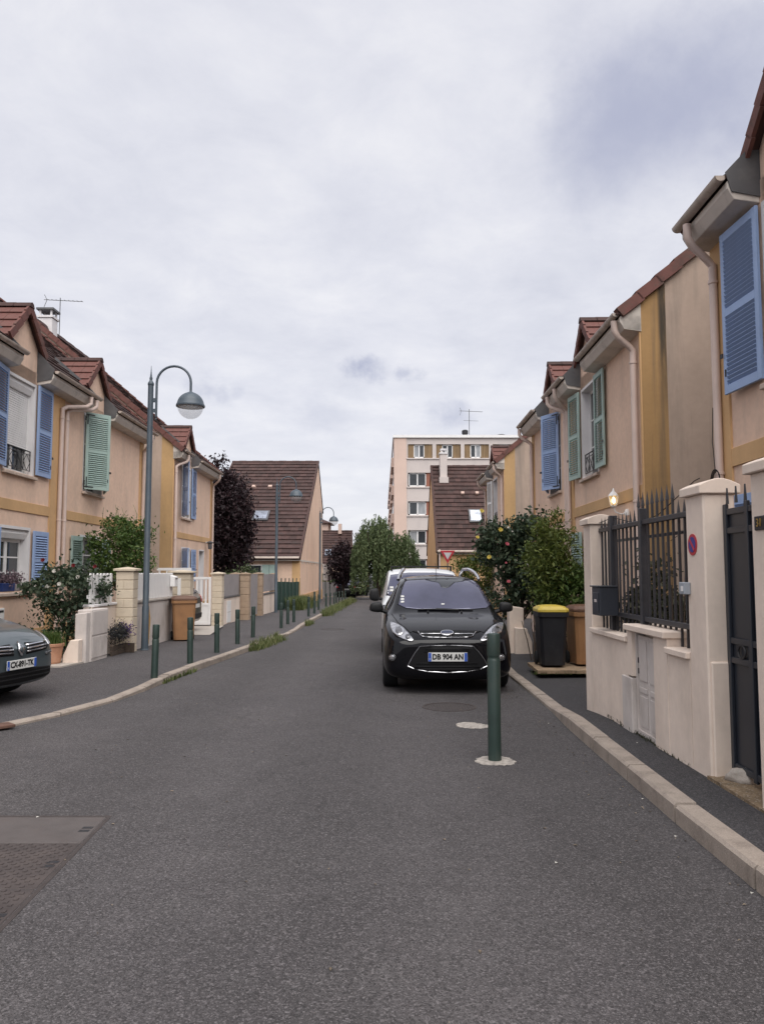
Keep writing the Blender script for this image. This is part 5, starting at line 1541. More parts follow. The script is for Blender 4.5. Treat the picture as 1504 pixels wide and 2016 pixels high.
# far houses at the end of the road
FA, rp, up_, dn_ = tiled_house('far_house', 'distant peach house with a dark brown roof at the end of the road', -12.5, -3.6, 88, 92, 96, 2.6, 6.5, 2.6, 'peach', 'peach', 14, 'houses at the end of the road', cw=.6)
mb = MB(); mb.box(-5.2, -4.8, 91.2, 91.8, 6.1, 7.3); mk('chimney', mb, 'apt_pink', FA)
sk = roof_piece(FA, rp(-6.2, .3), up_, dn_, .8, 1.0, .12, 'glass_sky', 'skylight')
FB = thing('far_house', 'narrow distant tower like house above the far roofs', 'house', (-8.5, 100, -.9), 'houses at the end of the road')
mb = MB(); mb.box(-11, -7.3, 104, 110, -1, 8.2); mk('wall', mb, 'apt_pink', FB)
mb = MB(); mb.add([(-11.5, 103.5, 8.2), (-6.8, 103.5, 8.2), (-6.8, 110.5, 8.2), (-11.5, 110.5, 8.2), (-9.2, 107, 9.3)], [(0, 1, 4), (1, 2, 4), (2, 3, 4), (3, 0, 4), (3, 2, 1, 0)]); mk('roof', mb, 'tile_brown', FB)
mb = MB(); mb.box(-8.2, -7.8, 103.95, 104.0, 5.6, 7.2); mk('window', mb, 'rust_panel', FB)
mb = MB(); mb.box(-30, -4.0, 75, 75.2, gz(75) - .2, .62)
tag(mk('garden_wall', mb, pm('grey_wall', (.16, .145, .14), .9, .12, .6), loc=(-12, 75, gz(75))), 'long grey garden wall across the end of the road', 'wall')
FG = thing('far_fence', 'dark slatted fence under the willow at the end of the road', 'fence', (0, 72.2, gz(72)))
pm('far_fence', (.075, .075, .072), .85, .2, 3)
for i in range(46):
    x = -3.4 + i * .2
    mb = MB(); mb.box(x, x + .155, 72.2, 72.24, gz(72), .95 + rnd.uniform(-.03, .03)); mk('slat', mb, 'far_fence', FG)
NE = thing('no_entry_sign', 'small round road sign under the hanging willow branches', 'sign', (-1.25, 63, gz(63)))
mb = MB(); mb.tube([(-1.25, 67.5, gz(67)), (-1.25, 67.5, 1.6)], .03, 6); mk('pole', mb, 'zinc', NE)
mb = MB(); mb.lathe([(0, -.01), (.19, -.01), (.19, .01), (0, .01)], (0, 0, 0), 18, Matrix.Translation((-1.25, 67.4, 1.35)) @ Matrix.Rotation(PI / 2, 4, 'X')); mk('disc', mb, 'sign_red', NE)
mb = MB(); mb.box(-1.38, -1.12, 67.36, 67.38, 1.31, 1.39); mk('bar', mb, 'sign_white', NE)
# tall grey post and utility box beside the last lamp
UB = thing('notice_post', 'grey notice panel on a post beside the farthest lamp post', 'sign', (-4.1, 56, gz(56)))
mb = MB(); mb.box(-4.75, -4.05, 62.0, 62.06, .9, 2.2); mk('panel', mb, 'apt_grey', UB)
mb = MB(); mb.tube([(-4.55, 62.1, gz(62)), (-4.55, 62.1, 1.0)], .04, 6); mk('post', mb, 'green_post', UB)
mb = MB(); mb.tube([(-4.2, 62.1, gz(62)), (-4.2, 62.1, 1.0)], .04, 6); mk('post', mb, 'green_post', UB)
# small fittings on the house walls
WLC = thing('wall_lamp', 'small grey wall lamp high on the third peach house at left', 'wall lamp', (-6.9, 31.4, 2.7))
Pc = lambda *a: FC @ Vector(a)
mb = MB(); mb.tube([Pc(31.3, .0, 2.78), Pc(31.3, .18, 2.80)], .02, 6); mk('bracket', mb, 'white_paint', WLC)
mb = MB(); mb.lathe([(.05, 2.50), (.08, 2.52), (.09, 2.74), (.13, 2.76), (.13, 2.79), (.02, 2.84), (0, 2.84)], Pc(31.3, .2, 0) * 1.0, 10); mk('lamp_head', mb, 'zinc', WLC, smooth=40)
CCL = thing('cable_coil', 'coil of dark cable tied to the downpipe of the nearest right house', 'cable', (3.9, 8.75, 2.6))
Pn = lambda *a: FN_ @ Vector(a)
mb = MB()
for j in range(3):
    mb.tube([Pn(8.80 + (.10 + .012 * j) * math.cos(2 * PI * k / 18), .14 + .008 * j, 2.62 + (.12 + .01 * j) * math.sin(2 * PI * k / 18)) for k in range(19)], .006, 5)
mb.tube([Pn(8.82, .14, 2.72), Pn(8.9, .13, 3.1), Pn(8.88, .12, 3.5)], .005, 5)
mk('coil', mb, 'rubber', CCL, smooth=60)
SAT = thing('satellite_dish', 'small pale satellite dish on the far brown roof', 'satellite dish', (-7.4, 88, 3.4))
mb = MB(); mb.lathe([(0, .08), (.2, .06), (.36, 0), (.36, -.02), (.2, .03), (0, .05)], (0, 0, 0), 18, Matrix.Translation((-7.35, 88.0, 3.6)) @ Matrix.Rotation(R(70), 4, 'X')); mk('dish', mb, 'reveal', SAT, smooth=60)
mb = MB(); mb.tube([(-7.35, 88.1, 3.6), (-7.35, 88.3, 2.8)], .03, 6); mk('arm', mb, 'zinc', SAT)
# ================================================================== plants
def leaf_mat(name, a, b, c, trans=.25, rough=.55):
    m = bpy.data.materials.new(name); m.use_nodes = True; t = m.node_tree; p = t.nodes['Principled BSDF']
    ge = t.nodes.new('ShaderNodeNewGeometry')
    col = ramp_n(t, ge.outputs['Random Per Island'], [(0.0, a), (0.5, b), (1.0, c)])
    t.links.new(col, p.inputs['Base Color']); p.inputs['Roughness'].default_value = rough; p.inputs['Specular IOR Level'].default_value = .35
    tr = t.nodes.new('ShaderNodeBsdfTranslucent'); t.links.new(col, tr.inputs[0])
    mx = t.nodes.new('ShaderNodeMixShader'); mx.inputs[0].default_value = trans
    t.links.new(p.outputs[0], mx.inputs[1]); t.links.new(tr.outputs[0], mx.inputs[2]); t.links.new(mx.outputs[0], t.nodes['Material Output'].inputs[0])
    MATS[name] = m
leaf_mat('leaf_green', (.034, .070, .016), (.068, .120, .027), (.125, .175, .045))
leaf_mat('leaf_dark', (.018, .034, .018), (.030, .055, .026), (.060, .086, .042))
leaf_mat('leaf_rose', (.022, .042, .024), (.042, .066, .036), (.095, .118, .072))
leaf_mat('leaf_lime', (.050, .078, .014), (.098, .130, .027), (.165, .19, .05))
leaf_mat('leaf_purple', (.014, .008, .010), (.026, .014, .018), (.050, .026, .030), .2)
leaf_mat('leaf_willow', (.055, .085, .035), (.10, .14, .058), (.17, .21, .10))
leaf_mat('leaf_grass', (.060, .085, .022), (.105, .130, .040), (.170, .170, .075))
leaf_mat('leaf_weed', (.05, .075, .02), (.085, .11, .035), (.13, .145, .05))
leaf_mat('leaf_ivy', (.022, .028, .014), (.042, .046, .024), (.085, .080, .045))
leaf_mat('leaf_lavender', (.022, .026, .024), (.032, .034, .034), (.050, .048, .058))
for nm, c in (('petal_yellow', (.56, .44, .09)), ('petal_pink', (.46, .10, .13)), ('petal_red', (.14, .008, .012)), ('petal_white', (.62, .60, .55)), ('petal_purple', (.075, .035, .15)), ('petal_mauve', (.19, .13, .15))):
    pm(nm, c, .6, .12, 20, trans=.2)

def leaf_cloud(name, parent, pts, size, mat, seed, aspect=.5, nrm=None, up=.35, stuff=True, hang=0.0):
    """many small rhombic leaves, each its own face pair, folded along the midrib"""
    g = np.random.default_rng(seed)
    pts = np.asarray(pts, float); n = len(pts)
    o0 = np.array(org(parent))
    d = g.normal(size=(n, 3)); d[:, 2] -= hang
    d /= np.linalg.norm(d, axis=1)[:, None]
    nv = g.normal(size=(n, 3)) * (1 - up); nv[:, 2] += up * 2.0
    if nrm is not None:
        nv += nrm * .9
    s = np.cross(d, nv); s /= (np.linalg.norm(s, axis=1)[:, None] + 1e-9)
    nn = np.cross(s, d)
    L = size * (.42 + 1.1 * g.random(n) ** 1.3)[:, None]; Wd = L * aspect * .5
    p = pts - o0
    base = p - d * L * .5; tip = p + d * L * .5 - nn * L * .10
    a = p + s * Wd + nn * L * .07; b = p - s * Wd + nn * L * .07
    v = np.stack([base, a, tip, b], 1).reshape(-1, 3)
    k = np.arange(n)[:, None] * 4
    f = np.concatenate([k + np.array([[0, 1, 2]]), k + np.array([[0, 2, 3]])], 1).reshape(-1, 3)
    me = bpy.data.meshes.new(name)
    me.vertices.add(len(v)); me.vertices.foreach_set('co', v.ravel())
    me.loops.add(f.size); me.loops.foreach_set('vertex_index', f.ravel().astype(np.int32))
    me.polygons.add(len(f)); me.polygons.foreach_set('loop_start', np.arange(0, f.size, 3, dtype=np.int32))
    me.update(calc_edges=True); me.materials.append(MATS[mat])
    o = bpy.data.objects.new(name, me); C.objects.link(o); o.parent = parent
    if stuff:
        o['kind'] = 'stuff'
    return o

def clumps(seed, c, r, n, per, spread, shell=.55, squash=None, keep=None):
    g = np.random.default_rng(seed)
    P = []; K = []
    c = np.array(c, float); r = np.array(r, float)
    while len(K) < n:
        q = g.normal(size=3); q /= np.linalg.norm(q)
        q = q * (shell + (1 - shell) * g.random() ** .5) * g.uniform(.86, 1.08)
        w = c + q * r
        if keep and not keep(w):
            continue
        K.append(w)
        m = int(per * g.uniform(.5, 1.5))
        P.append(w + g.normal(size=(m, 3)) * spread * g.uniform(.6, 1.3))
    return np.concatenate(P), np.array(K)

def limbs(parent, base, K, r0, mat='bark', n=12, seed=0, name='trunk', fork=.45):
    g = random.Random(seed); mb = MB(); b = Vector(base)
    ks = list(K); g.shuffle(ks)
    top = Vector(np.mean(K, axis=0)); mid = b.lerp(top, fork)
    mb.tube([b, b.lerp(mid, .5) + Vector((g.uniform(-.04, .04), g.uniform(-.04, .04), 0)), mid], [r0, r0 * .85, r0 * .7], 9)
    for k in ks[:n]:
        e = Vector(k); m = mid.lerp(e, .5) + Vector((g.uniform(-.1, .1), g.uniform(-.1, .1), .08)) * (e - mid).length
        mb.tube([mid, m, e], [r0 * .5, r0 * .28, r0 * .08], 6)
    return mk(name, mb, mat, parent, smooth=60)

def rosette(name, parent, c, r, mat, seed, facing=(0, -1, .3)):
    g = random.Random(seed); mb = MB(); f = Vector(facing).normalized()
    a = f.orthogonal().normalized(); b = f.cross(a)
    for ring, (k, rad, tilt) in enumerate(((7, 1.0, .35), (6, .72, .7), (4, .42, 1.1))):
        for i in range(k):
            th = 2 * PI * (i + .5 * ring) / k + g.uniform(-.2, .2)
            o_ = a * math.cos(th) + b * math.sin(th); t_ = -a * math.sin(th) + b * math.cos(th)
            R0 = r * rad
            p0 = Vector(c); p1 = p0 + o_ * R0 * .75 + t_ * R0 * .42 + f * R0 * tilt * .7; p2 = p0 + o_ * R0 + f * R0 * tilt * .9; p3 = p0 + o_ * R0 * .75 - t_ * R0 * .42 + f * R0 * tilt * .7
            mb.add([p0, p1, p2, p3], [(0, 1, 2), (0, 2, 3)])
    return mk(name, mb, mat, parent)

# ---- left
RS = thing('rose_bush', 'rose bush with dark red blooms against the peach house on the left', 'bush', (-5.95, 14.6, ZL(14.6)))
pts, K = clumps(11, (-6.0, 14.75, 1.22), (.72, .75, .42), 60, 62, .10)
leaf_cloud('foliage', RS, pts, .085, 'leaf_rose', 12, .62)
pts, K2 = clumps(13, (-6.05, 14.5, .42), (.55, .6, .50), 34, 42, .12, .3)
leaf_cloud('undergrowth', RS, pts, .075, 'leaf_dark', 14, .55)
limbs(RS, (-5.95, 14.65, ZL(14.6)), K, .03, n=14, seed=2, fork=.35)
for i, (x, y, z) in enumerate(((-6.30, 14.3, 1.80), (-5.85, 14.6, 1.70), (-5.55, 14.9, 1.68))):
    rosette('rose', RS, (x, y, z), .042, 'petal_red', i)
    mb = MB(); mb.tube([(x, y, z), (x + .03, y + .1, z - .4)], .006, 4); mk('stem', mb, 'leaf_rose', RS)
for i in range(7):
    g_ = random.Random(40 + i)
    rosette('rose', RS, (-6.0 + g_.uniform(-.5, .5), 14.2 + g_.uniform(-.2, .4), 1.45 + g_.uniform(-.2, .2)), .04, 'petal_white', i)
BU = thing('green_bush', 'large rounded green bush behind the white fence on the left', 'bush', (-6.4, 18.6, ZL(18.6)))
pts, K = clumps(21, (-6.35, 18.75, 1.95), (.72, .85, .95), 95, 90, .13)
leaf_cloud('foliage', BU, pts, .085, 'leaf_green', 22, .5)
limbs(BU, (-6.35, 18.7, ZL(18.6)), K, .05, n=16, seed=3)
mb = MB()
for i in range(7):
    g_ = random.Random(60 + i); p = Vector((-6.35 + g_.uniform(-.5, .5), 18.7 + g_.uniform(-.5, .6), 2.7)); mb.tube([p, p + Vector((g_.uniform(-.05, .05), 0, .25)), p + Vector((g_.uniform(-.1, .1), 0, g_.uniform(.4, .6)))], [.008, .006, .003], 4)
mk('shoot', mb, 'leaf_green', BU)
PT = thing('terracotta_pot', 'terracotta pot with grassy plant on the slab behind the grey car', 'pot', (-5.74, 13.42, ZL(13.4) + .02))
zp = ZL(13.4) + .022
pm('terracotta', (.46, .235, .145), .85, .08, 6, .3, 60, dirt=((.5, .36, .27), .4, 6, (1, 1, 1)))
mb = MB(); mb.lathe([(.17, 0), (.185, .02), (.19, .05), (.205, .2), (.22, .29), (.235, .30), (.24, .345), (.225, .35), (.205, .345), (.2, .31), (0, .30)], (-5.74, 13.42, zp), 24); mk('pot_body', mb, 'terracotta', PT, smooth=40)
def blades(name, parent, pts, h, w, mat, seed, lean=.35, stuff=True):
    g = np.random.default_rng(seed); pts = np.asarray(pts, float); n = len(pts); o0 = np.array(org(parent)) if parent else 0
    a = g.uniform(0, 2 * PI, n); L = np.stack([np.cos(a), np.sin(a), np.zeros(n)], 1)
    hh = h * g.uniform(.45, 1.2, n)[:, None]; ln = lean * g.uniform(.2, 1.3, n)[:, None] * hh
    s = np.stack([-np.sin(a), np.cos(a), np.zeros(n)], 1) * w * .5
    z = np.array([0, 0, 1.])
    p = pts - o0
    v = np.stack([p - s, p + s, p + L * ln * .45 + z * hh * .6 + s * .7, p + L * ln * .45 + z * hh * .6 - s * .7, p + L * ln * 1.25 + z * hh], 1).reshape(-1, 3)
    k = np.arange(n) * 5
    fs = [(i, i + 1, i + 2, i + 3) for i in k] + [(i + 3, i + 2, i + 4) for i in k]
    me = bpy.data.meshes.new(name); me.from_pydata(v.tolist(), [], fs); me.materials.append(MATS[mat])
    o = bpy.data.objects.new(name, me); C.objects.link(o)
    if parent:
        o.parent = parent
    if stuff:
        o['kind'] = 'stuff'
    return o
g_ = np.random.default_rng(5)
q = g_.normal(size=(900, 3)) * np.array([.085, .085, 0]) + np.array([-5.74, 13.42, zp + .30])
blades('grass_tuft', PT, q, .24, .010, 'leaf_green', 6, .5)
FP = thing('flower_trough', 'low wooden trough of purple flowers at the foot of the block pillar', 'planter', (-5.3, 15.15, ZL(15)))
for z0 in (0, .10):
    mb = MB(); mb.box(-5.20, -5.165, 14.86, 15.62, ZL(15) + z0, ZL(15) + z0 + .09); mk('plank', mb, 'bark', FP, bevel=.006)
mb = MB(); mb.box(-5.21, -4.98, 15.60, 15.64, ZL(15), ZL(15) + .19); mk('end_board', mb, 'bark', FP)
pts, K = clumps(31, (-5.16, 15.2, .38), (.14, .42, .2), 30, 60, .06, .3)
leaf_cloud('foliage', FP, pts, .045, 'leaf_lavender', 32, .4)
pts, K = clumps(33, (-5.12, 15.4, .40), (.14, .22, .2), 14, 26, .05, .6)
leaf_cloud('blossom', FP, pts, .03, 'petal_purple', 34, .8)
def sill_pot(label, y, L, mat, leafm, seed, h=.16):
    zz = 1.205; x = -7.0 - .01125 * y - .06
    T = thing('flower_pot', label, 'flower pot', (x, y, zz), 'pots on the window sill')
    mb = MB(); mb.prism([(x - .07, y - L * .46, zz), (x + .07, y - L * .46, zz), (x + .085, y - L * .5, zz + h), (x - .085, y - L * .5, zz + h)], (0, L, 0)); mk('pot_body', mb, mat, T, bevel=.01)
    pts, K = clumps(seed, (x, y, zz + h + .08), (.09, L * .5, .12), 14, 30, .05, .3)
    leaf_cloud('plant', T, pts, .055, leafm, seed + 1, .5)
    return T
pm('pot_blue', (.022, .045, .16), .4, .08); pm('pot_grey', (.26, .24, .24), .7, .08)
sill_pot('blue plastic flower trough on the lower left window sill', 14.78, .50, 'pot_blue', 'petal_mauve', 41)
sill_pot('small grey flower pot on the lower left window sill', 15.22, .24, 'pot_grey', 'petal_mauve', 43, .13)
ALM = thing('vent_grille', 'cream square vent grille on the wall under the lower left window', 'vent', (-7.1, 14.45, .5))
mb = MB(); mb.box(-7.165, -7.13, 14.30, 14.62, .62, .90); mk('plate', mb, 'white_paint', ALM, bevel=.006)
mb = MB(); mb.box(-7.13, -7.125, 14.34, 14.58, .82, .86); mk('slot', mb, 'iron', ALM)

PTR = thing('purple_tree', 'dark purple leaved tree between the peach house and the big brown roof', 'tree', (-7.4, 36.5, ZL(36)))
pts, K = clumps(51, (-7.4, 36.6, 3.75), (1.18, 1.6, 2.5), 190, 105, .26, .5, keep=lambda w: w[2] > 1.35)
leaf_cloud('crown', PTR, pts, .15, 'leaf_purple', 52, .6)
pts, K3 = clumps(53, (-7.9, 36.6, 5.9), (.75, 1.0, 1.15), 42, 50, .2, .5)
leaf_cloud('crown', PTR, pts, .15, 'leaf_purple', 54, .6)
limbs(PTR, (-7.3, 36.6, ZL(36)), np.concatenate([K, K3]), .14, n=26, seed=4, fork=.3)
SH = thing('grey_shrub', 'low grey green shrub behind the brown stone pillars', 'bush', (-6.1, 34.5, ZL(34)))
pts, K = clumps(55, (-6.15, 34.5, 1.25), (.75, .5, .45), 30, 55, .13, .4)
leaf_cloud('foliage', SH, pts, .10, 'leaf_willow', 56, .5)
limbs(SH, (-6.1, 34.5, ZL(34)), K, .03, n=8, seed=6)

# ---- right
RR = thing('rose_bush', 'tall dark rose bush with yellow and pink blooms on the right', 'bush', (3.0, 16.3, ZL(16)))
pts, K = clumps(61, (3.12, 16.3, 1.75), (.56, .6, 1.05), 120, 62, .115, .45)
leaf_cloud('foliage', RR, pts, .095, 'leaf_rose', 62, .62)
pts, K2 = clumps(63, (2.42, 16.2, 2.2), (.44, .4, .52), 40, 58, .095, .4)
leaf_cloud('foliage', RR, pts, .095, 'leaf_rose', 64, .62)
pts, K4 = clumps(65, (2.62, 16.2, 1.15), (.35, .35, .65), 30, 34, .10, .3)
leaf_cloud('foliage', RR, pts, .085, 'leaf_rose', 66, .6)
limbs(RR, (2.95, 16.35, ZL(16)), np.concatenate([K, K2, K4]), .035, n=24, seed=5, fork=.3)
for i, (px_, py_, col, r_) in enumerate(((985, 1043, 'yellow', .062), (940, 1058, 'yellow', .05), (948, 1006, 'yellow', .06), (963, 1097, 'yellow', .06), (998, 1071, 'pink', .055), (1001, 1145, 'pink', .05), (996, 1108, 'pink', .03), (1000, 1038, 'white', .03), (1008, 1046, 'white', .025), (1038, 1110, 'white', .025))):
    d_ = ray(px_, py_); p = Vector((0, 0, 1.58)) + d_ * (15.72 / d_.y)
    rosette('rose', RR, p, r_ * .82, 'petal_' + col, 70 + i, (rnd.uniform(-.7, .3), -1, rnd.uniform(0, .8)))
    mb = MB(); mb.tube([p, p + Vector((.03, .18, -.12)), p + Vector((.12, .4, -.25))], .007, 4); mk('stem', mb, 'leaf_rose', RR)
GB = thing('green_bush', 'tall yellow green bush behind the black wheelie bin', 'bush', (3.25, 14.0, ZL(14)))
pts, K = clumps(81, (3.12, 14.1, 1.72), (.40, .5, .98), 105, 85, .11, .5)
leaf_cloud('foliage', GB, pts, .075, 'leaf_lime', 82, .42)
pts, K2 = clumps(83, (3.38, 13.9, 1.05), (.48, .5, .66), 70, 80, .11, .5)
leaf_cloud('foliage', GB, pts, .075, 'leaf_green', 84, .42)
g_ = random.Random(9); mb = MB()
for i in range(26):
    a = Vector((2.78 + g_.uniform(-.15, .7), 14.0 + g_.uniform(-.3, .3), ZL(14))); b = a + Vector((g_.uniform(-.2, .2), g_.uniform(-.1, .1), g_.uniform(.7, 1.3)))
    mb.tube([a, a.lerp(b, .5) + Vector((g_.uniform(-.03, .03), 0, 0)), b], [.012, .01, .006], 5)
mk('stem', mb, 'bark', GB, smooth=60)
LV = thing('hedge', 'dark ivy hedge seen through the bars of the iron fence', 'hedge', (3.0, 7.8, .05))
pts, K = clumps(91, (2.98, 8.35, .95), (.22, .62, .68), 90, 75, .09, .5, keep=lambda w: w[2] > .1)
leaf_cloud('foliage', LV, pts, .06, 'leaf_ivy', 92, .7)
pts, K2 = clumps(93, (2.92, 6.85, .70), (.16, .6, .45), 40, 46, .09, .4, keep=lambda w: w[2] > .1)
leaf_cloud('foliage', LV, pts, .055, 'leaf_ivy', 94, .7)
g_ = random.Random(19); mb = MB()
for i in range(24):
    a = Vector((2.9 + g_.uniform(-.12, .3), 6.3 + i * .1, .05)); b = a + Vector((g_.uniform(-.2, .2), g_.uniform(-.3, .3), g_.uniform(.8, 1.9)))
    mb.tube([a, a.lerp(b, .5) + Vector((g_.uniform(-.08, .08), g_.uniform(-.08, .08), 0)), b], [.010, .008, .004], 5)
mk('stem', mb, 'bark', LV, smooth=60)
YS = thing('small_shrub', 'bright green shrub beside the give way sign', 'bush', (4.3, 33, ZL(33)))
pts, K = clumps(95, (4.15, 33, 1.45), (1.0, .8, .95), 70, 60, .16, .5)
leaf_cloud('foliage', YS, pts, .12, 'leaf_lime', 96, .5)
limbs(YS, (4.2, 33, ZL(33)), K, .05, n=10, seed=8)

# ---- far
WI = thing('willow_tree', 'drooping green willow at the end of the road before the apartments', 'tree', (-.3, 60, gz(60)))
g_ = np.random.default_rng(101); P_ = []; strands = MB()
def willow(c, r, n, seed, zmin):
    g = np.random.default_rng(seed); out = []
    for i in range(n):
        a = g.uniform(0, 2 * PI); rr = math.sqrt(g.random())
        x, y = c[0] + r[0] * rr * math.cos(a), c[1] + r[1] * rr * math.sin(a)
        top = c[2] + r[2] * math.sqrt(max(0.02, 1 - rr * rr)) * g.uniform(.55, 1.05)
        L = g.uniform(.9, 4.2)
        m = int(L * 26)
        t_ = np.linspace(0, 1, m)
        sw = g.uniform(-.25, .25, 2)
        out.append(np.stack([x + sw[0] * t_ + g.normal(size=m) * .06, y + sw[1] * t_ + g.normal(size=m) * .06, np.maximum(top - L * t_, zmin + g.random(m) * .4)], 1))
    return np.concatenate(out)
pts = willow((-.45, 60, 2.5), (1.9, 2.0, 3.5), 340, 102, -.1)
leaf_cloud('crown', WI, pts, .24, 'leaf_willow', 103, .30, hang=1.6, up=.1)
pts = willow((1.75, 59.6, 2.2), (1.1, 1.4, 2.7), 120, 104, .4)
leaf_cloud('crown', WI, pts, .24, 'leaf_willow', 105, .30, hang=1.6, up=.1)
K = np.array([(-.5 + 1.8 * math.cos(a), 60 + 1.6 * math.sin(a), 4.6) for a in np.linspace(0, 6, 12)] + [(1.8, 59.6, 4.3), (2.4, 59.5, 3.8)])
limbs(WI, (-.3, 60, gz(60)), K, .22, n=14, seed=12, fork=.4)
DT = thing('dark_tree', 'small dark purple tree left of the willow at the end of the road', 'tree', (-3.0, 62, gz(62)))
pts, K = clumps(111, (-3.15, 62, 2.3), (.95, 1.0, 1.7), 80, 60, .26, .5)
leaf_cloud('crown', DT, pts, .22, 'leaf_purple', 112, .6)
limbs(DT, (-3.1, 62, gz(62)), K, .12, n=12, seed=14)
FHD = thing('far_hedge', 'dark hedge behind the slatted fence at the end of the road', 'hedge', (2, 73.4, gz(73)))
pts, K = clumps(115, (1.0, 73.4, .9), (5.4, .6, 1.7), 150, 44, .34, .6, keep=lambda w: w[2] > -.4)
leaf_cloud('foliage', FHD, pts, .26, 'leaf_dark', 116, .6)
FH2 = thing('far_hedge', 'small green hedge on top of the grey garden wall', 'hedge', (-5.0, 75.8, .5))
pts, K = clumps(117, (-4.8, 75.8, .95), (1.4, .5, .5), 40, 40, .25, .5)
leaf_cloud('foliage', FH2, pts, .22, 'leaf_green', 118, .6)

# ---- weeds and grass along the left kerb: nobody could count the blades
def verge(label, y0, y1, n, h, wx, seed, off=.02, mat='leaf_grass'):
    g = np.random.default_rng(seed); P = []
    fl = [p for p in fineL]
    ys = np.array([p.y for p in fl if p.x > -4.4 and p.y < 60]); xs = np.array([p.x for p in fl if p.x > -4.4 and p.y < 60])
    y = g.uniform(y0, y1, n)
    dens = .5 + .5 * np.sin(y * 5.1 + seed) * np.sin(y * 2.3)
    y = y[g.random(n) < .35 + .65 * dens]
    x = np.interp(y, ys, xs) + off + np.abs(g.normal(size=len(y))) * wx - wx * .4
    z = np.array([gz(a) + (lerp_tab(HL, a) - .01 if b > np.interp(a, ys, xs) * 0 + np.interp(a, ys, xs) + .0 and False else 0.0) for a, b in zip(y, x)])
    xk = np.interp(y, ys, xs)
    z = np.where(x < xk, -.009 * y + np.array([lerp_tab(HL, a) for a in y]) - .02, -.009 * y)
    o = blades('kerb_grass', None, np.stack([x, y, z], 1), h, .016, mat, seed + 1, .7)
    return tag(o, label, 'grass', kind='stuff')
verge('tuft of long grass on the kerb beside the fourth and fifth bollards', 16.9, 20.2, 1700, .15, .10, 201)
verge('short weeds growing at the kerb foot near the first bollard', 11.7, 13.4, 170, .085, .02, 203, mat='leaf_weed')
verge('small grass tuft on the kerb by the eighth bollard', 25.9, 27.6, 600, .15, .07, 205)
verge('long strip of tall grass along the far kerb bollards', 32.5, 55, 6500, .25, .17, 207)
g2 = np.random.default_rng(210)
P_ = np.stack([-4.35 + np.abs(g2.normal(size=2600)) * .35 - .15, g2.uniform(36.2, 43.5, 2600), np.zeros(2600)], 1); P_[:, 2] = -.009 * P_[:, 1] + .09
tag(blades('weed_patch', None, P_, .60, .022, 'leaf_weed', 211, .6), 'patch of tall weeds at the foot of the green fence', 'weeds', kind='stuff')
P_ = np.stack([np.full(260, 2.40) + g2.normal(size=260) * .012, 6.1 + g2.random(260) * 2.2, np.full(260, .045)], 1)
tag(blades('wall_weeds', None, P_, .05, .008, 'leaf_ivy', 213, .8), 'sparse dry weeds along the foot of the beige wall', 'weeds', kind='stuff')
P_ = np.stack([2.32 + g2.random(300) * 1.6, 12.02 + g2.normal(size=300) * .02, np.full(300, .0)], 1)
tag(blades('slab_weeds', None, P_, .07, .009, 'leaf_weed', 215, .8), 'small weeds along the edge of the bin slab', 'weeds', kind='stuff')
# litter and dead leaves on the asphalt
g_ = random.Random(77)
LT = MB()
for i in range(260):
    x, y = g_.uniform(-3.0, 1.85), g_.uniform(2.6, 13)
    if g_.random() < .45:
        x = 1.86 - abs(g_.gauss(0, .12))
    s = g_.uniform(.006, .016); a = g_.uniform(0, 6.28)
    z = gz(y) + .003
    c_, s_ = math.cos(a) * s, math.sin(a) * s
    LT.add([(x + c_, y + s_, z), (x - s_ * .5, y + c_ * .5, z + .005), (x - c_, y - s_, z + .002), (x + s_ * .5, y - c_ * .5, z + .006)], [(0, 1, 2, 3)])
o = mk('dry_leaves', LT, pm('litter', (.17, .135, .10), .9, .5, 8, island=.8)); tag(o, 'scattered dry leaf bits on the road', 'leaves', kind='stuff')
LT = MB()
for (px_, py_) in ((1237, 1460), (1255, 1490), (1080, 1425), (1265, 1574), (1330, 1648), (1480, 1760), (700, 1180), (75, 1610), (1095, 1700)):
    d_ = ray(px_, py_); k = -1.58 / (d_.z + .009 * d_.y); p = d_ * k
    z = gz(p.y) + (.122 if p.x > 2.0 else .004); s = .009
    LT.add([(p.x - s, p.y - s * .7, z), (p.x + s, p.y - s * .4, z + .004), (p.x + s * .8, p.y + s, z), (p.x - s * .9, p.y + s * .6, z + .006)], [(0, 1, 2, 3)])
tag(mk('paper_bits', LT, 'petal_white'), 'tiny white scraps lying on the asphalt', 'litter', kind='stuff')
# ================================================================== cars
pm('paint_black', (.002, .002, .0035), .4, .1, 2, spec=.05, coat=.6)
pm('paint_white', (.66, .67, .68), .3, .03, 2, coat=.6)
pm('paint_grey', (.072, .092, .102), .32, .05, 2, metal=.35, coat=.7)
pm('paint_dark', (.016, .017, .021), .3, .1, 2, coat=.7)
pm('chrome', (.62, .62, .64), .16, .04, 4, metal=1.0)
pm('trim_black', (.008, .008, .009), .55, .15, 8, spec=.35)
pm('grille_black', (.004, .004, .005), .6, .2, 20, spec=.25)
pm('windscreen', (.095, .097, .15), .05, .15, 1.1, metal=.40, spec=.7)
pm('car_glass', (.03, .034, .04), .05, .2, 1, spec=.8, metal=.2)
pm('lamp_lens', (.50, .50, .52), .12, .25, 14, metal=.75)
pm('lamp_dark', (.16, .16, .17), .15, .2, 12, metal=.6)
pm('tail_red', (.38, .012, .015), .2, .1, 8, coat=.6)
pm('plate_white', (.60, .60, .58), .4, .03, 5)
pm('plate_blue', (.03, .09, .40), .4, .05, 5)
pm('alloy', (.30, .30, .32), .3, .06, 6, metal=.9)
pm('ford_blue', (.010, .016, .05), .2, .05, 5, coat=.8)

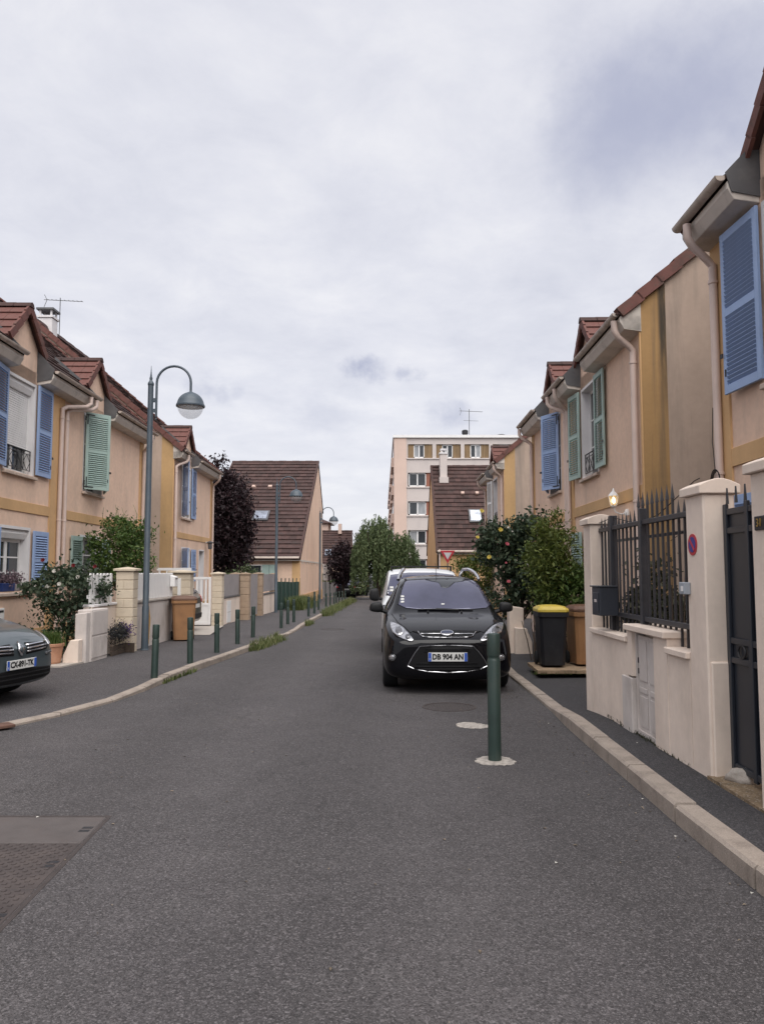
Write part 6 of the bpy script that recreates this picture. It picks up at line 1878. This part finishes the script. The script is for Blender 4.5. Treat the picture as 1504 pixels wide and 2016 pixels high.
def car_body(root, st, Mc, mat, wheels, arch=.36, lvl=2, hood_cut=True):
    """st rows: s, zb, wl, wm, zm, wb, zbelt, wt, zt, zc  ->  a lofted, subdivided, closed shell"""
    prof = []
    for (s, zb, wl, wm, zm, wb, zl, wt, zt, zc) in st:
        h = [(0, zb), (.7 * wl, zb), (wl, zb + .035), (wm, zb + .38 * (zm - zb)), (wm, zm), (wb + .012, zl - .02), (wb, zl), (wt + (wb - wt) * .12, zt - (zt - zl) * .12 if zt > zl else zl), (wt, zt), (.55 * wt, zc - .28 * (zc - zt)), (0, zc)]
        ring = [(x, s, z) for x, z in h] + [(-x, s, z) for x, z in h[-2:0:-1]]
        prof.append(ring)
    n = len(prof[0]); v = [p for r_ in prof for p in r_]; f = []
    for i in range(len(prof) - 1):
        for k in range(n):
            f.append((i * n + k, i * n + (k + 1) % n, (i + 1) * n + (k + 1) % n, (i + 1) * n + k))
    for b in (0, (len(prof) - 1) * n):        # nose and tail closed by quads across
        m = n // 2
        for k in range(m):
            a, c = b + k, b + k + 1
            d, e = b + (n - k - 1) % n if k else b, 0
        ringi = list(range(b, b + n))
        half = len([1 for _ in range(m + 1)])
        for k in range(m):
            L0, L1 = ringi[k], ringi[k + 1]
            R0, R1 = ringi[-k % n], ringi[-(k + 1) % n]
            q = [L0, L1, R1, R0]
            q = [x for i_, x in enumerate(q) if x not in q[:i_]]
            if len(q) >= 3:
                f.append(tuple(q))
    me = bpy.data.meshes.new('car_tmp'); me.from_pydata(v, [], f)
    bm = bmesh.new(); bm.from_mesh(me); bmesh.ops.recalc_face_normals(bm, faces=bm.faces); bm.to_mesh(me); bm.free()
    ob = bpy.data.objects.new('car_tmp', me); C.objects.link(ob)
    sb = ob.modifiers.new('s', 'SUBSURF'); sb.levels = lvl; sb.render_levels = lvl
    cuts = []
    for (x, s, r_) in wheels:
        cb = MB(); cb.lathe([(arch, -.24), (arch, .40)], (0, 0, 0), 28, Matrix.Translation((x, s, r_)) @ Matrix.Rotation(PI / 2 if x > 0 else -PI / 2, 4, 'Y'))
        cm = mesh('cut', cb, 'rubber'); co = bpy.data.objects.new('cut', cm); C.objects.link(co); cuts.append(co)
        bo = ob.modifiers.new('b', 'BOOLEAN'); bo.operation = 'DIFFERENCE'; bo.object = co; bo.solver = 'EXACT'
    bpy.context.view_layer.update()
    dg = bpy.context.evaluated_depsgraph_get()
    out = bpy.data.meshes.new_from_object(ob.evaluated_get(dg))
    for co in cuts:
        bpy.data.objects.remove(co)
    bpy.data.objects.remove(ob)
    out.transform(Mc)
    bm = bmesh.new(); bm.from_mesh(out); bmesh.ops.recalc_face_normals(bm, faces=bm.faces)
    bvh = BVHTree.FromBMesh(bm)
    bm.to_mesh(out); bm.free()
    out.transform(Matrix.Translation(-org(root)))
    out.materials.clear(); out.materials.append(MATS[mat])
    out.name = 'body'; out.shade_smooth(); out.set_sharp_from_angle(angle=R(50))
    o = bpy.data.objects.new('body', out); C.objects.link(o); o.parent = root
    return bvh

CAMP = Vector((0, 0, 1.58))
def hit_px(bvh, u, v):
    h = bvh.ray_cast(CAMP, ray(u, v))
    if h[0] is None:
        d = ray(u, v); best = None          # just past the outline: take the closest spot of the body along the ray
        for k in range(60):
            q = bvh.find_nearest(CAMP + d * (10.2 + k * .08))
            if q[0] is not None and (best is None or q[3] < best[3]):
                best = q
        h = best
    return h[0], h[1]

def shell(bvh, name, outline, mat, parent, off=.006, th=.012, cuts=3, caster=None, view=None):
    """a panel lying on the body: its outline is cast onto the surface, then lifted and given an edge"""
    bm = bmesh.new()
    vs = [bm.verts.new((x, y, 0)) for x, y in outline]
    bm.faces.new(vs)
    bmesh.ops.triangulate(bm, faces=bm.faces)
    for _ in range(cuts):
        bmesh.ops.subdivide_edges(bm, edges=bm.edges[:], cuts=1, use_grid_fill=True)
    nr = {}
    for v in bm.verts:
        p, n = caster(bvh, v.co.x, v.co.y)
        if (view or CAMP) is not None and n.dot((view or CAMP) - p) < 0:
            n = -n
        v.co = p + n * off; nr[v.index] = n
    bm.verts.index_update()
    me = bpy.data.meshes.new(name)
    o0 = org(parent)
    for v in bm.verts:
        v.co -= o0
    bmesh.ops.recalc_face_normals(bm, faces=bm.faces)
    bm.to_mesh(me); bm.free()
    me.materials.append(MATS[mat]); me.shade_smooth()
    o = bpy.data.objects.new(name, me); C.objects.link(o); o.parent = parent
    if th:
        so = o.modifiers.new('solidify', 'SOLIDIFY'); so.thickness = th; so.offset = 0
    return o

def strip_px(bvh, name, line, w, mat, parent, off=.008, conv=lambda a, b: (a, b), n=6, th=.012):
    """a raised bead along a line cast onto the body"""
    pts = []
    L = [Vector(conv(*p)) for p in line]
    for a, b in zip(L, L[1:]):
        for k in range(n):
            pts.append(a.lerp(b, k / n))
    pts.append(L[-1])
    path = []
    for p in pts:
        h, nn = hit_px(bvh, p.x, p.y)
        if nn.dot(CAMP - h) < 0:
            nn = -nn
        path.append(h + nn * off)
    mb = MB(); mb.tube(path, w, 6)
    return mk(name, mb, mat, parent, smooth=60)

def wheel(root, Mc, x, s, r_, w=.215, spokes=7):
    sg = 1 if x > 0 else -1
    M = Mc @ Matrix.Translation((x, s, r_)) @ Matrix.Rotation(PI / 2 * sg, 4, 'Y')
    mb = MB(); h = w / 2
    mb.lathe([(r_ * .62, -h), (r_ * .9, -h), (r_ * .985, -h * .78), (r_, -h * .5), (r_, h * .5), (r_ * .985, h * .78), (r_ * .9, h), (r_ * .68, h), (r_ * .64, h * .8)], (0, 0, 0), 32, M)
    t_ = mk('tyre', mb, 'rubber', root, smooth=35); t_.name = 'wheel'
    mb = MB(); mb.lathe([(0, h * .62), (.05, h * .66), (.06, h * .5)], (0, 0, 0), 16, M); mb.lathe([(r_ * .66, h * .9), (r_ * .60, h * .85), (r_ * .58, h * .2)], (0, 0, 0), 32, M)
    for k in range(spokes):
        a = 2 * PI * k / spokes
        mb.box(.04, r_ * .62, -.022, .022, h * .45, h * .62, M @ Matrix.Rotation(a, 4, 'Z'))
    mk('rim', mb, 'alloy', t_, smooth=35)
    mb = MB(); mb.lathe([(0, h * .1), (r_ * .6, h * .1)], (0, 0, 0), 24, M); mk('brake_disc', mb, 'trim_black', t_)
    return t_

def ell(cx, cy, rx, ry, n=20):
    return [(cx + rx * math.cos(2 * PI * k / n), cy + ry * math.sin(2 * PI * k / n)) for k in range(n)]

def plate(root, c, right, up, txt, w=.52, h=.115, size=.088, band=True):
    right, up = Vector(right).normalized(), Vector(up).normalized(); nrm = right.cross(up)
    M = rotm(right, up, nrm, c)
    mb = MB(); mb.box(-w / 2, w / 2, -h / 2, h / 2, 0, .008, M); p = mk('number_plate', mb, 'plate_white', root, bevel=.003)
    for x0, x1 in ((-w / 2 + .003, -w / 2 + .043), (w / 2 - .043, w / 2 - .003)):
        mb = MB(); mb.box(x0, x1, -h / 2 + .003, h / 2 - .003, .008, .0095, M); mk('blue_band', mb, 'plate_blue', p)
    o = text('plate_text', txt, size, Matrix.Translation(Vector(c)) @ M.to_3x3().to_4x4() @ Matrix.Translation((0, 0, .0095)) @ Matrix.Diagonal((.96, 1.12, 1, 1)), 'trim_black', p, .0008, bold=.0036)
    text('plate_text', 'F', .035, Matrix.Translation(Vector(c)) @ M.to_3x3().to_4x4() @ Matrix.Translation((-w / 2 + .023, -.03, .010)), 'plate_white', p, .0005)
    return p

# ---------------------------------------------------------------- black people carrier
FX, FY = .925, 10.62
FO = thing('parked_car', 'black people carrier parked facing the camera behind the road bollard', 'car', (FX, FY + 2, gz(FY + 1)))
sc = 1.005
Mf = Matrix.Translation((FX, FY, gz(FY + .9))) @ Matrix.Diagonal((sc, sc, sc, 1))
stF = [(0, .30, .40, .46, .50, .44, .66, .34, .70, .715), (.035, .23, .62, .70, .51, .66, .69, .50, .735, .755), (.13, .19, .79, .845, .54, .785, .755, .58, .80, .825),
       (.34, .18, .85, .90, .60, .85, .85, .64, .895, .92), (.72, .18, .86, .915, .64, .868, .945, .70, .985, 1.005), (1.08, .18, .86, .915, .67, .872, .99, .735, 1.035, 1.06),
       (1.20, .18, .86, .915, .68, .874, 1.005, .735, 1.085, 1.115), (1.62, .18, .86, .915, .69, .874, 1.03, .685, 1.34, 1.375), (1.98, .18, .86, .915, .70, .874, 1.045, .625, 1.52, 1.555), (2.35, .18, .86, .915, .70, .874, 1.055, .60, 1.575, 1.62),
       (3.2, .18, .86, .915, .70, .87, 1.07, .59, 1.58, 1.635), (3.9, .2, .85, .905, .70, .85, 1.08, .56, 1.52, 1.575), (4.28, .24, .82, .87, .68, .82, 1.05, .56, 1.26, 1.30), (4.40, .32, .74, .80, .66, .76, .98, .56, 1.02, 1.04), (4.43, .36, .6, .68, .64, .64, .9, .5, .94, .95)]
WF = [(.80, .93, .325), (-.80, .93, .325), (.80, 3.6, .325), (-.80, 3.6, .325)]
bF = car_body(FO, stF, Mf, 'paint_black', WF)
for w_ in WF:
    wheel(FO, Mf, *w_)
cv = lambda x, y: (720 + x / 4.7, 1060 + y / 4.7)
cast = hit_px
def fshell(name, poly, mat, off=.006, th=.012, par=FO, cuts=3, sym=False):
    o = shell(bF, name, [cv(*p) for p in poly], mat, par, off, th, cuts, hit_px)
    if sym:
        o2 = shell(bF, name, [cv(1504 - x - 0 if False else 1500 - x, y) for x, y in poly], mat, par, off, th, cuts, hit_px)
        return o, o2
    return o
ws = fshell('windscreen', [(300, 612), (312, 560), (335, 470), (358, 408), (385, 390), (560, 379), (750, 376), (940, 380), (1030, 390), (1060, 408), (1098, 490), (1135, 570), (1152, 612), (1118, 642), (960, 658), (750, 666), (540, 660), (370, 645)], 'windscreen', .005, .004, cuts=4)
fshell('sun_band', [(560, 384), (750, 381), (930, 384), (900, 400), (820, 412), (770, 455), (735, 462), (700, 455), (670, 412), (600, 400)], 'car_glass', .0085, .002, ws, 3)
for y in (535, 560, 585):
    fshell('sticker', [(322, y), (352, y - 4), (358, y + 12), (326, y + 16)], 'plate_white', .011, .002, ws, 1)
fshell('sticker', [(698, 606), (728, 606), (728, 618), (698, 618)], 'plate_white', .011, .002, ws, 1)
strip_px(bF, 'wiper', [(480, 664), (640, 662), (860, 668)], .012, 'trim_black', FO, .012, cv)
strip_px(bF, 'wiper', [(650, 655), (800, 662), (990, 664)], .009, 'trim_black', FO, .012, cv)
strip_px(bF, 'windscreen_seal', [(300, 612), (312, 560), (335, 470), (358, 408), (385, 390), (560, 379), (750, 376), (940, 380), (1030, 390), (1060, 408), (1098, 490), (1135, 570), (1152, 612)], .010, 'trim_black', FO, .003, cv)
strip_px(bF, 'bonnet_gap', [(240, 700), (300, 780), (360, 822), (412, 872), (440, 858), (750, 853), (1060, 858), (1090, 872), (1140, 822), (1200, 780), (1255, 700)], .005, 'grille_black', FO, .001, cv)
for x in (575, 885):
    fshell('washer_jet', ell(x, 684, 9, 5, 8), 'trim_black', .012, .012, FO, 1)
fshell('upper_grille', [(430, 862), (750, 858), (1062, 862), (1010, 880), (980, 908), (900, 917), (750, 919), (600, 917), (520, 908), (490, 880)], 'grille_black', .004, .006)
for a, b in ((512, 688), (822, 990)):
    strip_px(bF, 'grille_bar', [(a, 886), (b, 886)], .0065, 'chrome', FO, .010, cv)
strip_px(bF, 'grille_trim', [(482, 862), (498, 886), (520, 908), (560, 916), (620, 919), (750, 921), (880, 919), (950, 916), (985, 906), (1004, 886), (1018, 864)], .0065, 'chrome', FO, .008, cv)
em = fshell('emblem', ell(750, 888, 60, 23, 24), 'chrome', .022, .03)
fshell('emblem_face', ell(750, 888, 51, 17, 24), 'ford_blue', .04, .004, em, 2)
ep, en = hit_px(bF, *cv(750, 888))
text('emblem_text', 'Ford', .062, Matrix.Translation((ep.x, ep.y - .046, ep.z - .004)) @ Matrix.Rotation(PI / 2, 4, 'X'), 'chrome', em, .002)
fshell('lower_intake', [(500, 1000), (620, 992), (750, 990), (880, 991), (992, 998), (1052, 1060), (1095, 1120), (1122, 1178), (1060, 1205), (940, 1228), (757, 1238), (570, 1228), (450, 1205), (390, 1178), (420, 1120), (455, 1060)], 'grille_black', .003, .006)
rim = [(500, 1000), (620, 992), (750, 990), (880, 991), (992, 998), (1052, 1060), (1095, 1120), (1124, 1180)]
strip_px(bF, 'intake_rim', [(388, 1180), (420, 1120), (455, 1060), *rim], .0075, 'lamp_dark', FO, .008, cv)
strip_px(bF, 'intake_trim', [(388, 1180), (450, 1208), (570, 1231), (757, 1242), (940, 1231), (1060, 1208), (1124, 1180)], .0085, 'chrome', FO, .008, cv)
for y in (1020, 1040, 1150, 1180, 1205):
    fshell('intake_slat', [(560 - (y - 1000) * .6, y), (940 + (y - 1000) * .6, y), (940 + (y - 1000) * .6, y + 8), (560 - (y - 1000) * .6, y + 8)], 'trim_black', .012, .012, FO, 2)
HLP = [(228, 782), (262, 785), (300, 800), (345, 830), (392, 880), (420, 915), (442, 942), (432, 955), (405, 955), (340, 930), (285, 903), (250, 872), (233, 830)]
for o in fshell('headlight', HLP, 'lamp_lens', .008, .02, sym=True):
    pass
for sx in (0, 1):
    mx_ = (lambda x: 1500 - x) if sx else (lambda x: x)
    par = [o for o in bpy.data.objects if o.parent == FO and o.name.startswith('headlight')][sx]
    fshell('reflector', [(mx_(x), y) for x, y in ell(308, 868, 48, 42, 16)], 'chrome', .026, .01, par, 2)
    fshell('lamp_lens', [(mx_(x), y) for x, y in ell(308, 868, 32, 28, 16)], 'lamp_dark', .034, .006, par, 2)
    fshell('reflector', [(mx_(x), y) for x, y in ell(390, 918, 22, 18, 12)], 'lamp_dark', .026, .01, par, 1)
    fog = fshell('fog_light', [(mx_(x), y) for x, y in ell(250, 1100, 31, 31, 16)], 'lamp_dark', .008, .02)
    fshell('fog_lens', [(mx_(x), y) for x, y in ell(250, 1100, 21, 21, 14)], 'lamp_lens', .02, .006, fog, 1)
plate(FO, hit_px(bF, *cv(757, 1095))[0] + Vector((0, -.035, 0)), (1, 0, 0), (0, 0, 1), 'DB 904 AN', .535, .12, .092)
def mirror(root, c, sx, size=(.125, .075, .085), mat='trim_black', Mc=None, arm=True):
    bm = bmesh.new(); bmesh.ops.create_cube(bm, size=2)
    bmesh.ops.subdivide_edges(bm, edges=bm.edges[:], cuts=2, use_grid_fill=True)
    for v in bm.verts:
        q = v.co; l = q.length; q2 = q.normalized() * 1.25
        v.co = q.lerp(q2, .55); v.co = Vector((v.co.x * size[0] * (1 - .10 * v.co.z), v.co.y * size[1], v.co.z * size[2] * (1 - .12 * v.co.x * sx)))
        v.co += Vector(c) - org(root)
    me = bpy.data.meshes.new('door_mirror'); bm.to_mesh(me); bm.free(); me.materials.append(MATS[mat]); me.shade_smooth()
    o = bpy.data.objects.new('door_mirror', me); C.objects.link(o); o.parent = root
    s_ = o.modifiers.new('s', 'SUBSURF'); s_.levels = 1; s_.render_levels = 1
    return o
for sx in (-1, 1):
    c = Vector((FX + sx * 1.015, FY + 1.50, 1.03))
    mirror(FO, c, sx, (.10, .065, .074))
    mb = MB(); mb.tube([c + Vector((-sx * .08, 0, -.05)), c + Vector((-sx * .2, .02, -.09))], .03, 8); mk('mirror_arm', mb, 'trim_black', FO, smooth=40)
    mb = MB(); xr = FX + sx * .60
    mb.tube([(FX + sx * .66, FY + 1.98, 1.45), (FX + sx * .645, FY + 2.05, 1.505), (FX + sx * .615, FY + 2.16, 1.56), (FX + sx * .58, FY + 2.32, 1.60), (FX + sx * .55, FY + 2.6, 1.625), (FX + sx * .55, FY + 3.4, 1.625), (FX + sx * .56, FY + 3.9, 1.56), (FX + sx * .56, FY + 4.0, 1.50)], .028, 10)
    mk('roof_rail', mb, 'chrome', FO, smooth=60)
    # side glass
    def side_cast(b, s_, z_, sx=sx):
        o_ = Vector((FX + sx * 3, FY + s_ * sc, gz(FY + .9) + z_ * sc)); h = b.ray_cast(o_, Vector((-sx, 0, 0)))
        return (h[0], h[1]) if h[0] else (o_, Vector((sx, 0, 0)))
    for k, poly in enumerate(([(1.55, 1.08), (2.45, 1.10), (2.45, 1.46), (2.05, 1.44), (1.75, 1.24)], [(2.52, 1.10), (3.35, 1.12), (3.35, 1.46), (2.52, 1.47)], [(3.42, 1.13), (3.95, 1.15), (3.80, 1.42), (3.42, 1.46)])):
        shell(bF, 'side_window', poly, 'car_glass', FO, .005, .004, 2, side_cast, Vector((FX + sx * 9, FY + 2, 1.3)))
mb = MB(); mb.tube([(FX - .03, FY + 2.1, 1.47), (FX - .03, FY + 2.25, 1.72)], .004, 5); mk('aerial', mb, 'trim_black', FO)
mb = MB(); mb.box(FX - .66, FX + .66, FY + .55, FY + 3.9, .06, .14); mk('underbody', mb, 'trim_black', FO)

# ---------------------------------------------------------------- white van
VX, VY = .89, 15.75
VA = thing('parked_van', 'white van with a black roof bar parked behind the black car', 'van', (VX, VY + 2, gz(VY + 1)))
Mv = Matrix.Translation((VX, VY, gz(VY + .9)))
stV = [(0, .32, .5, .56, .52, .54, .74, .44, .78, .80), (.05, .24, .72, .80, .54, .76, .80, .56, .85, .87), (.2, .2, .84, .88, .6, .85, .92, .62, .98, 1.0), (.55, .2, .87, .905, .65, .88, 1.04, .70, 1.10, 1.12), (.80, .2, .87, .905, .68, .885, 1.09, .74, 1.17, 1.20),
       (1.1, .2, .87, .905, .7, .885, 1.12, .76, 1.42, 1.46), (1.42, .2, .87, .905, .7, .885, 1.14, .745, 1.70, 1.74), (1.75, .2, .87, .905, .7, .885, 1.15, .74, 1.775, 1.82), (3.0, .2, .87, .905, .7, .885, 1.15, .75, 1.78, 1.83), (4.3, .22, .86, .90, .7, .88, 1.15, .75, 1.77, 1.82), (4.38, .3, .8, .86, .7, .85, 1.1, .72, 1.7, 1.74)]
WV = [(.79, .9, .31), (-.79, .9, .31), (.79, 3.5, .31), (-.79, 3.5, .31)]
bV = car_body(VA, stV, Mv, 'paint_white', WV)
for w_ in WV:
    wheel(VA, Mv, *w_)
def front_cast(b, x, z, X=VX, Y=VY):
    o_ = Vector((X + x, Y - 1, z + gz(Y + .9))); h = b.ray_cast(o_, Vector((0, 1, 0)))
    return (h[0], h[1]) if h[0] else (o_, Vector((0, -1, 0)))
w_ = shell(bV, 'windscreen', [(-.80, 1.22), (-.70, 1.66), (-.3, 1.71), (.3, 1.71), (.70, 1.66), (.80, 1.22), (.3, 1.18), (-.3, 1.18)], 'windscreen', VA, .006, .004, 3, front_cast)
for z in (1.30, 1.36):
    shell(bV, 'sticker', [(-.72, z), (-.64, z), (-.64, z + .045), (-.72, z + .045)], 'plate_white', w_, .014, .002, 1, front_cast)
for s in (-1, 1):
    hl = shell(bV, 'headlight', [(s * .66, .74), (s * .84, .80), (s * .865, 1.02), (s * .83, 1.04), (s * .76, .92), (s * .66, .82)], 'lamp_dark', VA, .006, .014, 2, front_cast)
    shell(bV, 'lamp_lens', [(s * (.80 + .03 * math.cos(a)), .92 + .035 * math.sin(a)) for a in np.linspace(0, 5.8, 10)], 'lamp_lens', hl, .02, .006, 1, front_cast)
    mirror(VA, (VX + s * 1.06, VY + 1.25, 1.08), s, (.10, .07, .13))
    mb = MB(); mb.tube([(VX + s * .98, VY + 1.25, 1.0), (VX + s * .86, VY + 1.3, .98)], .03, 8); mk('mirror_arm', mb, 'trim_black', VA)
shell(bV, 'front_bumper', [(-.86, .30), (.86, .30), (.88, .56), (.6, .60), (-.6, .60), (-.88, .56)], 'trim_black', VA, .012, .02, 4, front_cast)
shell(bV, 'grille', [(-.5, .66), (.5, .66), (.55, .76), (-.55, .76)], 'grille_black', VA, .006, .01, 3, front_cast)
mb = MB(); mb.box(VX - .70, VX + .70, VY + 1.75, VY + 1.80, 1.685, 1.715); mk('roof_bar', mb, 'trim_black', VA, bevel=.006)
for s in (-1, 1):
    mb = MB(); mb.box(VX + s * .67 - .02, VX + s * .67 + .02, VY + 1.75, VY + 1.80, 1.58, 1.69); mk('bar_foot', mb, 'trim_black', VA)
mb = MB(); mb.box(VX - .7, VX + .7, VY + .5, VY + 3.9, -.06, .08); mk('underbody', mb, 'trim_black', VA)

# ---------------------------------------------------------------- grey green car on the left, nose to the street
RX, RY, RA = -4.47, 9.60, R(14)
RE = thing('parked_car', 'grey green car nosing in from the left edge beside the terracotta pot', 'car', (RX - 1.5, RY, ZL(RY) - .06))
# local x = car's left..., s = back;  forward is +X turned a little to the camera
fw = Vector((math.cos(RA), -math.sin(RA), 0)); lat = Vector((fw.y, -fw.x, 0)) * -1
Mr = Matrix.Identity(4); Mr.col[0] = (*lat, 0); Mr.col[1] = (*(-fw), 0); Mr.col[2] = (0, 0, 1, 0); Mr.col[3] = (RX, RY, gz(RY) + .045, 1)
stR = [(0, .28, .36, .42, .48, .40, .62, .28, .665, .68), (.05, .22, .60, .68, .5, .62, .665, .46, .715, .74), (.18, .19, .77, .83, .55, .755, .74, .55, .80, .835), (.42, .18, .84, .89, .6, .83, .835, .62, .90, .935), (.85, .18, .86, .905, .66, .86, .93, .70, .99, 1.015), (1.12, .18, .86, .905, .68, .865, .97, .73, 1.04, 1.065),
       (1.3, .18, .86, .905, .69, .865, 1.0, .72, 1.13, 1.16), (2.0, .18, .86, .905, .7, .865, 1.04, .62, 1.52, 1.56), (2.5, .18, .86, .905, .7, .865, 1.05, .60, 1.58, 1.62), (3.4, .2, .86, .90, .7, .86, 1.06, .58, 1.57, 1.61), (4.0, .24, .82, .87, .68, .82, 1.04, .56, 1.3, 1.34), (4.2, .32, .7, .78, .66, .72, .96, .5, 1.0, 1.02)]
WR_ = [(.77, .86, .31), (-.77, .86, .31), (.77, 3.4, .31), (-.77, 3.4, .31)]
bR = car_body(RE, stR, Mr, 'paint_grey', WR_)
for w_ in WR_:
    wheel(RE, Mr, *w_)
def rcast(b, x, z):
    o_ = Mr @ Vector((x, -1.2, z)); d_ = -(Mr.col[1].to_3d()) * -1
    h = b.ray_cast(o_, d_)
    return (h[0], h[1]) if h[0] else (Mr @ Vector((x, .2, z)), fw)
def rshell(name, poly, mat, off=.006, th=.012, par=RE, cuts=2):
    return shell(bR, name, poly, mat, par, off, th, cuts, rcast, Mr @ Vector((0, -5, .8)))
for s in (-1, 1):
    g_ = rshell('grille', [(s * .11, .60), (s * .50, .62), (s * .60, .665), (s * .56, .715), (s * .13, .735)], 'grille_black', .004, .006)
    for k in range(3):
        z = .625 + k * .036
        rshell('grille_slat', [(s * .12, z), (s * (.50 + .04 * k), z + .012), (s * (.50 + .04 * k), z + .026), (s * .12, z + .014)], 'chrome', .012, .01, g_, 2)
    rshell('headlight', [(s * .60, .66), (s * .79, .70), (s * .845, .80), (s * .80, .83), (s * .70, .80), (s * .60, .73)], 'lamp_lens', .006, .016)
    rshell('bumper_strip', [(s * .50, .555), (s * .83, .575), (s * .84, .60), (s * .50, .585)], 'lamp_dark', .008, .012)
lz = rshell('emblem', [(0, .585), (.055, .66), (0, .745), (-.055, .66)], 'chrome', .02, .02, RE, 2)
rshell('emblem_face', [(0, .625), (.024, .66), (0, .70), (-.024, .66)], 'paint_grey', .034, .006, lz, 1)
rshell('lower_intake', [(-.70, .29), (-.5, .27), (0, .26), (.5, .27), (.70, .29), (.62, .40), (.3, .42), (-.3, .42), (-.62, .40)], 'grille_black', .004, .006, RE, 3)
for z in (.31, .36):
    rshell('intake_slat', [(-.62, z), (.62, z), (.62, z + .014), (-.62, z + .014)], 'trim_black', .012, .012, RE, 3)
rshell('windscreen', [(-.62, 1.12), (-.56, 1.46), (0, 1.50), (.56, 1.46), (.62, 1.12), (0, 1.10)], 'windscreen', .006, .004, RE, 3)
pc, pn = rcast(bR, 0, .49)
plate(RE, pc + fw * .03, lat * -1 if (lat * -1).cross(Vector((0, 0, 1))).dot(fw) > 0 else lat, (0, 0, 1), 'CX-891-TK')
for s in (-1, 1):
    mirror(RE, Mr @ Vector((s * 1.0, 1.45, 1.0)), s, (.1, .1, .08))
mb = MB(); mb.box(-.6, .6, .75, 3.5, .14, .26, Mr); mk('underbody', mb, 'trim_black', RE)

# ---------------------------------------------------------------- hatchbacks seen from behind
stK = [(0, .34, .55, .62, .55, .60, .85, .52, .90, .92), (.04, .26, .72, .79, .56, .78, .90, .60, .98, 1.0), (.14, .24, .80, .85, .6, .83, .97, .63, 1.12, 1.15), (.42, .2, .83, .87, .64, .84, 1.02, .59, 1.36, 1.40), (.80, .18, .84, .875, .66, .845, 1.0, .58, 1.44, 1.48), (1.7, .18, .84, .875, .66, .845, .98, .58, 1.47, 1.51), (2.35, .18, .84, .875, .66, .845, .96, .61, 1.38, 1.42),
       (2.95, .18, .84, .875, .66, .845, .93, .70, 1.02, 1.05), (3.5, .18, .83, .87, .62, .82, .86, .62, .90, .93), (3.85, .2, .74, .79, .54, .72, .70, .5, .74, .77), (3.92, .28, .5, .55, .5, .5, .62, .4, .66, .68)]
def hatch(label, loc, ang, mat, txt=None):
    T = thing('parked_car', label, 'car', loc)
    M = Matrix.Translation(loc) @ Matrix.Rotation(ang, 4, 'Z')
    ws_ = [(.75, .75, .3), (-.75, .75, .3), (.75, 3.15, .3), (-.75, 3.15, .3)]
    b = car_body(T, stK, M, mat, ws_)
    for w_ in ws_:
        wheel(T, M, *w_)
    def rc(bv, x, z):
        o_ = M @ Vector((x, -1.5, z)); h = bv.ray_cast(o_, M.to_3x3() @ Vector((0, 1, 0)))
        return (h[0], h[1]) if h[0] else (M @ Vector((x, .2, z)), M.to_3x3() @ Vector((0, -1, 0)))
    vw = M @ Vector((0, -6, 1))
    sh = lambda n, p, m, o=.006, t=.01, par=T, c=2: shell(b, n, p, m, par, o, t, c, rc, vw)
    sh('rear_window', [(-.60, 1.06), (.60, 1.06), (.52, 1.36), (-.52, 1.36)], 'windscreen')
    for s in (-1, 1):
        sh('tail_light', [(s * .62, .80), (s * .80, .82), (s * .80, 1.0), (s * .66, 1.02)], 'tail_red', .008, .016)
        def sc_(bv, s_, z_, s=s):
            o_ = M @ Vector((s * 3, s_, z_)); h = bv.ray_cast(o_, M.to_3x3() @ Vector((-s, 0, 0)))
            return (h[0], h[1]) if h[0] else (o_, Vector((0, 0, 1)))
        shell(b, 'side_window', [(.5, 1.06), (1.5, 1.04), (1.5, 1.36), (.75, 1.34)], 'car_glass', T, .006, .004, 2, sc_, M @ Vector((s * 8, 2, 1)))
        shell(b, 'side_window', [(1.56, 1.04), (2.6, 1.0), (2.25, 1.30), (1.56, 1.37)], 'car_glass', T, .006, .004, 2, sc_, M @ Vector((s * 8, 2, 1)))
    p, n_ = rc(b, 0, .72)
    ax = M.to_3x3() @ Vector((1, 0, 0))
    mb = MB(); mb.box(-.26, .26, -.055, .055, 0, .008, rotm(ax, (0, 0, 1), M.to_3x3() @ Vector((0, -1, 0)), p + (M.to_3x3() @ Vector((0, -.02, 0))))); mk('number_plate', mb, 'plate_white', T)
    sh('bumper_insert', [(-.7, .36), (.7, .36), (.72, .50), (-.72, .50)], 'trim_black', .008, .012, T, 3)
    mb = MB(); mb.box(-.66, .66, .4, 3.5, .06, .2, M); mk('underbody', mb, 'trim_black', T)
    return T
hatch('dark car with a red tail light parked in the left driveway behind the bin', (-5.28, 22.05, ZL(22.4) + .005), R(90), 'paint_dark')
hatch('dark hatchback seen from behind at the end of the road', (-2.98, 63.9, gz(64) + .005), R(4), 'paint_dark')
hatch('dark car beyond the hatchback under the far purple tree', (-1.95, 66.2, gz(66) + .12), R(12), 'paint_black')
